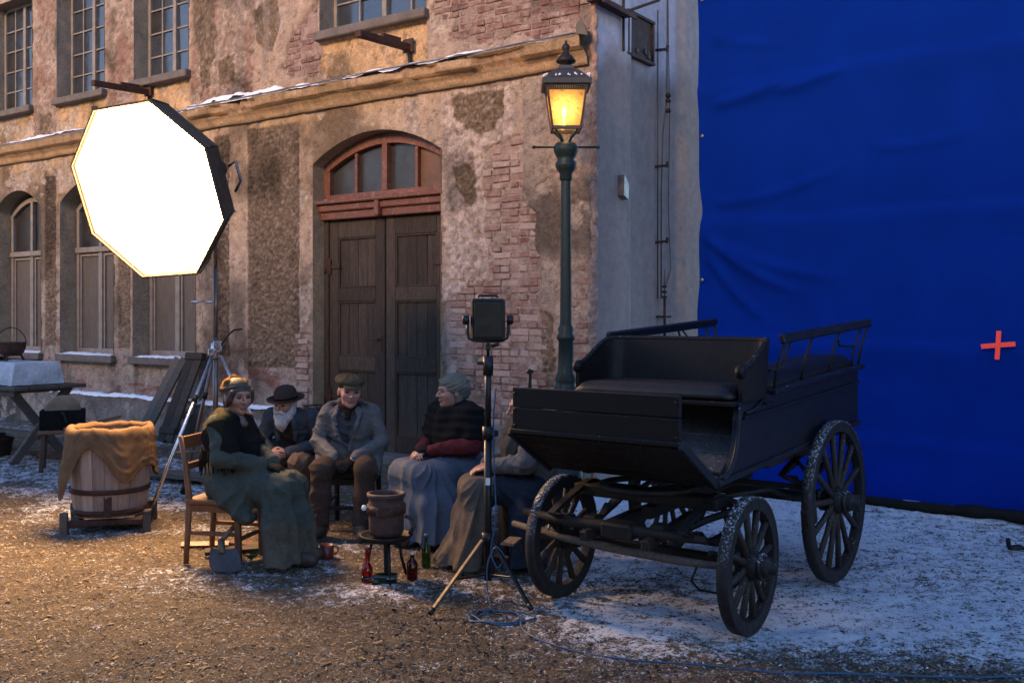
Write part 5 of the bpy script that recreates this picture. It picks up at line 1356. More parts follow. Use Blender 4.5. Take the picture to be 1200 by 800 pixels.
# lengthwise rear benches and iron rails with a wooden top
for s_ in (-1, 1):
    y0, y1 = (s_ * .50, s_ * .16)
    MB().bar((-.56, s_ * .33, cz(-.56, 1.255)), (-2.03, s_ * .33, cz(-2.03, 1.255)), .36, .03, .004).build('bench_board', CM, car)
    cushion(-.56, -2.03, min(y0, y1), max(y0, y1), 1.275, .065, 'bench_cushion', TL)
    MB().bar((-.56, s_ * .17, cz(-.56, 1.06)), (-2.03, s_ * .17, cz(-2.03, 1.06)), .022, .36, .003).build('bench_riser', CM, car)
    yb, yt = s_ * (BW + .01), s_ * (BW + .075)
    MB().bar((-.50, yt, cz(-.50, 1.585)), (-2.13, yt, cz(-2.13, 1.585)), .035, .060, .008, 0, (0, -s_ * .3, 1)).build('rail_board', CSM, car)
    for x_ in (-.56, -1.0, -1.5, -1.95, -2.10): MB().tube([(x_ + .03, yb, cz(x_, 1.275)), (x_ + .01, yb + s_ * .02, cz(x_, 1.42)), (x_, yt, cz(x_, 1.57))], .009, 8).build('rail_stay', M['iron'], car)
    MB().tube([(-.47, yb, cz(-.47, 1.40)), (-.60, yb + s_ * .02, cz(-.6, 1.405)), (-.62, yb + s_ * .03, cz(-.6, 1.44)), (-.63, yt, cz(-.6, 1.56))], .009, 8).build('rail_scroll', M['iron'], car)
    MB().tube([(-1.98, yb, cz(-2., 1.42)), (-1.62, yb + s_ * .02, cz(-1.6, 1.46)), (-1.56, yb + s_ * .03, cz(-1.6, 1.52)), (-1.55, yt, cz(-1.6, 1.57))], .007, 8).build('rail_scroll', M['iron'], car)
# wheels
def make_wheel(rad, nsp, spoke_mat):
    rw, rt = .056, .062
    fel = MB().lathe([(rad - .012 - rt, -rw / 2), (rad - .012, -rw / 2 - .002), (rad - .012, rw / 2 + .002), (rad - .012 - rt, rw / 2), (rad - .014 - rt, 0), (rad - .012 - rt, -rw / 2)], 48, (0, 0, rad), (0, 1, 0), 0, False, .002)
    w = fel.build('wheel', M['wheel'], car)
    MB().lathe([(rad - .014, -rw / 2 - .004), (rad - .001, -rw / 2 - .003), (rad, 0), (rad - .001, rw / 2 + .003), (rad - .014, rw / 2 + .004)], 48, (0, 0, rad), (0, 1, 0)).build('tyre', M['tyre'], w)
    hub = MB().lathe([(0, -.13), (.045, -.13), (.06, -.125), (.062, -.09), (.078, -.06), (.085, 0), (.078, .05), (.06, .08), (.058, .105), (.05, .12), (.036, .125), (.034, .155), (0, .16)], 22, (0, 0, rad), (0, 1, 0)).build('hub', M['wheel'], w)
    for y_ in (-.085, .075): MB().lathe([(.06, -.01), (.073, -.01), (.073, .01), (.06, .01)], 22, (0, y_, rad), (0, 1, 0)).build('hub_band', M['tyre'], w)
    sm = MB().tube([(0, -.008, .07), (0, .002, .12), (0, .006, (rad - .07) * .55), (0, .0, rad - .07)], [.026, .022, .019, .022], 8).mesh('spoke', spoke_mat)
    for k in range(nsp):
        o = link('spoke', sm, w, (0, 0, rad)); o.rotation_euler = (0, 2 * math.pi * (k + .3) / nsp, 0)
    return w
wf = make_wheel(.378, 12, M['wheel_spoke']); wf.location = (0, .62, 0); wf.rotation_euler = (0, 0, R(2))
w2 = copy_tree(wf, car); w2.location = (0, -.62, 0); w2.rotation_euler = (0, .2, R(182))
for ch in w2.children:
    pass
w2.rotation_euler = (0, 0, R(182))
wr = make_wheel(.53, 14, M['wheel_spoke']); wr.location = (-1.373, .62, 0)
w4 = copy_tree(wr, car); w4.location = (-1.373, -.62, 0); w4.rotation_euler = (0, 0, R(180))
# undercarriage
ax = MB().bar((0, -.56, .378), (0, .56, .378), .055, .065, .008).build('front_axle', M['iron'], car)
MB().bar((-1.373, -.56, .53), (-1.373, .56, .53), .055, .065, .008).build('rear_axle', M['iron'], car)
for x_, z_, zt, in ((0, .41, .80), (-1.373, .565, .90)):
    for s_ in (-1, 1):
        for q_, (k0, k1) in enumerate(((0, 1), (1, -1))):
            zc = (z_ + zt) / 2
            for l in range(4):
                ln = .42 - .07 * l
                pts = [(x_ + ln * t, s_ * .42, zc + k1 * ((zt - z_) / 2 * (1 - t * t) * .55 + .012 * l * 1.0 + .0)) for t in np.linspace(-1, 1, 11)]
                sp = MB()
                for a, b in zip(pts[:-1], pts[1:]): sp.bar(a, b, .045, .010)
                sp.build('spring_leaf', M['iron'], car)
        MB().box((x_, s_ * .42, (zt + .80) / 2 + .04), (.10, .07, .10), None, .01).build('spring_block', M['iron'], car)
MB().lathe([(.25, .74), (.29, .74), (.29, .77), (.25, .77), (.25, .74)], 32, (.02, 0, 0)).build('turning_ring', M['iron'], car)
MB().box((.02, 0, .70), (.16, .95, .07), None, .01).build('front_bolster', M['wood_dark'], car)
MB().bar((.05, 0, .60), (-1.40, 0, .66), .07, .08, .01).build('perch_pole', M['wood_dark'], car)
for s_ in (-1, 1):
    MB().bar((-.20, s_ * .16, .56), (.42, s_ * .20, .50), .05, .06, .008).build('futchell', M['wood_dark'], car)
    MB().tube([(.0, s_ * .50, .40), (.12, s_ * .52, .44), (.24, s_ * .50, .47)], .016, 8).build('stay', M['iron'], car)
    MB().box((.28, s_ * .22, .555), (.10, .09, .09), None, .012).build('bar_clip', M['iron'], car)
MB().tube([(.20, -.86, .455), (.23, -.5, .425), (.25, -.1, .415), (.25, .3, .405), (.20, .62, .40)], [.018, .022, .026, .024, .018], 10).build('splinter_bar', M['wood_grey'], car)
MB().tube([(.30, -.70, .565), (.32, -.35, .55), (.32, -.15, .555), (.32, .2, .55), (.28, .50, .545)], [.022, .030, .034, .030, .022], 10).build('swingle_bar', M['wood_dark'], car)
MB().box((.30, -.02, .54), (.14, .20, .09), None, .015).build('bar_block', M['iron'], car)
MB().tube([(.30, -.30, .56), (.26, -.32, .50), (.25, -.30, .44)], .012, 8).build('bar_link', M['iron'], car)
MB().tube([(.26, .30, .55), (.10, .42, .62), (-.1, .52, .66), (-.2, .55, .70)], .022, 8).build('brace_bar', M['iron'], car)
MB().tube([(.20, .58, .40), (.08, .60, .46), (-.02, .50, .56), (-.1, .40, .70)], .020, 8).build('brace_bar', M['iron'], car)
MB().tube([(.22, .42, .40), (.26, .40, .31), (.20, .42, .25), (.10, .52, .22), (.0, .56, .27), (-.05, .5, .36)], .007, 8).build('hanging_strap', M['iron'], car)
MB().tube([(.05, -.70, .36), (.15, -.80, .345)], .010, 8).build('step_iron', M['iron'], car)
MB().box((.22, -.86, .345), (.17, .09, .014), (0, .05, .3), .005).build('step_plate', M['wheel_tan'], car)
# side step irons at the back
for s_ in (-1, 1):
    MB().tube([(-1.05, s_ * .45, .86), (-1.0, s_ * .58, .74), (-.95, s_ * .60, .62)], .012, 8).build('step_iron', M['iron'], car)
    MB().bar((-1.72, s_ * .44, .90), (-.65, s_ * .44, .85), .06, .07, .01).build('sill_beam', M['wood_dark'], car)
MB().tube([(-1.38, .50, .55), (-1.0, .48, .58), (-.8, .40, .66), (-.3, .25, .66)], .018, 8).build('reach_rod', M['iron'], car)
MB().tube([(-1.38, -.50, .55), (-1.0, -.48, .58), (-.8, -.40, .66), (-.3, -.25, .66)], .018, 8).build('reach_rod', M['iron'], car)
bs_ = MB().box((-1.0, .60, .55), (.05, .05, .24), (0, .2, 0), .01).box((-.86, .62, .50), (.06, .06, .12), (0, .3, 0), .014)
bs_.bar((-1.0, .60, .66), (-1.0, -.60, .66), .03, .03, .005); bs_.build('brake_shoe', M['wood_dark'], car)
# flecks of snow left on the bench
ssn = MB()
for k in range(26):
    x_, y_ = (-.10 + random.gauss(0, .04), (-.13 if k < 15 else .10) + random.gauss(0, .05))
    ssn.lathe([(0, -.006), (random.uniform(.006, .015), 0), (0, random.uniform(.006, .013))], 6, (x_ - .08, y_, 1.331))
so = ssn.build('snow', M['snow'], car); so["kind"] = "stuff"
# ================================================================== PEOPLE
# bodies and clothes are grown as one surface from blended tapered limbs
def V3(*a): return np.array(a, np.float32)
class Sdf:
    def __init__(self, sc=1.0): self.p = []; self.sc = sc
    def cap(self, a, b, ra, rb=None, k=.03, lab=0, sub=False):
        self.p.append(('c', np.array(a, np.float32), np.array(b, np.float32), ra * self.sc, (ra if rb is None else rb) * self.sc, k, lab, sub)); return self
    def ell(self, c, r, rot=None, k=.03, lab=0, sub=False):
        self.p.append(('e', np.array(c, np.float32), np.array(r, np.float32) * self.sc, np.eye(3, dtype=np.float32) if rot is None else np.array(rot, np.float32), None, k, lab, sub)); return self
    def chain(self, pts, rs, k=.03, lab=0):
        for i in range(len(pts) - 1): self.cap(pts[i], pts[i + 1], rs[i], rs[i + 1], k, lab)
        return self
    @staticmethod
    def dist(p, X, Y, Z):
        if p[0] == 'c':
            a, b, ra, rb = p[1:5]; d = b - a; L = float(d @ d) + 1e-9
            t = np.clip(((X - a[0]) * d[0] + (Y - a[1]) * d[1] + (Z - a[2]) * d[2]) / L, 0, 1)
            return np.sqrt((X - a[0] - t * d[0]) ** 2 + (Y - a[1] - t * d[1]) ** 2 + (Z - a[2] - t * d[2]) ** 2) - (ra + (rb - ra) * t)
        c, r, Rm = p[1:4]
        x, y, z = X - c[0], Y - c[1], Z - c[2]
        u = (x * Rm[0, 0] + y * Rm[1, 0] + z * Rm[2, 0]) / r[0]; v = (x * Rm[0, 1] + y * Rm[1, 1] + z * Rm[2, 1]) / r[1]; w = (x * Rm[0, 2] + y * Rm[1, 2] + z * Rm[2, 2]) / r[2]
        k0 = np.sqrt(u * u + v * v + w * w) + 1e-6
        k1 = np.sqrt((u / r[0]) ** 2 + (v / r[1]) ** 2 + (w / r[2]) ** 2) + 1e-6
        return k0 * (k0 - 1) / k1
    def bb(self, p):
        if p[0] == 'c':
            m = max(p[3], p[4]); return np.minimum(p[1], p[2]) - m, np.maximum(p[1], p[2]) + m
        m = float(p[2].max()); return p[1] - m, p[1] + m
    def mesh(self, h, cut=None, disp=None, zmin=None):
        bbs = [self.bb(p) for p in self.p if not p[7]]
        lo = np.min([b[0] for b in bbs], 0) - 3 * h - .01; hi = np.max([b[1] for b in bbs], 0) + 3 * h + .01
        n = np.ceil((hi - lo) / h).astype(int) + 1
        ax = [lo[i] + h * np.arange(n[i], dtype=np.float32) for i in range(3)]
        F = np.full(tuple(n), .08, np.float32)
        for p in self.p:
            k = p[5]; m = k + 2.5 * h + .004
            a, b = self.bb(p)
            i0 = np.clip(np.floor((a - m - lo) / h).astype(int), 0, n); i1 = np.clip(np.ceil((b + m - lo) / h).astype(int) + 1, 0, n)
            sl = tuple(slice(i0[i], i1[i]) for i in range(3))
            if min(i1 - i0) <= 0: continue
            d = self.dist(p, ax[0][sl[0]][:, None, None], ax[1][sl[1]][None, :, None], ax[2][sl[2]][None, None, :])
            f = F[sl]
            if p[7]:
                d = -d; t = np.clip(.5 - .5 * (f - d) / k, 0, 1); F[sl] = f * (1 - t) + d * t + k * t * (1 - t)
            else:
                t = np.clip(.5 + .5 * (f - d) / k, 0, 1); F[sl] = f * (1 - t) + d * t - k * t * (1 - t)
        if zmin is not None: F = np.maximum(F, (zmin - ax[2])[None, None, :])
        v, q = nets(F, lo, h)
        return v, q
    def labels(self, c):
        best = np.full(len(c), 9., np.float32); lab = np.zeros(len(c), np.int32)
        for p in self.p:
            if p[7]: continue
            d = self.dist(p, c[:, 0], c[:, 1], c[:, 2]); m = d < best
            best[m] = d[m]; lab[m] = p[6]
        return lab

_co = np.array([[i, j, k] for i in (0, 1) for j in (0, 1) for k in (0, 1)])
_ed = [(a, b) for a in range(8) for b in range(a + 1, 8) if np.abs(_co[a] - _co[b]).sum() == 1]
def nets(F, lo, h):
    s = F < 0
    cnt = np.zeros(tuple(np.array(F.shape) - 1), np.uint8)
    S_ = lambda A_, o: A_[o[0]:A_.shape[0] - 1 + o[0], o[1]:A_.shape[1] - 1 + o[1], o[2]:A_.shape[2] - 1 + o[2]]
    for o in _co: cnt += S_(s, o)
    cells = np.argwhere((cnt > 0) & (cnt < 8))
    vals = np.stack([F[cells[:, 0] + o[0], cells[:, 1] + o[1], cells[:, 2] + o[2]] for o in _co], 1)
    acc = np.zeros((len(cells), 3), np.float32); num = np.zeros(len(cells), np.float32)
    for a, b in _ed:
        fa, fb = vals[:, a], vals[:, b]; m = (fa < 0) != (fb < 0)
        t = np.where(m, fa / np.where(m, fa - fb, 1), 0)
        acc += np.where(m[:, None], _co[a] + t[:, None] * (_co[b] - _co[a]), 0); num += m
    v = lo + h * (cells + acc / num[:, None])
    vid = np.full(cnt.shape, -1, np.int32); vid[cells[:, 0], cells[:, 1], cells[:, 2]] = np.arange(len(cells))
    qs = []
    for axis in range(3):
        u, w = (axis + 1) % 3, (axis + 2) % 3
        sa = np.take(s, range(0, s.shape[axis] - 1), axis); sb = np.take(s, range(1, s.shape[axis]), axis)
        e = np.argwhere(sa != sb)
        ok = (e[:, u] >= 1) & (e[:, w] >= 1) & (e[:, u] < s.shape[u] - 1) & (e[:, w] < s.shape[w] - 1); e = e[ok]
        du = np.zeros(3, int); du[u] = 1; dw = np.zeros(3, int); dw[w] = 1
        g = lambda x: vid[x[:, 0], x[:, 1], x[:, 2]]
        Q = np.stack([g(e - du - dw), g(e - dw), g(e), g(e - du)], 1)
        flip = ~sa[e[:, 0], e[:, 1], e[:, 2]]
        Q[flip] = Q[flip][:, ::-1]
        qs.append(Q)
    q = np.concatenate(qs); q = q[(q >= 0).all(1)]
    # light relaxation keeps the surface smooth
    for _ in range(2):
        sm_ = np.zeros_like(v); c_ = np.zeros(len(v), np.float32)
        for i in range(4):
            a, b = q[:, i], q[:, (i + 1) % 4]
            for d in range(3): sm_[:, d] += np.bincount(a, v[b, d], len(v)) + np.bincount(b, v[a, d], len(v))
            c_ += np.bincount(a, minlength=len(v)) + np.bincount(b, minlength=len(v))
        v = .55 * v + .45 * sm_ / np.maximum(c_, 1)[:, None]
    return v, q
def vnormals(v, q):
    n = np.cross(v[q[:, 2]] - v[q[:, 0]], v[q[:, 3]] - v[q[:, 1]])
    N = np.zeros_like(v)
    for i in range(4):
        for d in range(3): N[:, d] += np.bincount(q[:, i], n[:, d], len(v))
    return N / (np.linalg.norm(N, axis=1, keepdims=True) + 1e-12)
def n3(v, f, seed=0): # cheap 3-d noise in -.5...5
    return (fbm(v[:, 0] * f + v[:, 2] * f * .37, v[:, 1] * f + v[:, 2] * f * .53, 3, seed) + fbm(v[:, 2] * f + v[:, 0] * f * .21, v[:, 1] * f * .6 - v[:, 0] * f * .5, 3, seed + 9)) / 2 - .5
def grow(sd_, name, mats, parent, h, disp=None, lab=None, zmin=None, loc=None, rz=None):
    v, q = sd_.mesh(h, zmin=zmin)
    if disp is not None:
        N = vnormals(v, q); v = v + N * (disp(v, N) if getattr(disp, 'needs_n', False) else disp(v))[:, None].astype(np.float32)
    c = v[q].mean(1)
    mi = sd_.labels(c)
    if lab is not None: mi = lab(c, mi)
    me = np_mesh(name, v, q, mats, mi)
    return link(name, me, parent)

def cloth(name, c, c2=None, bs=.5, bscale=120, rough=.92):
    return pm(name, c, c2 or tuple(x * .62 for x in c), 14, rough, .9, bscale, .008, spec=.1, c3=tuple(x * 1.35 for x in c))
def knit(name, c, c2=None, sc=60):
    m, nt, p, out = nodes_of(name); v = coords(nt)
    w = nt.nodes.new("ShaderNodeTexWave"); w.inputs["Scale"].default_value = sc; w.inputs["Distortion"].default_value = 3.0; w.inputs["Detail"].default_value = 3
    w.bands_direction = 'Z'; nt.links.new(v, w.inputs[0])
    n = add_noise(nt, v, 90, 5, .7)
    nt.links.new(mixc(nt, add_noise(nt, v, 12, 5, .6), c, c2 or tuple(x * .55 for x in c)), p.inputs["Base Color"])
    p.inputs["Roughness"].default_value = .95; p.inputs["Specular IOR Level"].default_value = .1
    bump(nt, p, math_n(nt, 'ADD', w.outputs["Fac"], n), .9, .008)
    return m
def skin_mat(name, c):
    m, nt, p, out = nodes_of(name); v = coords(nt)
    col = ramp(nt, add_noise(nt, v, 22, 5, .6), [(.35, c), (.65, (c[0] * .86, c[1] * .70, c[2] * .66))])
    nt.links.new(col, p.inputs["Base Color"]); p.inputs["Roughness"].default_value = .5
    p.inputs["Subsurface Weight"].default_value = .12; p.inputs["Subsurface Radius"].default_value = (.012, .005, .003); p.inputs["Subsurface Scale"].default_value = .6
    bump(nt, p, add_noise(nt, v, 160, 4, .6), .25, .002)
    return m
M['skin'] = skin_mat('weathered_skin', (.36, .185, .125)); M['skin2'] = skin_mat('pale_skin', (.42, .215, .155))
M['lip'] = pm('lips', (.25, .10, .08), (.22, .09, .07), 30, .45, 0)
M['brow'] = pm('dark_brow_hair', (.10, .068, .05), (.12, .085, .065), 60, .8, .4, 200, .002)
M['eye'] = pm('dark_eye', (.035, .022, .016), (.05, .03, .02), 30, .15, 0)
M['hair_dark'] = pm('dark_brown_hair', (.035, .022, .016), (.07, .045, .03), 40, .6, .8, 150, .004, stretch=(1, 1, .3))
M['hair_grey'] = pm('white_beard_hair', (.48, .46, .43), (.33, .31, .29), 40, .8, .9, 150, .006, stretch=(1, 1, .3))
M['hair_sand'] = pm('grey_brown_hair', (.14, .10, .075), (.09, .065, .05), 40, .7, .8, 150, .004)
M['glove'] = cloth('black_wool_glove', (.016, .015, .015)); M['boot'] = pm('worn_brown_boot', (.055, .034, .024), (.034, .022, .017), 9, .6, .5, 60, .003)
def rotm(yaw=0, pitch=0, roll=0):
    return np.array(Matrix.Rotation(yaw, 3, 'Z') @ Matrix.Rotation(pitch, 3, 'Y') @ Matrix.Rotation(roll, 3, 'X'), np.float32)

HS = 1.09
def head(s, c, Rm, fat=1.0, beard=False):
    c = np.array(c, np.float32); P = lambda x, y, z: c + Rm @ V3(x * HS, y * fat * HS, z * HS)
    E = lambda ctr, r, k=.025, lab=0, sub=False: s.ell(P(*ctr), (r[0] * HS, r[1] * fat * HS, r[2] * HS), Rm, k, lab, sub)
    E((-.012, 0, .032), (.097, .076, .087)); E((.022, 0, -.03), (.068, .061, .082)); E((.030, 0, -.078), (.054, .049, .040)); E((.073, 0, -.099), (.019, .022, .018), .03)
    for y in (-1, 1):
        s.cap(P(.088, y * .012, .024), P(.070, y * .052, .020), .011, .010, .02)
        E((.062, y * .040, -.026), (.026, .024, .024), .03); E((-.012, y * .077, -.012), (.018, .008, .030), .012)
    for y in (-1, 1): E((.100, y * .031, .002), (.022, .019, .012), .012, 0, True)
    s.cap(P(.090, 0, .010), P(.116, 0, -.030), .0075, .012, .014)
    for y in (-1, 1):
        E((.100, y * .013, -.034), (.011, .009, .008), .010)
        E((.079, y * .032, .001), (.0125, .0135, .0085), .004, 3)
        s.cap(P(.080, y * .018, .006), P(.074, y * .047, .004), .0045, .0045, .008)          # lids
        s.cap(P(.097, y * .016, .022), P(.083, y * .050, .023), .0034, .0028, .006, 2)        # brows
    s.cap(P(.090, -.021, -.061), P(.090, .021, -.061), .0055, .0055, .008, 1); s.cap(P(.097, -.010, -.0595), P(.097, .010, -.0595), .0058, .0058, .008, 1); s.cap(P(.093, -.014, -.070), P(.093, .014, -.070), .0068, .0068, .008, 1)
    return P

def hand(s, w, d, nrm, curl, side, lab=0, k=.008, sz=1.0):
    w = np.array(w, np.float32); d = np.array(d, np.float32); d /= np.linalg.norm(d); nrm = np.array(nrm, np.float32); nrm = nrm - d * (nrm @ d); nrm /= np.linalg.norm(nrm)
    a = np.cross(d, nrm)
    Rm = np.stack([d, a, nrm], 1)
    s.ell(w + d * .05 * sz, (.055 * sz, .040 * sz, .017 * sz), Rm, .02, lab)
    for i, (o, L) in enumerate(((-.031, .062), (-.0105, .076), (.0105, .080), (.031, .070))):
        p = w + (d * .088 + a * o * side) * sz; ang = 0
        for j, f in enumerate((.45, .32, .25)):
            ang += curl * (.8 if j == 0 else 1.0)
            q = p + (d * math.cos(ang) + nrm * math.sin(ang) + a * side * o * .6) * L * f * sz
            s.cap(p, q, (.0088 - j * .0006) * sz, (.0084 - j * .0008) * sz, .006, lab); p = q
    p = w + (d * .028 + a * .034 * side) * sz
    q = p + (d * .7 + a * .6 * side + nrm * .35) * .036 * sz; r = q + (d * .9 + a * .15 * side + nrm * .4) * .032 * sz
    s.cap(p, q, .0115 * sz, .0100 * sz, .012, lab); s.cap(q, r, .0100 * sz, .0082 * sz, .006, lab)

def ax_(a, b): d = np.array(b, np.float32) - np.array(a, np.float32); return d / np.linalg.norm(d)
def frame_z(d, fwd=(1, 0, 0)):
    z = np.array(d, np.float32) / np.linalg.norm(d); x = np.array(fwd, np.float32); x = x - z * (x @ z); x /= np.linalg.norm(x)
    return np.stack([x, np.cross(z, x), z], 1)

def body(t, J, fat=1.0, skin='skin', glove=(0, 0), hd=None, hands=None, h=.006, headfat=1.0):
    """continuous body: torso, neck, head with face, arms with hands, legs with feet"""
    s = Sdf()
    pel, ch, nk, hc = [np.array(J[k], np.float32) for k in ('pelvis', 'chest', 'neck', 'head')]
    s.ell(pel, (.11, .15 * fat, .10), None, .06); s.ell((pel + ch) / 2, (.10, .135 * fat, .16), frame_z(ch - pel), .06); s.ell(ch, (.11, .155 * fat, .15), frame_z(nk - ch), .06)
    s.cap(ch + (nk - ch) * .7, hc + np.array((-.015, 0, -.05), np.float32), .058, .052, .03)
    head(s, hc, hd, headfat)
    for i, sd_ in enumerate(('L', 'R')):
        sg = 1 if sd_ == 'L' else -1
        sh, el, wr, kn, an, to = [np.array(J[k + sd_], np.float32) for k in ('sh', 'el', 'wr', 'kn', 'an', 'to')]
        s.cap(ch + (sh - ch) * .3 + V3(0, 0, .03), sh, .055, .045, .04)
        s.chain([sh, el, wr], [.050, .038, .026], .02)
        dr, nr, cu = hands[i]
        hand(s, wr, dr, nr, cu, -sg, 4 if glove[i] else 0)
        hip = pel + V3(.02, sg * .09, -.01)
        s.chain([hip, kn, an], [.080, .056, .036], .03); s.cap(an + V3(-.02, 0, -.03), to, .036, .028, .02)
    o = grow(s, 'body', [M[skin], M['lip'], M['brow'], M['eye'], M['glove']], t, h)
    return o

def boots(t, J, mat='boot'):
    for sd_ in ('L', 'R'):
        an, to = np.array(J['an' + sd_], np.float32), np.array(J['to' + sd_], np.float32)
        s = Sdf(); f = ax_(an * V3(1, 1, 0), to * V3(1, 1, 0)); heel = an * V3(1, 1, 0) + V3(0, 0, .045) - f * .05
        s.chain([an + V3(0, 0, .10), an, heel], [.056, .052, .045], .03); s.cap(an + V3(0, 0, -.03), to + V3(0, 0, .008), .048, .040, .04); s.cap(heel, to + f * .01, .040, .036, .03)
        grow(s, 'boot', M[mat], t, .007, lambda v: .004 * n3(v, 30, 3), zmin=.008)

def wrinkle(amp, f=11, seed=0):
    """creases: sharp folds in a few drifting directions plus soft lumps"""
    rr = np.random.default_rng(seed + 5); ds = rr.normal(size=(4, 3)); ds[:, 2] = np.abs(ds[:, 2]) * .8 + .3; ds /= np.linalg.norm(ds, axis=1, keepdims=True)
    def g(v):
        o = 0
        for i, d in enumerate(ds):
            ph = v @ d.astype(np.float32) * f * (2.6 + .5 * i) + 9 * n3(v, f * .42, seed + i * 7)
            mask = sstep(-.12, .14, n3(v, f * .5, seed + 40 + i * 11))
            o = o + (1 - np.abs(np.sin(ph))) ** 1.6 * mask * (1.0 - .12 * i)
        return amp * 1.05 * (o - .75) + amp * .8 * n3(v, f * 3.2, seed + 20)
    return g

def drape(amp, seed, kx=.42, kz=.58, ny=7.0, fan=5.0, base=.004):
    """skirt folds: run along the legs on the lap, fall from the knee in a fan on the sides and front"""
    def g(v, N):
        sh = lambda p: (1 - np.abs(np.sin(p))) ** 1.3 - .45
        w1 = n3(v, 1.6, seed); w2 = n3(v, 4.0, seed + 3)
        front = sh(v[:, 1] * ny * 2.2 + 3.0 * w1 + .8 * w2)
        ang = np.arctan2(v[:, 2] - kz - .10, v[:, 0] - kx + .06)
        sidef = sh(ang * fan + 2.2 * w1 + .8 * w2 + seed)
        ws = np.clip(np.abs(N[:, 1]) * 1.4 - .25, 0, 1)
        dn = .35 + .65 * sstep(kz + .06, kz - .30, v[:, 2])
        return amp * dn * (front * (1 - ws) + sidef * ws) + base * n3(v, 22, seed + 9) * 2 + amp * .18 * sh(v[:, 2] * 26 + 9 * w2) * sstep(-.05, .12, n3(v, 3, seed + 5))
    g.needs_n = True
    return g

def sleeve(s, J, sd_, r=(.075, .062, .047), end=.92, lab=0):
    sh, el, wr = [np.array(J[k + sd_], np.float32) for k in ('sh', 'el', 'wr')]
    w2 = el + (wr - el) * end
    s.chain([sh, el, w2], list(r), .014, lab)

def fringe(t, pts, dirs, L, mat, name='fringe'):
    m = MB()
    for p, d in zip(pts, dirs):
        p = Vector(p); d = Vector(d); j = Vector((random.uniform(-.012, .012), random.uniform(-.012, .012), 0)); l = L * random.uniform(.75, 1.15)
        m.tube([p, p + d * .3 * l + Vector((0, 0, -l * .45)), p + d * .35 * l + j + Vector((0, 0, -l))], [.0045, .004, .0025], 4)
    o = m.build(name, mat, t); o["kind"] = "stuff"; return o

def chair(label, loc, rz, mat, seat_z=.46, back_z=.90, w=.42, name='wooden_chair'):
    t = thing(name, label, 'chair', loc, rz)
    m = M[mat]
    MB().box((0, 0, seat_z - .018), (.42, w, .036), None, .012).build('seat', m, t)
    for s_ in (-1, 1):
        MB().bar((.18, s_ * (w / 2 - .03), seat_z - .04), (.19, s_ * (w / 2 - .03), 0), .042, .042, .006).build('leg', m, t)
        MB().tube([(-.215, s_ * (w / 2 - .03), 0), (-.20, s_ * (w / 2 - .03), .25), (-.19, s_ * (w / 2 - .03), seat_z), (-.215, s_ * (w / 2 - .03), .68), (-.26, s_ * (w / 2 - .03), back_z)], [.020, .022, .024, .021, .018], 8).build('leg', m, t)
        MB().bar((.18, s_ * (w / 2 - .03), .22), (-.19, s_ * (w / 2 - .03), .22), .022, .030, .005).build('stretcher', m, t)
        MB().bar((.19, s_ * (w / 2 - .035), seat_z - .065), (-.19, s_ * (w / 2 - .035), seat_z - .065), .024, .055, .004).build('apron', m, t)
    MB().bar((.185, -w / 2 + .05, seat_z - .065), (.185, w / 2 - .05, seat_z - .065), .024, .055, .004).build('apron', m, t)
    MB().bar((.18, -w / 2 + .05, .18), (.18, w / 2 - .05, .18), .022, .03, .004).build('stretcher', m, t)
    for z_, h in ((back_z - .05, .09), (.68, .05)): MB().box((-.25 + (back_z - z_) * .12, 0, z_), (.02, w - .08, h), (0, -.12, 0), .005).build('back_rail', m, t)
    return t

# ---------------------------------------------------------------- woman on the wooden chair
LOC1, RZ1 = (-2.06, 7.18, 0), R(-12)
t = thing('person', 'woman in mustard knitted cap, black shawl and grey green coat on the wooden chair', 'person', LOC1, RZ1, None)
J = dict(pelvis=(0, 0, .53), chest=(.01, 0, .86), neck=(.03, 0, 1.03), head=(.085, 0, 1.175), shL=(.02, .165, .985), shR=(.02, -.165, .985), elL=(.12, .235, .775), elR=(.09, -.245, .765), wrL=(.34, .05, .695), wrR=(.33, -.075, .69),
         knL=(.45, .10, .52), knR=(.45, -.10, .52), anL=(.50, .08, .10), anR=(.53, -.09, .10), toL=(.66, .09, .045), toR=(.70, -.10, .045))
H1 = rotm(R(-34), R(4))
body(t, J, .95, 'skin', (1, 1), H1, [((.8, -.5, -.3), (-.1, -.2, -1), .45), ((.8, .5, -.3), (-.1, .2, -1), .45)], .0059)
boots(t, J)
cm = [cloth('grey_green_coat', (.066, .074, .060), (.045, .052, .043)), cloth('tan_grey_skirt', (.10, .088, .064))]
s = Sdf()
s.ell((0, 0, .60), (.155, .18, .17), None, .06); s.ell((.02, 0, .86), (.13, .17, .20), None, .06); s.ell((.02, 0, .97), (.10, .19, .08), None, .05)
sleeve(s, J, 'L', (.078, .072, .058)); sleeve(s, J, 'R', (.078, .072, .058))
for sg in (-1, 1): s.chain([(.04, sg * .09, .54), (.46, sg * .10, .525)], [.135, .105], .06)
s.cap((.20, 0, .56), (.45, 0, .55), .09, .09, .08)
s.chain([(.44, -.13, .50), (.47, -.17, .30), (.52, -.21, -.02)], [.095, .105, .125], .08); s.chain([(.45, .12, .50), (.46, .15, .30), (.46, .17, -.02)], [.095, .105, .12], .08); s.chain([(.48, 0, .52), (.54, 0, .30), (.58, .0, -.02)], [.085, .105, .13], .08)
s.chain([(.12, -.16, .46), (.25, -.20, .34)], [.10, .06], .06)
_dr = drape(.036, 3, .42, .58, 10, 9)
def dsp(v, N):
    lowm = sstep(.66, .58, v[:, 2]) * sstep(-.02, .10, v[:, 0])
    return _dr(v, N) * lowm + wrinkle(.010, 9, 3)(v) * (1 - lowm)
dsp.needs_n = True
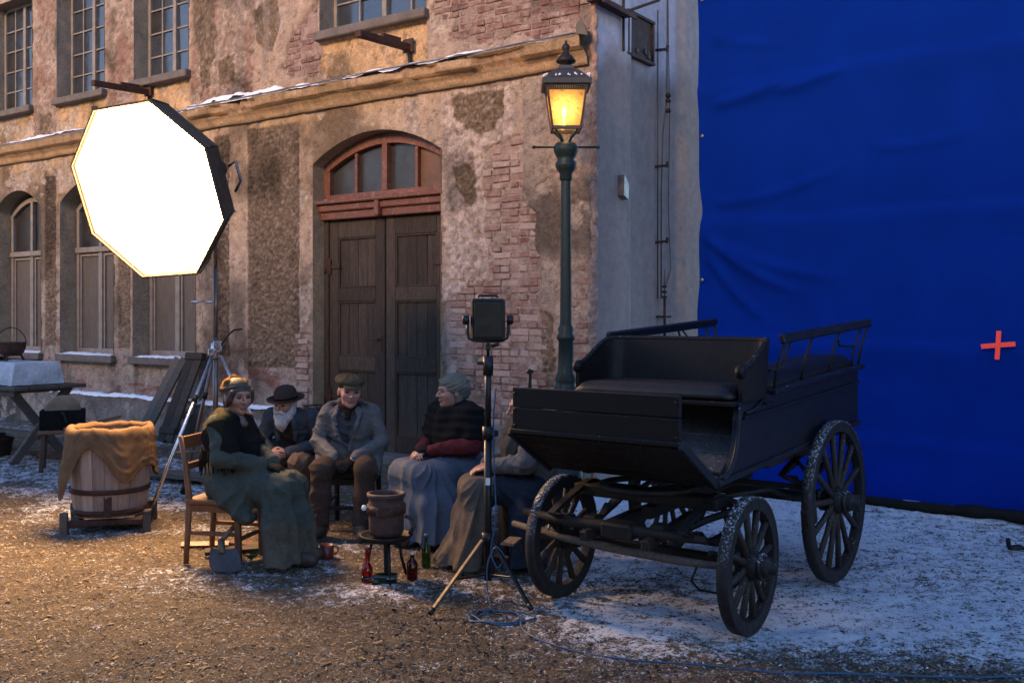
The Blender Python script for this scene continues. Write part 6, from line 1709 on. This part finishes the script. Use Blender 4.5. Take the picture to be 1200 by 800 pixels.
grow(s, 'coat', cm, t, .0085, dsp, lambda c, mi: np.where((c[:, 2] < .30 + .05 * np.sin(c[:, 1] * 20)) & (c[:, 0] > .40), 1, 0), zmin=.035)
# shawl
M['shawl_black'] = knit('black_wool_shawl', (.016, .014, .014), (.028, .024, .020), 70)
M['shawl_lit'] = knit('lit_black_wool_shawl', (.055, .046, .020), (.03, .026, .014), 70)
s = Sdf()
s.ell((.0, 0, .90), (.165, .225, .17), None, .06); s.ell((.02, 0, .99), (.12, .215, .085), None, .05)
s.chain([(.05, -.17, .98), (.10, -.20, .82), (.14, -.12, .68)], [.075, .075, .05], .05); s.chain([(.05, .17, .98), (.12, .20, .82), (.16, .10, .66)], [.075, .075, .05], .05)
s.chain([(.13, .05, .98), (.17, .02, .80), (.19, 0, .64)], [.06, .07, .05], .06)
for a in np.linspace(0, 2 * math.pi, 13)[:-1]: s.cap((.03 + .085 * math.cos(a), .090 * math.sin(a), 1.005 - .02 * math.cos(a)), (.03 + .078 * math.cos(a + .5), .085 * math.sin(a + .5), 1.03 - .03 * math.cos(a)), .030, .026, .03)
sho = grow(s, 'shawl', [M['shawl_black'], M['shawl_lit']], t, .007, wrinkle(.011, 9, 30), lambda c, mi: np.where((c[:, 2] > .93 + .03 * np.sin(c[:, 1] * 30)) & (c[:, 0] < .10), 1, 0))  # top and back of the black shawl coloured olive as if lit
fp = []; fd = []
for k in range(90):
    a = random.uniform(1.2, 5.9); r0 = (.155, .225); fp.append((.0 + r0[0] * math.cos(a), r0[1] * math.sin(a) * 1.0, .80 + random.uniform(-.03, .02))); fd.append((.2 * math.cos(a), .2 * math.sin(a), 0))
fringe(t, fp, fd, .14, M['shawl_black'])
P = lambda x, y, z: V3(.085, 0, 1.175) + H1 @ V3(x * HS, y * HS, z * HS)
s = Sdf(HS); s.ell(P(-.016, 0, .034), (.104, .084, .090), H1, .02); s.chain([P(.062, -.066, .03), P(.04, -.078, -.02), P(.01, -.078, -.06)], [.022, .020, .014], .02); s.chain([P(.062, .066, .03), P(.04, .078, -.02), P(.01, .078, -.06)], [.022, .020, .014], .02); s.ell(P(-.05, 0, -.04), (.065, .07, .07), H1, .03)
hv = grow(s, 'hair', M['hair_dark'], t, .006, lambda v: .004 * n3(v, 60, 4), None)
s = Sdf(HS); M['mustard'] = knit('mustard_knit_cap', (.42, .20, .045), (.26, .11, .03), 120); M['band'] = knit('grey_knit_band', (.20, .17, .14), None, 100)
s.ell(P(-.042, 0, .046), (.092, .088, .080), H1, .03); s.ell(P(-.04, 0, .118), (.035, .035, .022), H1, .02)
for a in np.linspace(0, 2 * math.pi, 17)[:-1]: s.cap(P(-.03 + .100 * math.cos(a) * .98, .086 * math.sin(a), .046 + .022 * math.cos(a)), P(-.03 + .100 * math.cos(a + .4), .086 * math.sin(a + .4), .046 + .022 * math.cos(a + .4)), .012, .012, .012, 1)
for a, z in ((.3, .085), (1.4, .09), (2.6, .085), (3.6, .08), (4.8, .09)): s.ell(P(-.03 + .07 * math.cos(a), .06 * math.sin(a), z), (.028, .028, .022), H1, .015)
grow(s, 'knitted_cap', [M['mustard'], M['band']], t, .006, wrinkle(.005, 30, 8))
for k in range(3): pass
s = Sdf(); s.cap((.105, -.03, 1.055), (.15, -.03, .98), .028, .03, .02); s.cap((.105, .03, 1.055), (.15, .02, .98), .026, .028, .02)
grow(s, 'neckerchief', cloth('pale_print_neckerchief', (.17, .13, .11), (.09, .065, .055)), t, .006, wrinkle(.006, 22, 9))
chair('reddish brown wooden chair under the woman with the mustard cap', LOC1, RZ1, 'wood_chair')

# ---------------------------------------------------------------- bearded man
LOC2, RZ2 = (-1.92, 9.02, 0), R(-104)
t = thing('person', 'white bearded man in brown bowler hat leaning forward with clasped hands', 'person', LOC2, RZ2)
J = dict(pelvis=(0, 0, .46), chest=(.12, 0, .74), neck=(.19, 0, .89), head=(.27, -.01, .985), shL=(.15, .19, .86), shR=(.15, -.19, .86), elL=(.17, .30, .62), elR=(.20, -.28, .62), wrL=(.41, .075, .565), wrR=(.41, -.075, .565),
         knL=(.46, .22, .49), knR=(.45, -.18, .49), anL=(.40, .20, .10), anR=(.42, -.17, .10), toL=(.54, .24, .045), toR=(.57, -.20, .045))
H2 = rotm(R(-6), R(10))
body(t, J, 1.0, 'skin', (0, 0), H2, [((.55, -.75, -.1), (-.7, -.5, -.3), .55), ((.55, .75, -.05), (-.7, .5, -.3), .55)], .0054)
boots(t, J)
jk = [cloth('dark_slate_jacket', (.060, .064, .068), (.042, .045, .05)), cloth('dark_brown_waistcoat', (.045, .028, .020)), cloth('off_white_cuff', (.42, .40, .38))]
s = Sdf()
s.ell((.03, 0, .54), (.16, .20, .15), None, .06); s.ell((.11, 0, .74), (.145, .205, .19), frame_z((.4, 0, 1)), .06); s.ell((.165, 0, .85), (.095, .20, .075), frame_z((.4, 0, 1)), .05)
sleeve(s, J, 'L', (.082, .072, .056)); sleeve(s, J, 'R', (.082, .072, .056))
for sg in (-1, 1): s.chain([(.24, sg * .03, .93), (.275, sg * .075, .83), (.26, sg * .085, .66)], [.022, .03, .022], .02)
for sg in (-1, 1): s.chain([(.10, sg * .19, .56), (.20, sg * .23, .46)], [.08, .04], .05)
def l2(c, mi):
    w = .028 + .30 * np.clip(.93 - c[:, 2], 0, .25); return np.where((c[:, 0] > .17) & (np.abs(c[:, 1]) < np.minimum(w, .062)) & (c[:, 2] > .50), 1, mi)
jo = grow(s, 'jacket', jk, t, .0075, wrinkle(.010, 10, 40), l2)
for sg in (-1, 1):
    el, wr = np.array(J['el' + 'LR'[sg < 0]]), np.array(J['wr' + 'LR'[sg < 0]]); d = ax_(el, wr)
    MB().cyl(Vector(wr - d * .035), Vector(wr - d * .005), .044, .042, 16).build('cuff', jk[2], jo)
tm_ = cloth('brown_trousers', (.17, .115, .072), (.115, .075, .05))
s = Sdf(); s.ell((-.01, 0, .46), (.14, .18, .11), None, .06)
for sd_ in 'LR':
    sg = 1 if sd_ == 'L' else -1; kn, an = np.array(J['kn' + sd_]), np.array(J['an' + sd_])
    s.chain([(.02, sg * .10, .46), kn, an + V3(0, 0, .02)], [.105, .088, .068], .04)
grow(s, 'trousers', tm_, t, .008, wrinkle(.010, 10, 45), None, zmin=.07)
P = lambda x, y, z: np.array(J['head'], np.float32) + H2 @ V3(x * HS, y * HS, z * HS)
s = Sdf(HS)
for y in (-1, 1): s.chain([P(-.005, y * .070, -.01), P(.02, y * .066, -.06), P(.05, y * .045, -.11)], [.018, .026, .030], .03)
s.chain([P(.075, 0, -.092), P(.085, 0, -.15), P(.085, 0, -.205)], [.040, .042, .014], .03); s.cap(P(.06, .03, -.10), P(.08, .01, -.16), .035, .02, .03); s.cap(P(.06, -.03, -.10), P(.08, -.01, -.16), .035, .02, .03)
for y in (-1, 1): s.chain([P(.108, y * .004, -.045), P(.102, y * .026, -.055), P(.085, y * .046, -.080)], [.010, .013, .009], .012)
grow(s, 'beard', M['hair_grey'], t, .005, lambda v: .009 * n3(v, 55, 50) + .004 * np.sin(v[:, 1] * 380 + 9 * n3(v, 20, 5)))
s = Sdf(HS); s.ell(P(-.035, 0, .01), (.080, .080, .075), H2, .02); grow(s, 'hair', M['hair_grey'], t, .007, lambda v: .006 * n3(v, 60, 51))
HM = Matrix([list(r) for r in H2]).to_4x4(); HM.translation = Vector([float(x) for x in np.array(J['head'])])
m = MB(); m.lathe([(0, .165), (.035, .163), (.070, .150), (.090, .120), (.098, .085), (.100, .055), (.104, .048), (.128, .044), (.150, .050), (.158, .062), (.154, .066), (.146, .056), (.126, .050), (.103, .052)], 30)
m.v = [HM @ Vector((v.x * 1.14 - .014, v.y * 1.04, v.z * 1.08 - .022)) for v in m.v]
hto = m.build('bowler_hat', pm('brown_felt', (.048, .030, .024), (.034, .022, .018), 9, .9, .4, 120, .002, spec=.1), t)
m = MB().lathe([(.1035, .053), (.1025, .075)], 30); m.v = [HM @ Vector((v.x * 1.145 - .014, v.y * 1.045, v.z * 1.08 - .022)) for v in m.v]; m.build('hat_band', M['black_cloth'], hto)
ct = thing('wooden_crate', 'low plank crate under the bearded man', 'crate', LOC2, RZ2)
for z_ in (.07, .20, .33):
    for s_ in (-1, 1): MB().box((-.03, s_ * .20, z_), (.40, .018, .11), None, .004).build('slat', M['wood_grey'], ct); MB().box((-.03 + s_ * .21, 0, z_), (.018, .38, .11), None, .004).build('slat', M['wood_grey'], ct)
for k in range(4): MB().box((-.03, -.165 + .11 * k, .398), (.44, .105, .02), None, .004).build('lid_board', M['wood_grey'], ct)

# ---------------------------------------------------------------- man in flat cap
LOC3, RZ3 = (-1.33, 8.32, 0), R(-93)
t = thing('person', 'man in flat cap, grey jacket and dark trousers sitting knees apart', 'person', LOC3, RZ3)
J = dict(pelvis=(0, 0, .53), chest=(.09, .0, .84), neck=(.13, 0, 1.00), head=(.18, .01, 1.135), shL=(.10, .185, .96), shR=(.10, -.185, .96), elL=(.10, .265, .72), elR=(.11, -.265, .72), wrL=(.33, .075, .60), wrR=(.33, -.075, .60),
         knL=(.46, .20, .54), knR=(.46, -.15, .54), anL=(.50, .17, .10), anR=(.48, -.17, .10), toL=(.66, .21, .045), toR=(.64, -.21, .045))
H3 = rotm(R(24), R(3), R(-4))
body(t, J, 1.05, 'skin2', (1, 1), H3, [((.65, -.6, -.45), (-.5, -.3, -.8), .5), ((.65, .6, -.45), (-.5, .3, -.8), .5)], .0059, 1.03)
boots(t, J)
jk = [cloth('grey_work_jacket', (.135, .128, .120), (.10, .096, .092)), cloth('slate_pullover', (.062, .066, .072)), cloth('dark_scarf', (.028, .020, .016))]
s = Sdf()
s.ell((.03, 0, .60), (.16, .20, .16), None, .06); s.ell((.085, 0, .83), (.14, .19, .20), frame_z((.25, 0, 1)), .06); s.ell((.11, 0, .94), (.09, .185, .075), frame_z((.25, 0, 1)), .05)
sleeve(s, J, 'L', (.070, .066, .052)); sleeve(s, J, 'R', (.070, .066, .052))
for sg in (-1, 1):
    s.chain([(.15, sg * .06, 1.045), (.225, sg * .10, .93), (.235, sg * .06 - .02, .78), (.23, .02, .66)], [.024, .026, .02, .014], .018)
    s.chain([(.10, sg * .20, .62), (.22, sg * .23, .50)], [.085, .05], .05); s.chain([(.04, sg * .07, 1.03), (.13, sg * .085, 1.05)], [.03, .026], .02)
    s.cap((.11, sg * .10, 1.04), (.10, sg * .19, 1.025), .012, .012, .008)
def l3(c, mi):
    w = np.interp(c[:, 2], [.66, .80, .93, 1.02], [.015, .06, .085, .06]); return np.where((c[:, 0] > .14) & (np.abs(c[:, 1] + .005) < w) & (c[:, 2] > .66), 1, mi)
jo = grow(s, 'jacket', jk, t, .0075, wrinkle(.011, 10, 60), l3)
for z_ in (.86, .78): MB().lathe([(0, .006), (.010, .004), (.010, -.004), (0, -.006)], 10, (.262, -.075, z_), (1, 0, 0)).build('button', M['wood_dark'], jo)
s = Sdf()
for a in np.linspace(0, 2 * math.pi, 13)[:-1]: s.cap((.135 + .072 * math.cos(a), .068 * math.sin(a), 1.015), (.14 + .072 * math.cos(a + .5), .068 * math.sin(a + .5), 1.025), .030, .030, .02)
s.chain([(.205, .0, 1.0), (.235, .005, .93)], [.05, .03], .03)
grow(s, 'scarf', jk[2], t, .006, wrinkle(.007, 18, 63))
tm_ = cloth('dark_brown_trousers', (.062, .040, .030), (.042, .028, .022))
s = Sdf(); s.ell((-.01, 0, .53), (.14, .19, .11), None, .06)
for sd_ in 'LR':
    sg = 1 if sd_ == 'L' else -1; kn, an = np.array(J['kn' + sd_]), np.array(J['an' + sd_])
    s.chain([(.02, sg * .10, .53), kn, (kn + an) / 2 + V3(-.015, 0, 0), an + V3(0, 0, .03)], [.108, .090, .082, .075], .04)
grow(s, 'trousers', tm_, t, .008, wrinkle(.010, 9, 65), None, zmin=.07)
P = lambda x, y, z: np.array(J['head'], np.float32) + H3 @ V3(x * HS, y * HS, z * HS)
s = Sdf(HS); s.ell(P(-.028, 0, .008), (.083, .081, .074), H3, .02); grow(s, 'hair', M['hair_sand'], t, .007, lambda v: .003 * n3(v, 60, 66))
s = Sdf(HS); s.ell(P(-.012, 0, .078), (.128, .114, .052), H3 @ rotm(0, R(6)), .02); s.ell(P(-.02, 0, .045), (.106, .088, .055), H3, .02)
s.ell(P(.092, 0, .042), (.055, .068, .010), H3 @ rotm(0, R(16)), .012); s.ell(P(0, 0, .112), (.012, .012, .008), H3, .01)
capm = cloth('olive_tweed_cap', (.075, .062, .035), (.05, .04, .024), .8, 200)
def dcap(v):
    p = (v - np.array(J['head'], np.float32)) @ H3; a = np.arctan2(p[:, 1], p[:, 0]); return .003 * np.cos(a * 8) * sstep(.07, .10, p[:, 2]) + .002 * n3(v, 40, 3)
grow(s, 'flat_cap', capm, t, .005, dcap)
chair('dark wooden chair under the man in the flat cap', LOC3, RZ3, 'wood_dark', .46, .86)

# ---------------------------------------------------------------- woman in black shawl
LOC4, RZ4 = (-.43, 8.02, 0), R(-138)
t = thing('person', 'woman in olive headscarf, black shawl, red sleeves and long grey skirt', 'person', LOC4, RZ4)
J = dict(pelvis=(0, 0, .52), chest=(.0, 0, .85), neck=(.015, 0, 1.01), head=(.07, 0, 1.15), shL=(.01, .19, .965), shR=(.01, -.19, .965), elL=(.08, .28, .74), elR=(.08, -.27, .74), wrL=(.35, .05, .70), wrR=(.34, -.05, .70),
         knL=(.46, .13, .52), knR=(.46, -.13, .52), anL=(.47, .11, .10), anR=(.47, -.11, .10), toL=(.62, .13, .045), toR=(.62, -.13, .045))
H4 = rotm(R(-20), R(2))
body(t, J, 1.12, 'skin2', (0, 0), H4, [((.75, -.6, -.2), (-.2, -.3, -.9), .45), ((.75, .6, -.2), (-.2, .3, -.9), .45)], .0059, 1.08)
boots(t, J)
s = Sdf(); red = cloth('dark_red_blouse', (.125, .022, .022), (.08, .016, .018))
s.ell((0, 0, .70), (.165, .21, .18), None, .05); sleeve(s, J, 'L', (.09, .08, .055)); sleeve(s, J, 'R', (.09, .08, .055))
blo = grow(s, 'blouse', red, t, .0085, wrinkle(.012, 10, 70))
s = Sdf()
for sd_ in 'LR':
    el, wr = np.array(J['el' + sd_]), np.array(J['wr' + sd_]); d = ax_(el, wr); s.cap(wr - d * .05, wr + d * .05, .036, .040, .02)
grow(s, 'fingerless_glove', M['glove'], t, .006, wrinkle(.003, 30, 71))
sk = [cloth('grey_wool_skirt', (.175, .165, .16), (.13, .125, .125)), cloth('slate_blue_apron', (.095, .11, .135), (.075, .088, .11))]
s = Sdf(); s.ell((.02, 0, .60), (.20, .235, .16), None, .06)
for sg in (-1, 1): s.chain([(.04, sg * .12, .54), (.47, sg * .13, .53)], [.14, .10], .06)
s.cap((.15, 0, .58), (.46, 0, .55), .10, .085, .07)
for y, x1 in ((-.22, .52), (-.10, .60), (.05, .60), (.20, .50), (.27, .36)): s.chain([(.44 if abs(y) < .25 else .30, y * .75, .50), (.48 if abs(y) < .25 else .34, y * 1.05, .30), (x1, y * 1.45, -.02)], [.085, .095, .115], .07)
for y in (-.24, .24): s.chain([(.05, y * .8, .50), (.08, y, .30), (.10, y * 1.1, -.02)], [.12, .12, .12], .09)
s.chain([(-.10, 0, .45), (-.12, 0, .15)], [.16, .18], .09)
dsk = drape(.040, 73, .46, .58, 9.0, 10.0)
grow(s, 'skirt', sk, t, .009, dsk, lambda c, mi: np.where(c[:, 1] > -.02 + .12 * (c[:, 2] - .3), 1, 0), zmin=.04)
s = Sdf()
s.ell((.0, 0, .87), (.19, .27, .20), None, .06); s.ell((.01, 0, .98), (.13, .245, .085), None, .05); s.chain([(.03, -.20, .96), (.06, -.25, .82)], [.105, .10], .05); s.chain([(.03, .20, .96), (.06, .26, .82)], [.105, .10], .05); s.chain([(.06, -.17, .96), (.16, -.13, .78)], [.09, .085], .06); s.chain([(.06, .17, .96), (.16, .13, .78)], [.09, .085], .06)
s.cap((.15, 0, .95), (.17, 0, .76), .07, .07, .06)
for a in np.linspace(0, 2 * math.pi, 13)[:-1]: s.cap((.01 + .085 * math.cos(a), .092 * math.sin(a), 1.0 - .025 * math.cos(a)), (.01 + .08 * math.cos(a + .5), .087 * math.sin(a + .5), 1.02 - .03 * math.cos(a)), .030, .026, .03)
grow(s, 'shawl', M['shawl_black'], t, .0075, lambda v: wrinkle(.012, 9, 76)(v) + .006 * np.sin(v[:, 2] * 95 + 6 * n3(v, 6, 2)))
fp = []; fd = []
for k in range(110):
    a = random.uniform(-2.6, 2.6); fp.append((.03 + .19 * math.cos(a), .235 * math.sin(a), .755 + random.uniform(-.02, .02))); fd.append((.25 * math.cos(a), .25 * math.sin(a), 0))
fringe(t, fp, fd, .10, M['shawl_black'])
P = lambda x, y, z: np.array(J['head'], np.float32) + H4 @ V3(x * HS, y * HS, z * HS)
s = Sdf(HS); s.ell(P(-.025, 0, .035), (.115, .100, .098), H4, .03); s.ell(P(-.075, 0, .0), (.060, .075, .07), H4, .03); s.ell(P(-.03, 0, -.05), (.05, .085, .06), H4, .03); s.cap(P(.062, -.045, .070), P(.062, .045, .070), .020, .020, .02)
s.ell(P(-.115, 0, -.02), (.03, .04, .035), H4, .02)
grow(s, 'headscarf', cloth('olive_grey_headscarf', (.17, .155, .115), (.12, .11, .085)), t, .0055, lambda v: wrinkle(.006, 16, 78)(v) + .002 * np.sin((v[:, 2] + .5 * v[:, 0]) * 190))
bt = thing('wooden_stool', 'low stool hidden under the long grey skirt', 'stool', LOC4, RZ4)
MB().box((-.03, 0, .43), (.34, .36, .035), None, .01).build('seat', M['wood_dark'], bt)
for sx in (-1, 1):
    for sy in (-1, 1): MB().bar((-.03 + sx * .12, sy * .13, .42), (-.03 + sx * .15, sy * .15, 0), .04, .04, .005).build('leg', M['wood_dark'], bt)

# ---------------------------------------------------------------- woman beside the front wheel
LOC5, RZ5 = (.16, 7.10, 0), R(188)
t = thing('person', 'woman in grey coat, knitted scarf and brown skirt sitting behind the carriage front', 'person', LOC5, RZ5)
J = dict(pelvis=(0, 0, .52), chest=(.02, 0, .83), neck=(.04, 0, .985), head=(.075, 0, 1.10), shL=(.03, .175, .945), shR=(.03, -.175, .945), elL=(.10, .26, .74), elR=(.08, -.25, .73), wrL=(.34, .09, .695), wrR=(.35, -.05, .69),
         knL=(.45, .11, .52), knR=(.45, -.11, .52), anL=(.46, .09, .10), anR=(.46, -.09, .10), toL=(.61, .10, .045), toR=(.61, -.10, .045))
H5 = rotm(R(10), R(4))
body(t, J, 1.0, 'skin', (0, 0), H5, [((.8, -.5, -.25), (-.2, -.2, -.9), .4), ((.8, .5, -.25), (-.2, .2, -.9), .4)], .006)
boots(t, J)
s = Sdf(); s.ell((0, 0, .62), (.165, .205, .18), None, .06); s.ell((.02, 0, .83), (.145, .195, .20), None, .06); s.ell((.03, 0, .935), (.10, .19, .08), None, .05); sleeve(s, J, 'L', (.085, .080, .062)); sleeve(s, J, 'R', (.085, .080, .062))
grow(s, 'coat', cloth('worn_grey_coat', (.13, .125, .12), (.09, .088, .085)), t, .0085, wrinkle(.013, 11, 80))
s = Sdf(); sk = [cloth('brown_wool_skirt', (.125, .098, .075), (.085, .066, .05)), cloth('dark_blue_apron', (.028, .034, .048))]
for sg in (-1, 1): s.chain([(.04, sg * .10, .54), (.45, sg * .105, .53)], [.125, .095], .06)
s.cap((.15, 0, .57), (.45, 0, .55), .09, .08, .07)
for y, x1 in ((-.17, .50), (-.06, .64), (.06, .64), (.17, .52)): s.chain([(.43, y * .8, .51), (.46, y * 1.1, .30), (x1, y * 1.5, -.02)], [.085, .09, .11], .06)
for y in (-.24, .24): s.chain([(.05, y * .8, .50), (.08, y, .30), (.10, y * 1.1, -.02)], [.13, .13, .13], .09)
s.chain([(-.08, 0, .45), (-.10, 0, .15)], [.16, .18], .09)
grow(s, 'skirt', sk, t, .0095, drape(.038, 83, .44, .56, 9.0, 11.0), lambda c, mi: np.where((c[:, 0] < .33 + .15 * (.5 - c[:, 2])), 1, 0), zmin=.035)
s = Sdf(); kn_ = knit('grey_brown_knit_scarf', (.155, .13, .10), (.09, .075, .06), 60)
for a in np.linspace(0, 2 * math.pi, 13)[:-1]: s.cap((.045 + .10 * math.cos(a), .11 * math.sin(a), .965), (.05 + .09 * math.cos(a + .5), .10 * math.sin(a + .5), 1.01), .055, .045, .03)
s.chain([(.12, .08, .95), (.17, .10, .82), (.17, .12, .68)], [.07, .085, .06], .05); s.chain([(.12, -.08, .95), (.16, -.10, .85)], [.07, .07], .05); s.cap((-.02, .10, .95), (.02, .17, .90), .075, .06, .05)
grow(s, 'scarf', kn_, t, .007, lambda v: wrinkle(.012, 12, 85)(v))
P = lambda x, y, z: np.array(J['head'], np.float32) + H5 @ V3(x * HS, y * HS, z * HS)
s = Sdf(HS); s.ell(P(-.025, 0, .035), (.110, .095, .098), H5, .03); s.ell(P(-.06, 0, -.04), (.06, .085, .07), H5, .03); s.cap(P(.06, -.045, .072), P(.06, .045, .072), .018, .018, .02)
grow(s, 'headscarf', cloth('brown_headscarf', (.10, .07, .05)), t, .0065, wrinkle(.006, 16, 88))
ct = thing('wooden_crate', 'low plank crate under the woman behind the carriage front', 'crate', LOC5, RZ5)
for z_ in (.07, .20, .33):
    for s_ in (-1, 1): MB().box((-.03, s_ * .17, z_), (.34, .018, .11), None, .004).build('slat', M['wood_grey'], ct); MB().box((-.03 + s_ * .18, 0, z_), (.018, .32, .11), None, .004).build('slat', M['wood_grey'], ct)
for k in range(3): MB().box((-.03, -.12 + .12 * k, .398), (.38, .115, .02), None, .004).build('lid_board', M['wood_grey'], ct)
# ================================================================== SMALL THINGS AROUND THE GROUP
# clay fire pot on an iron tripod
SB = (-.835, 6.62, 0)
st = thing('fire_pot', 'old clay stove pot with iron band standing on an iron tripod tray', 'stove', SB, .2)
MB().lathe([(0, .30), (.105, .30), (.115, .33), (.118, .46), (.122, .50), (.113, .525), (.118, .545), (.128, .555), (.128, .575), (.112, .578), (.105, .55), (.100, .34), (0, .33)], 32, wob=.006).build('pot', M['clay'], st)
MB().lathe([(.119, .44), (.128, .44), (.130, .50), (.121, .50)], 32).box((-.02, -.126, .468), (.11, .018, .055), None, .006).build('iron_band', M['rust'], st)
MB().lathe([(0, -.02), (.014, -.015), (.018, 0), (.012, .016), (0, .02)], 12, (-.15, -.05, .49)).build('knob', M['white_enamel'], st)
MB().cyl((-.12, -.04, .48), (-.145, -.05, .488), .006).build('knob_stem', M['iron'], st)
MB().lathe([(0, .265), (.15, .265), (.175, .29), (.178, .305), (.165, .30), (.145, .28), (0, .278)], 28).build('tray', M['iron'], st)
MB().tube([(.12, -.02, .42), (.17, -.03, .40), (.185, -.03, .35), (.15, -.02, .30)], .012, 8).build('handle', M['clay'], st)
MB().lathe([(.018, .0), (.018, .27)], 12).lathe([(0, .0), (.05, .0), (.05, .012), (.018, .03)], 14).build('stem', M['iron'], st)
for k in range(3):
    a = .6 + k * 2.094; MB().tube([(.10 * math.cos(a), .10 * math.sin(a), .27), (.13 * math.cos(a), .13 * math.sin(a), .12), (.17 * math.cos(a), .17 * math.sin(a), .005)], .010, 8).build('leg', M['iron'], st)
# bottles
def bottle(label, loc, rz, mat, r=.036, h=.215, cork=None, lying=False, neck=.55, name='bottle'):
    t = thing(name, label, 'bottle', loc, rz)
    pr = [(0, .004), (r * .9, .0), (r, .006), (r, h * neck), (r * .8, h * (neck + .08)), (r * .42, h * (neck + .18)), (r * .36, h * .94), (r * .46, h * .95), (r * .46, h), (r * .28, h)]
    ax = (0, 0, 1); c = (0, 0, 0)
    if lying: ax = (-1, .1, 0); c = (0, 0, r)
    MB().lathe(pr, 24, c, ax).build('glass', M[mat], t)
    if cork:
        d = Vector(ax).normalized(); c0 = Vector(c) + d * (h - .004)
        MB().cyl(c0, c0 + d * .022, r * .36, r * .40, 10).build('stopper', M[cork], t)
    return t
bottle('bright red glass bottle with a long neck standing before the fire pot', (-.95, 6.53, gz(-.95, 6.53) + .004), 0, 'glass_red', .036, .225, None, False, .42)
bottle('dark red squat bottle with white stopper right beside the tripod', (-.665, 6.63, gz(-.66, 6.63) + .004), 0, 'glass_dark', .037, .165, 'white_enamel', False, .66)
bottle('green glass bottle lying on its side under the tripod', (-.75, 6.50, gz(-.75, 6.50) + .002), .15, 'glass_green', .038, .23, None, True, .55)
bottle('dark green bottle standing behind the iron tripod at the skirt hem', (-.60, 6.95, gz(-.6, 6.95)), .9, 'glass_green', .032, .22, 'tin', False, .6)
jr = thing('glass_jar_lid', 'small clear jar lying next to the green bottle', 'jar', (-.875, 6.46, gz(-.87, 6.46)), .3)
MB().lathe([(0, -.035), (.022, -.035), (.026, -.028), (.026, .022), (.020, .03), (.020, .038), (0, .038)], 18, (0, 0, .027), (1, .2, 0)).build('glass', glass_mat('clear_glass', (.55, .58, .58), .15), jr); jr.name = 'glass_jar'
# enamel mug
mg = thing('enamel_mug', 'dark red enamel mug standing by the shoes of the woman in the mustard cap', 'mug', (-1.335, 7.18, gz(-1.33, 7.18)), .4)
MB().lathe([(0, .003), (.045, .0), (.048, .005), (.050, .10), (.046, .10), (.044, .012), (0, .010)], 24).build('cup', pm('dark_red_enamel', (.12, .02, .016), (.08, .016, .014), 9, .35, .1), mg)
MB().tube([(.05, 0, .085), (.08, 0, .075), (.082, 0, .045), (.05, 0, .025)], .006, 8).build('handle', bpy.data.materials['dark_red_enamel'], mg)
# spade lying by the chair
sp = thing('spade', 'grey steel spade with wooden handle lying under the wooden chair', 'spade', (-1.98, 6.86, .0), R(0))
nu, nv = 22, 18
U, Vv = np.meshgrid(np.linspace(-1, 1, nu), np.linspace(0, 1, nv), indexing='ij')
wd = .115 * (1 - .22 * (1 - Vv) ** 2 - .18 * Vv ** 6) ; xx = U * wd; yy = -.02 - .0 * Vv
zz2 = .135 - .125 * Vv + .020 * (U * U) * (1 - Vv * .4) + .004 * (fbm(U * 3 + 5, Vv * 3, 3, 200) - .5)
me = np_mesh('blade', np.stack([xx + .05 * Vv, -.02 - .11 * Vv, zz2 + .006], -1).reshape(-1, 3), grid_quads(nu, nv), M['spade'])
bo = link('blade', me, sp); mm_ = bo.modifiers.new('t', 'SOLIDIFY'); mm_.thickness = .005
MB().tube([(-.01, -.03, .115), (-.02, -.005, .15), (-.03, .02, .205)], [.030, .026, .024], 12).build('socket', M['tan_metal'], sp)
MB().cyl((-.03, .02, .195), (.10, .62, .40), .018, .016, 10).build('shaft', M['wood_chair'], sp)
# split firewood under the chairs
for k, (x_, y_, a, l, tlt) in enumerate(((-2.05, 7.35, .35, .42, .0), (-1.95, 7.5, -.2, .38, .05), (-1.78, 7.62, .9, .35, .0), (-2.3, 7.55, .1, .40, 0.), (-1.05, 8.05, 1.2, .35, 0.), (-1.0, 8.6, .3, .4, 0.))):
    lg = MB(); n = 5
    poly = [(.035 * math.cos(i * 2 * math.pi / n + .4) * (1 + .25 * ((i * 7 + k) % 3 - 1)), .030 * math.sin(i * 2 * math.pi / n + .4)) for i in range(n)]
    lg.prism(poly, (-l / 2, 0, .028), (0, 1, 0), (0, 0, 1), (1, 0, 0), l)
    o = lg.build('firewood_log', M['wood_chair'] if k % 2 else M['wood_grey'], None, (x_, y_, gz(x_, y_)), (0, tlt, a))
    tag(o, ['grey split log under the wooden chair seat', 'reddish split log just behind the wooden chair', 'grey split log lying crosswise beyond the coat hem', 'reddish split log behind the back legs of the wooden chair', 'grey split log beside the dark chair of the man in the flat cap', 'reddish split log behind the dark chair near the branches'][k], 'log', 'firewood logs between the seats')
# green sprig
gsp = thing('green_sprig', 'small sprig of green leaves on the ground under the coat hem', 'sprig', (-1.86, 7.10, gz(-1.86, 7.1)))
for k in range(9):
    a = k * .9; MB().add([(0, 0, .01), (.03 * math.cos(a) - .012 * math.sin(a), .03 * math.sin(a) + .012 * math.cos(a), .04 + .004 * k), (.07 * math.cos(a), .07 * math.sin(a), .035 + .005 * k), (.03 * math.cos(a) + .012 * math.sin(a), .03 * math.sin(a) - .012 * math.cos(a), .04)], [(0, 1, 2, 3)]).build('leaf', pm('sprig_leaf', (.05, .09, .02), (.04, .07, .02)) if k == 0 else bpy.data.materials['sprig_leaf'], gsp)
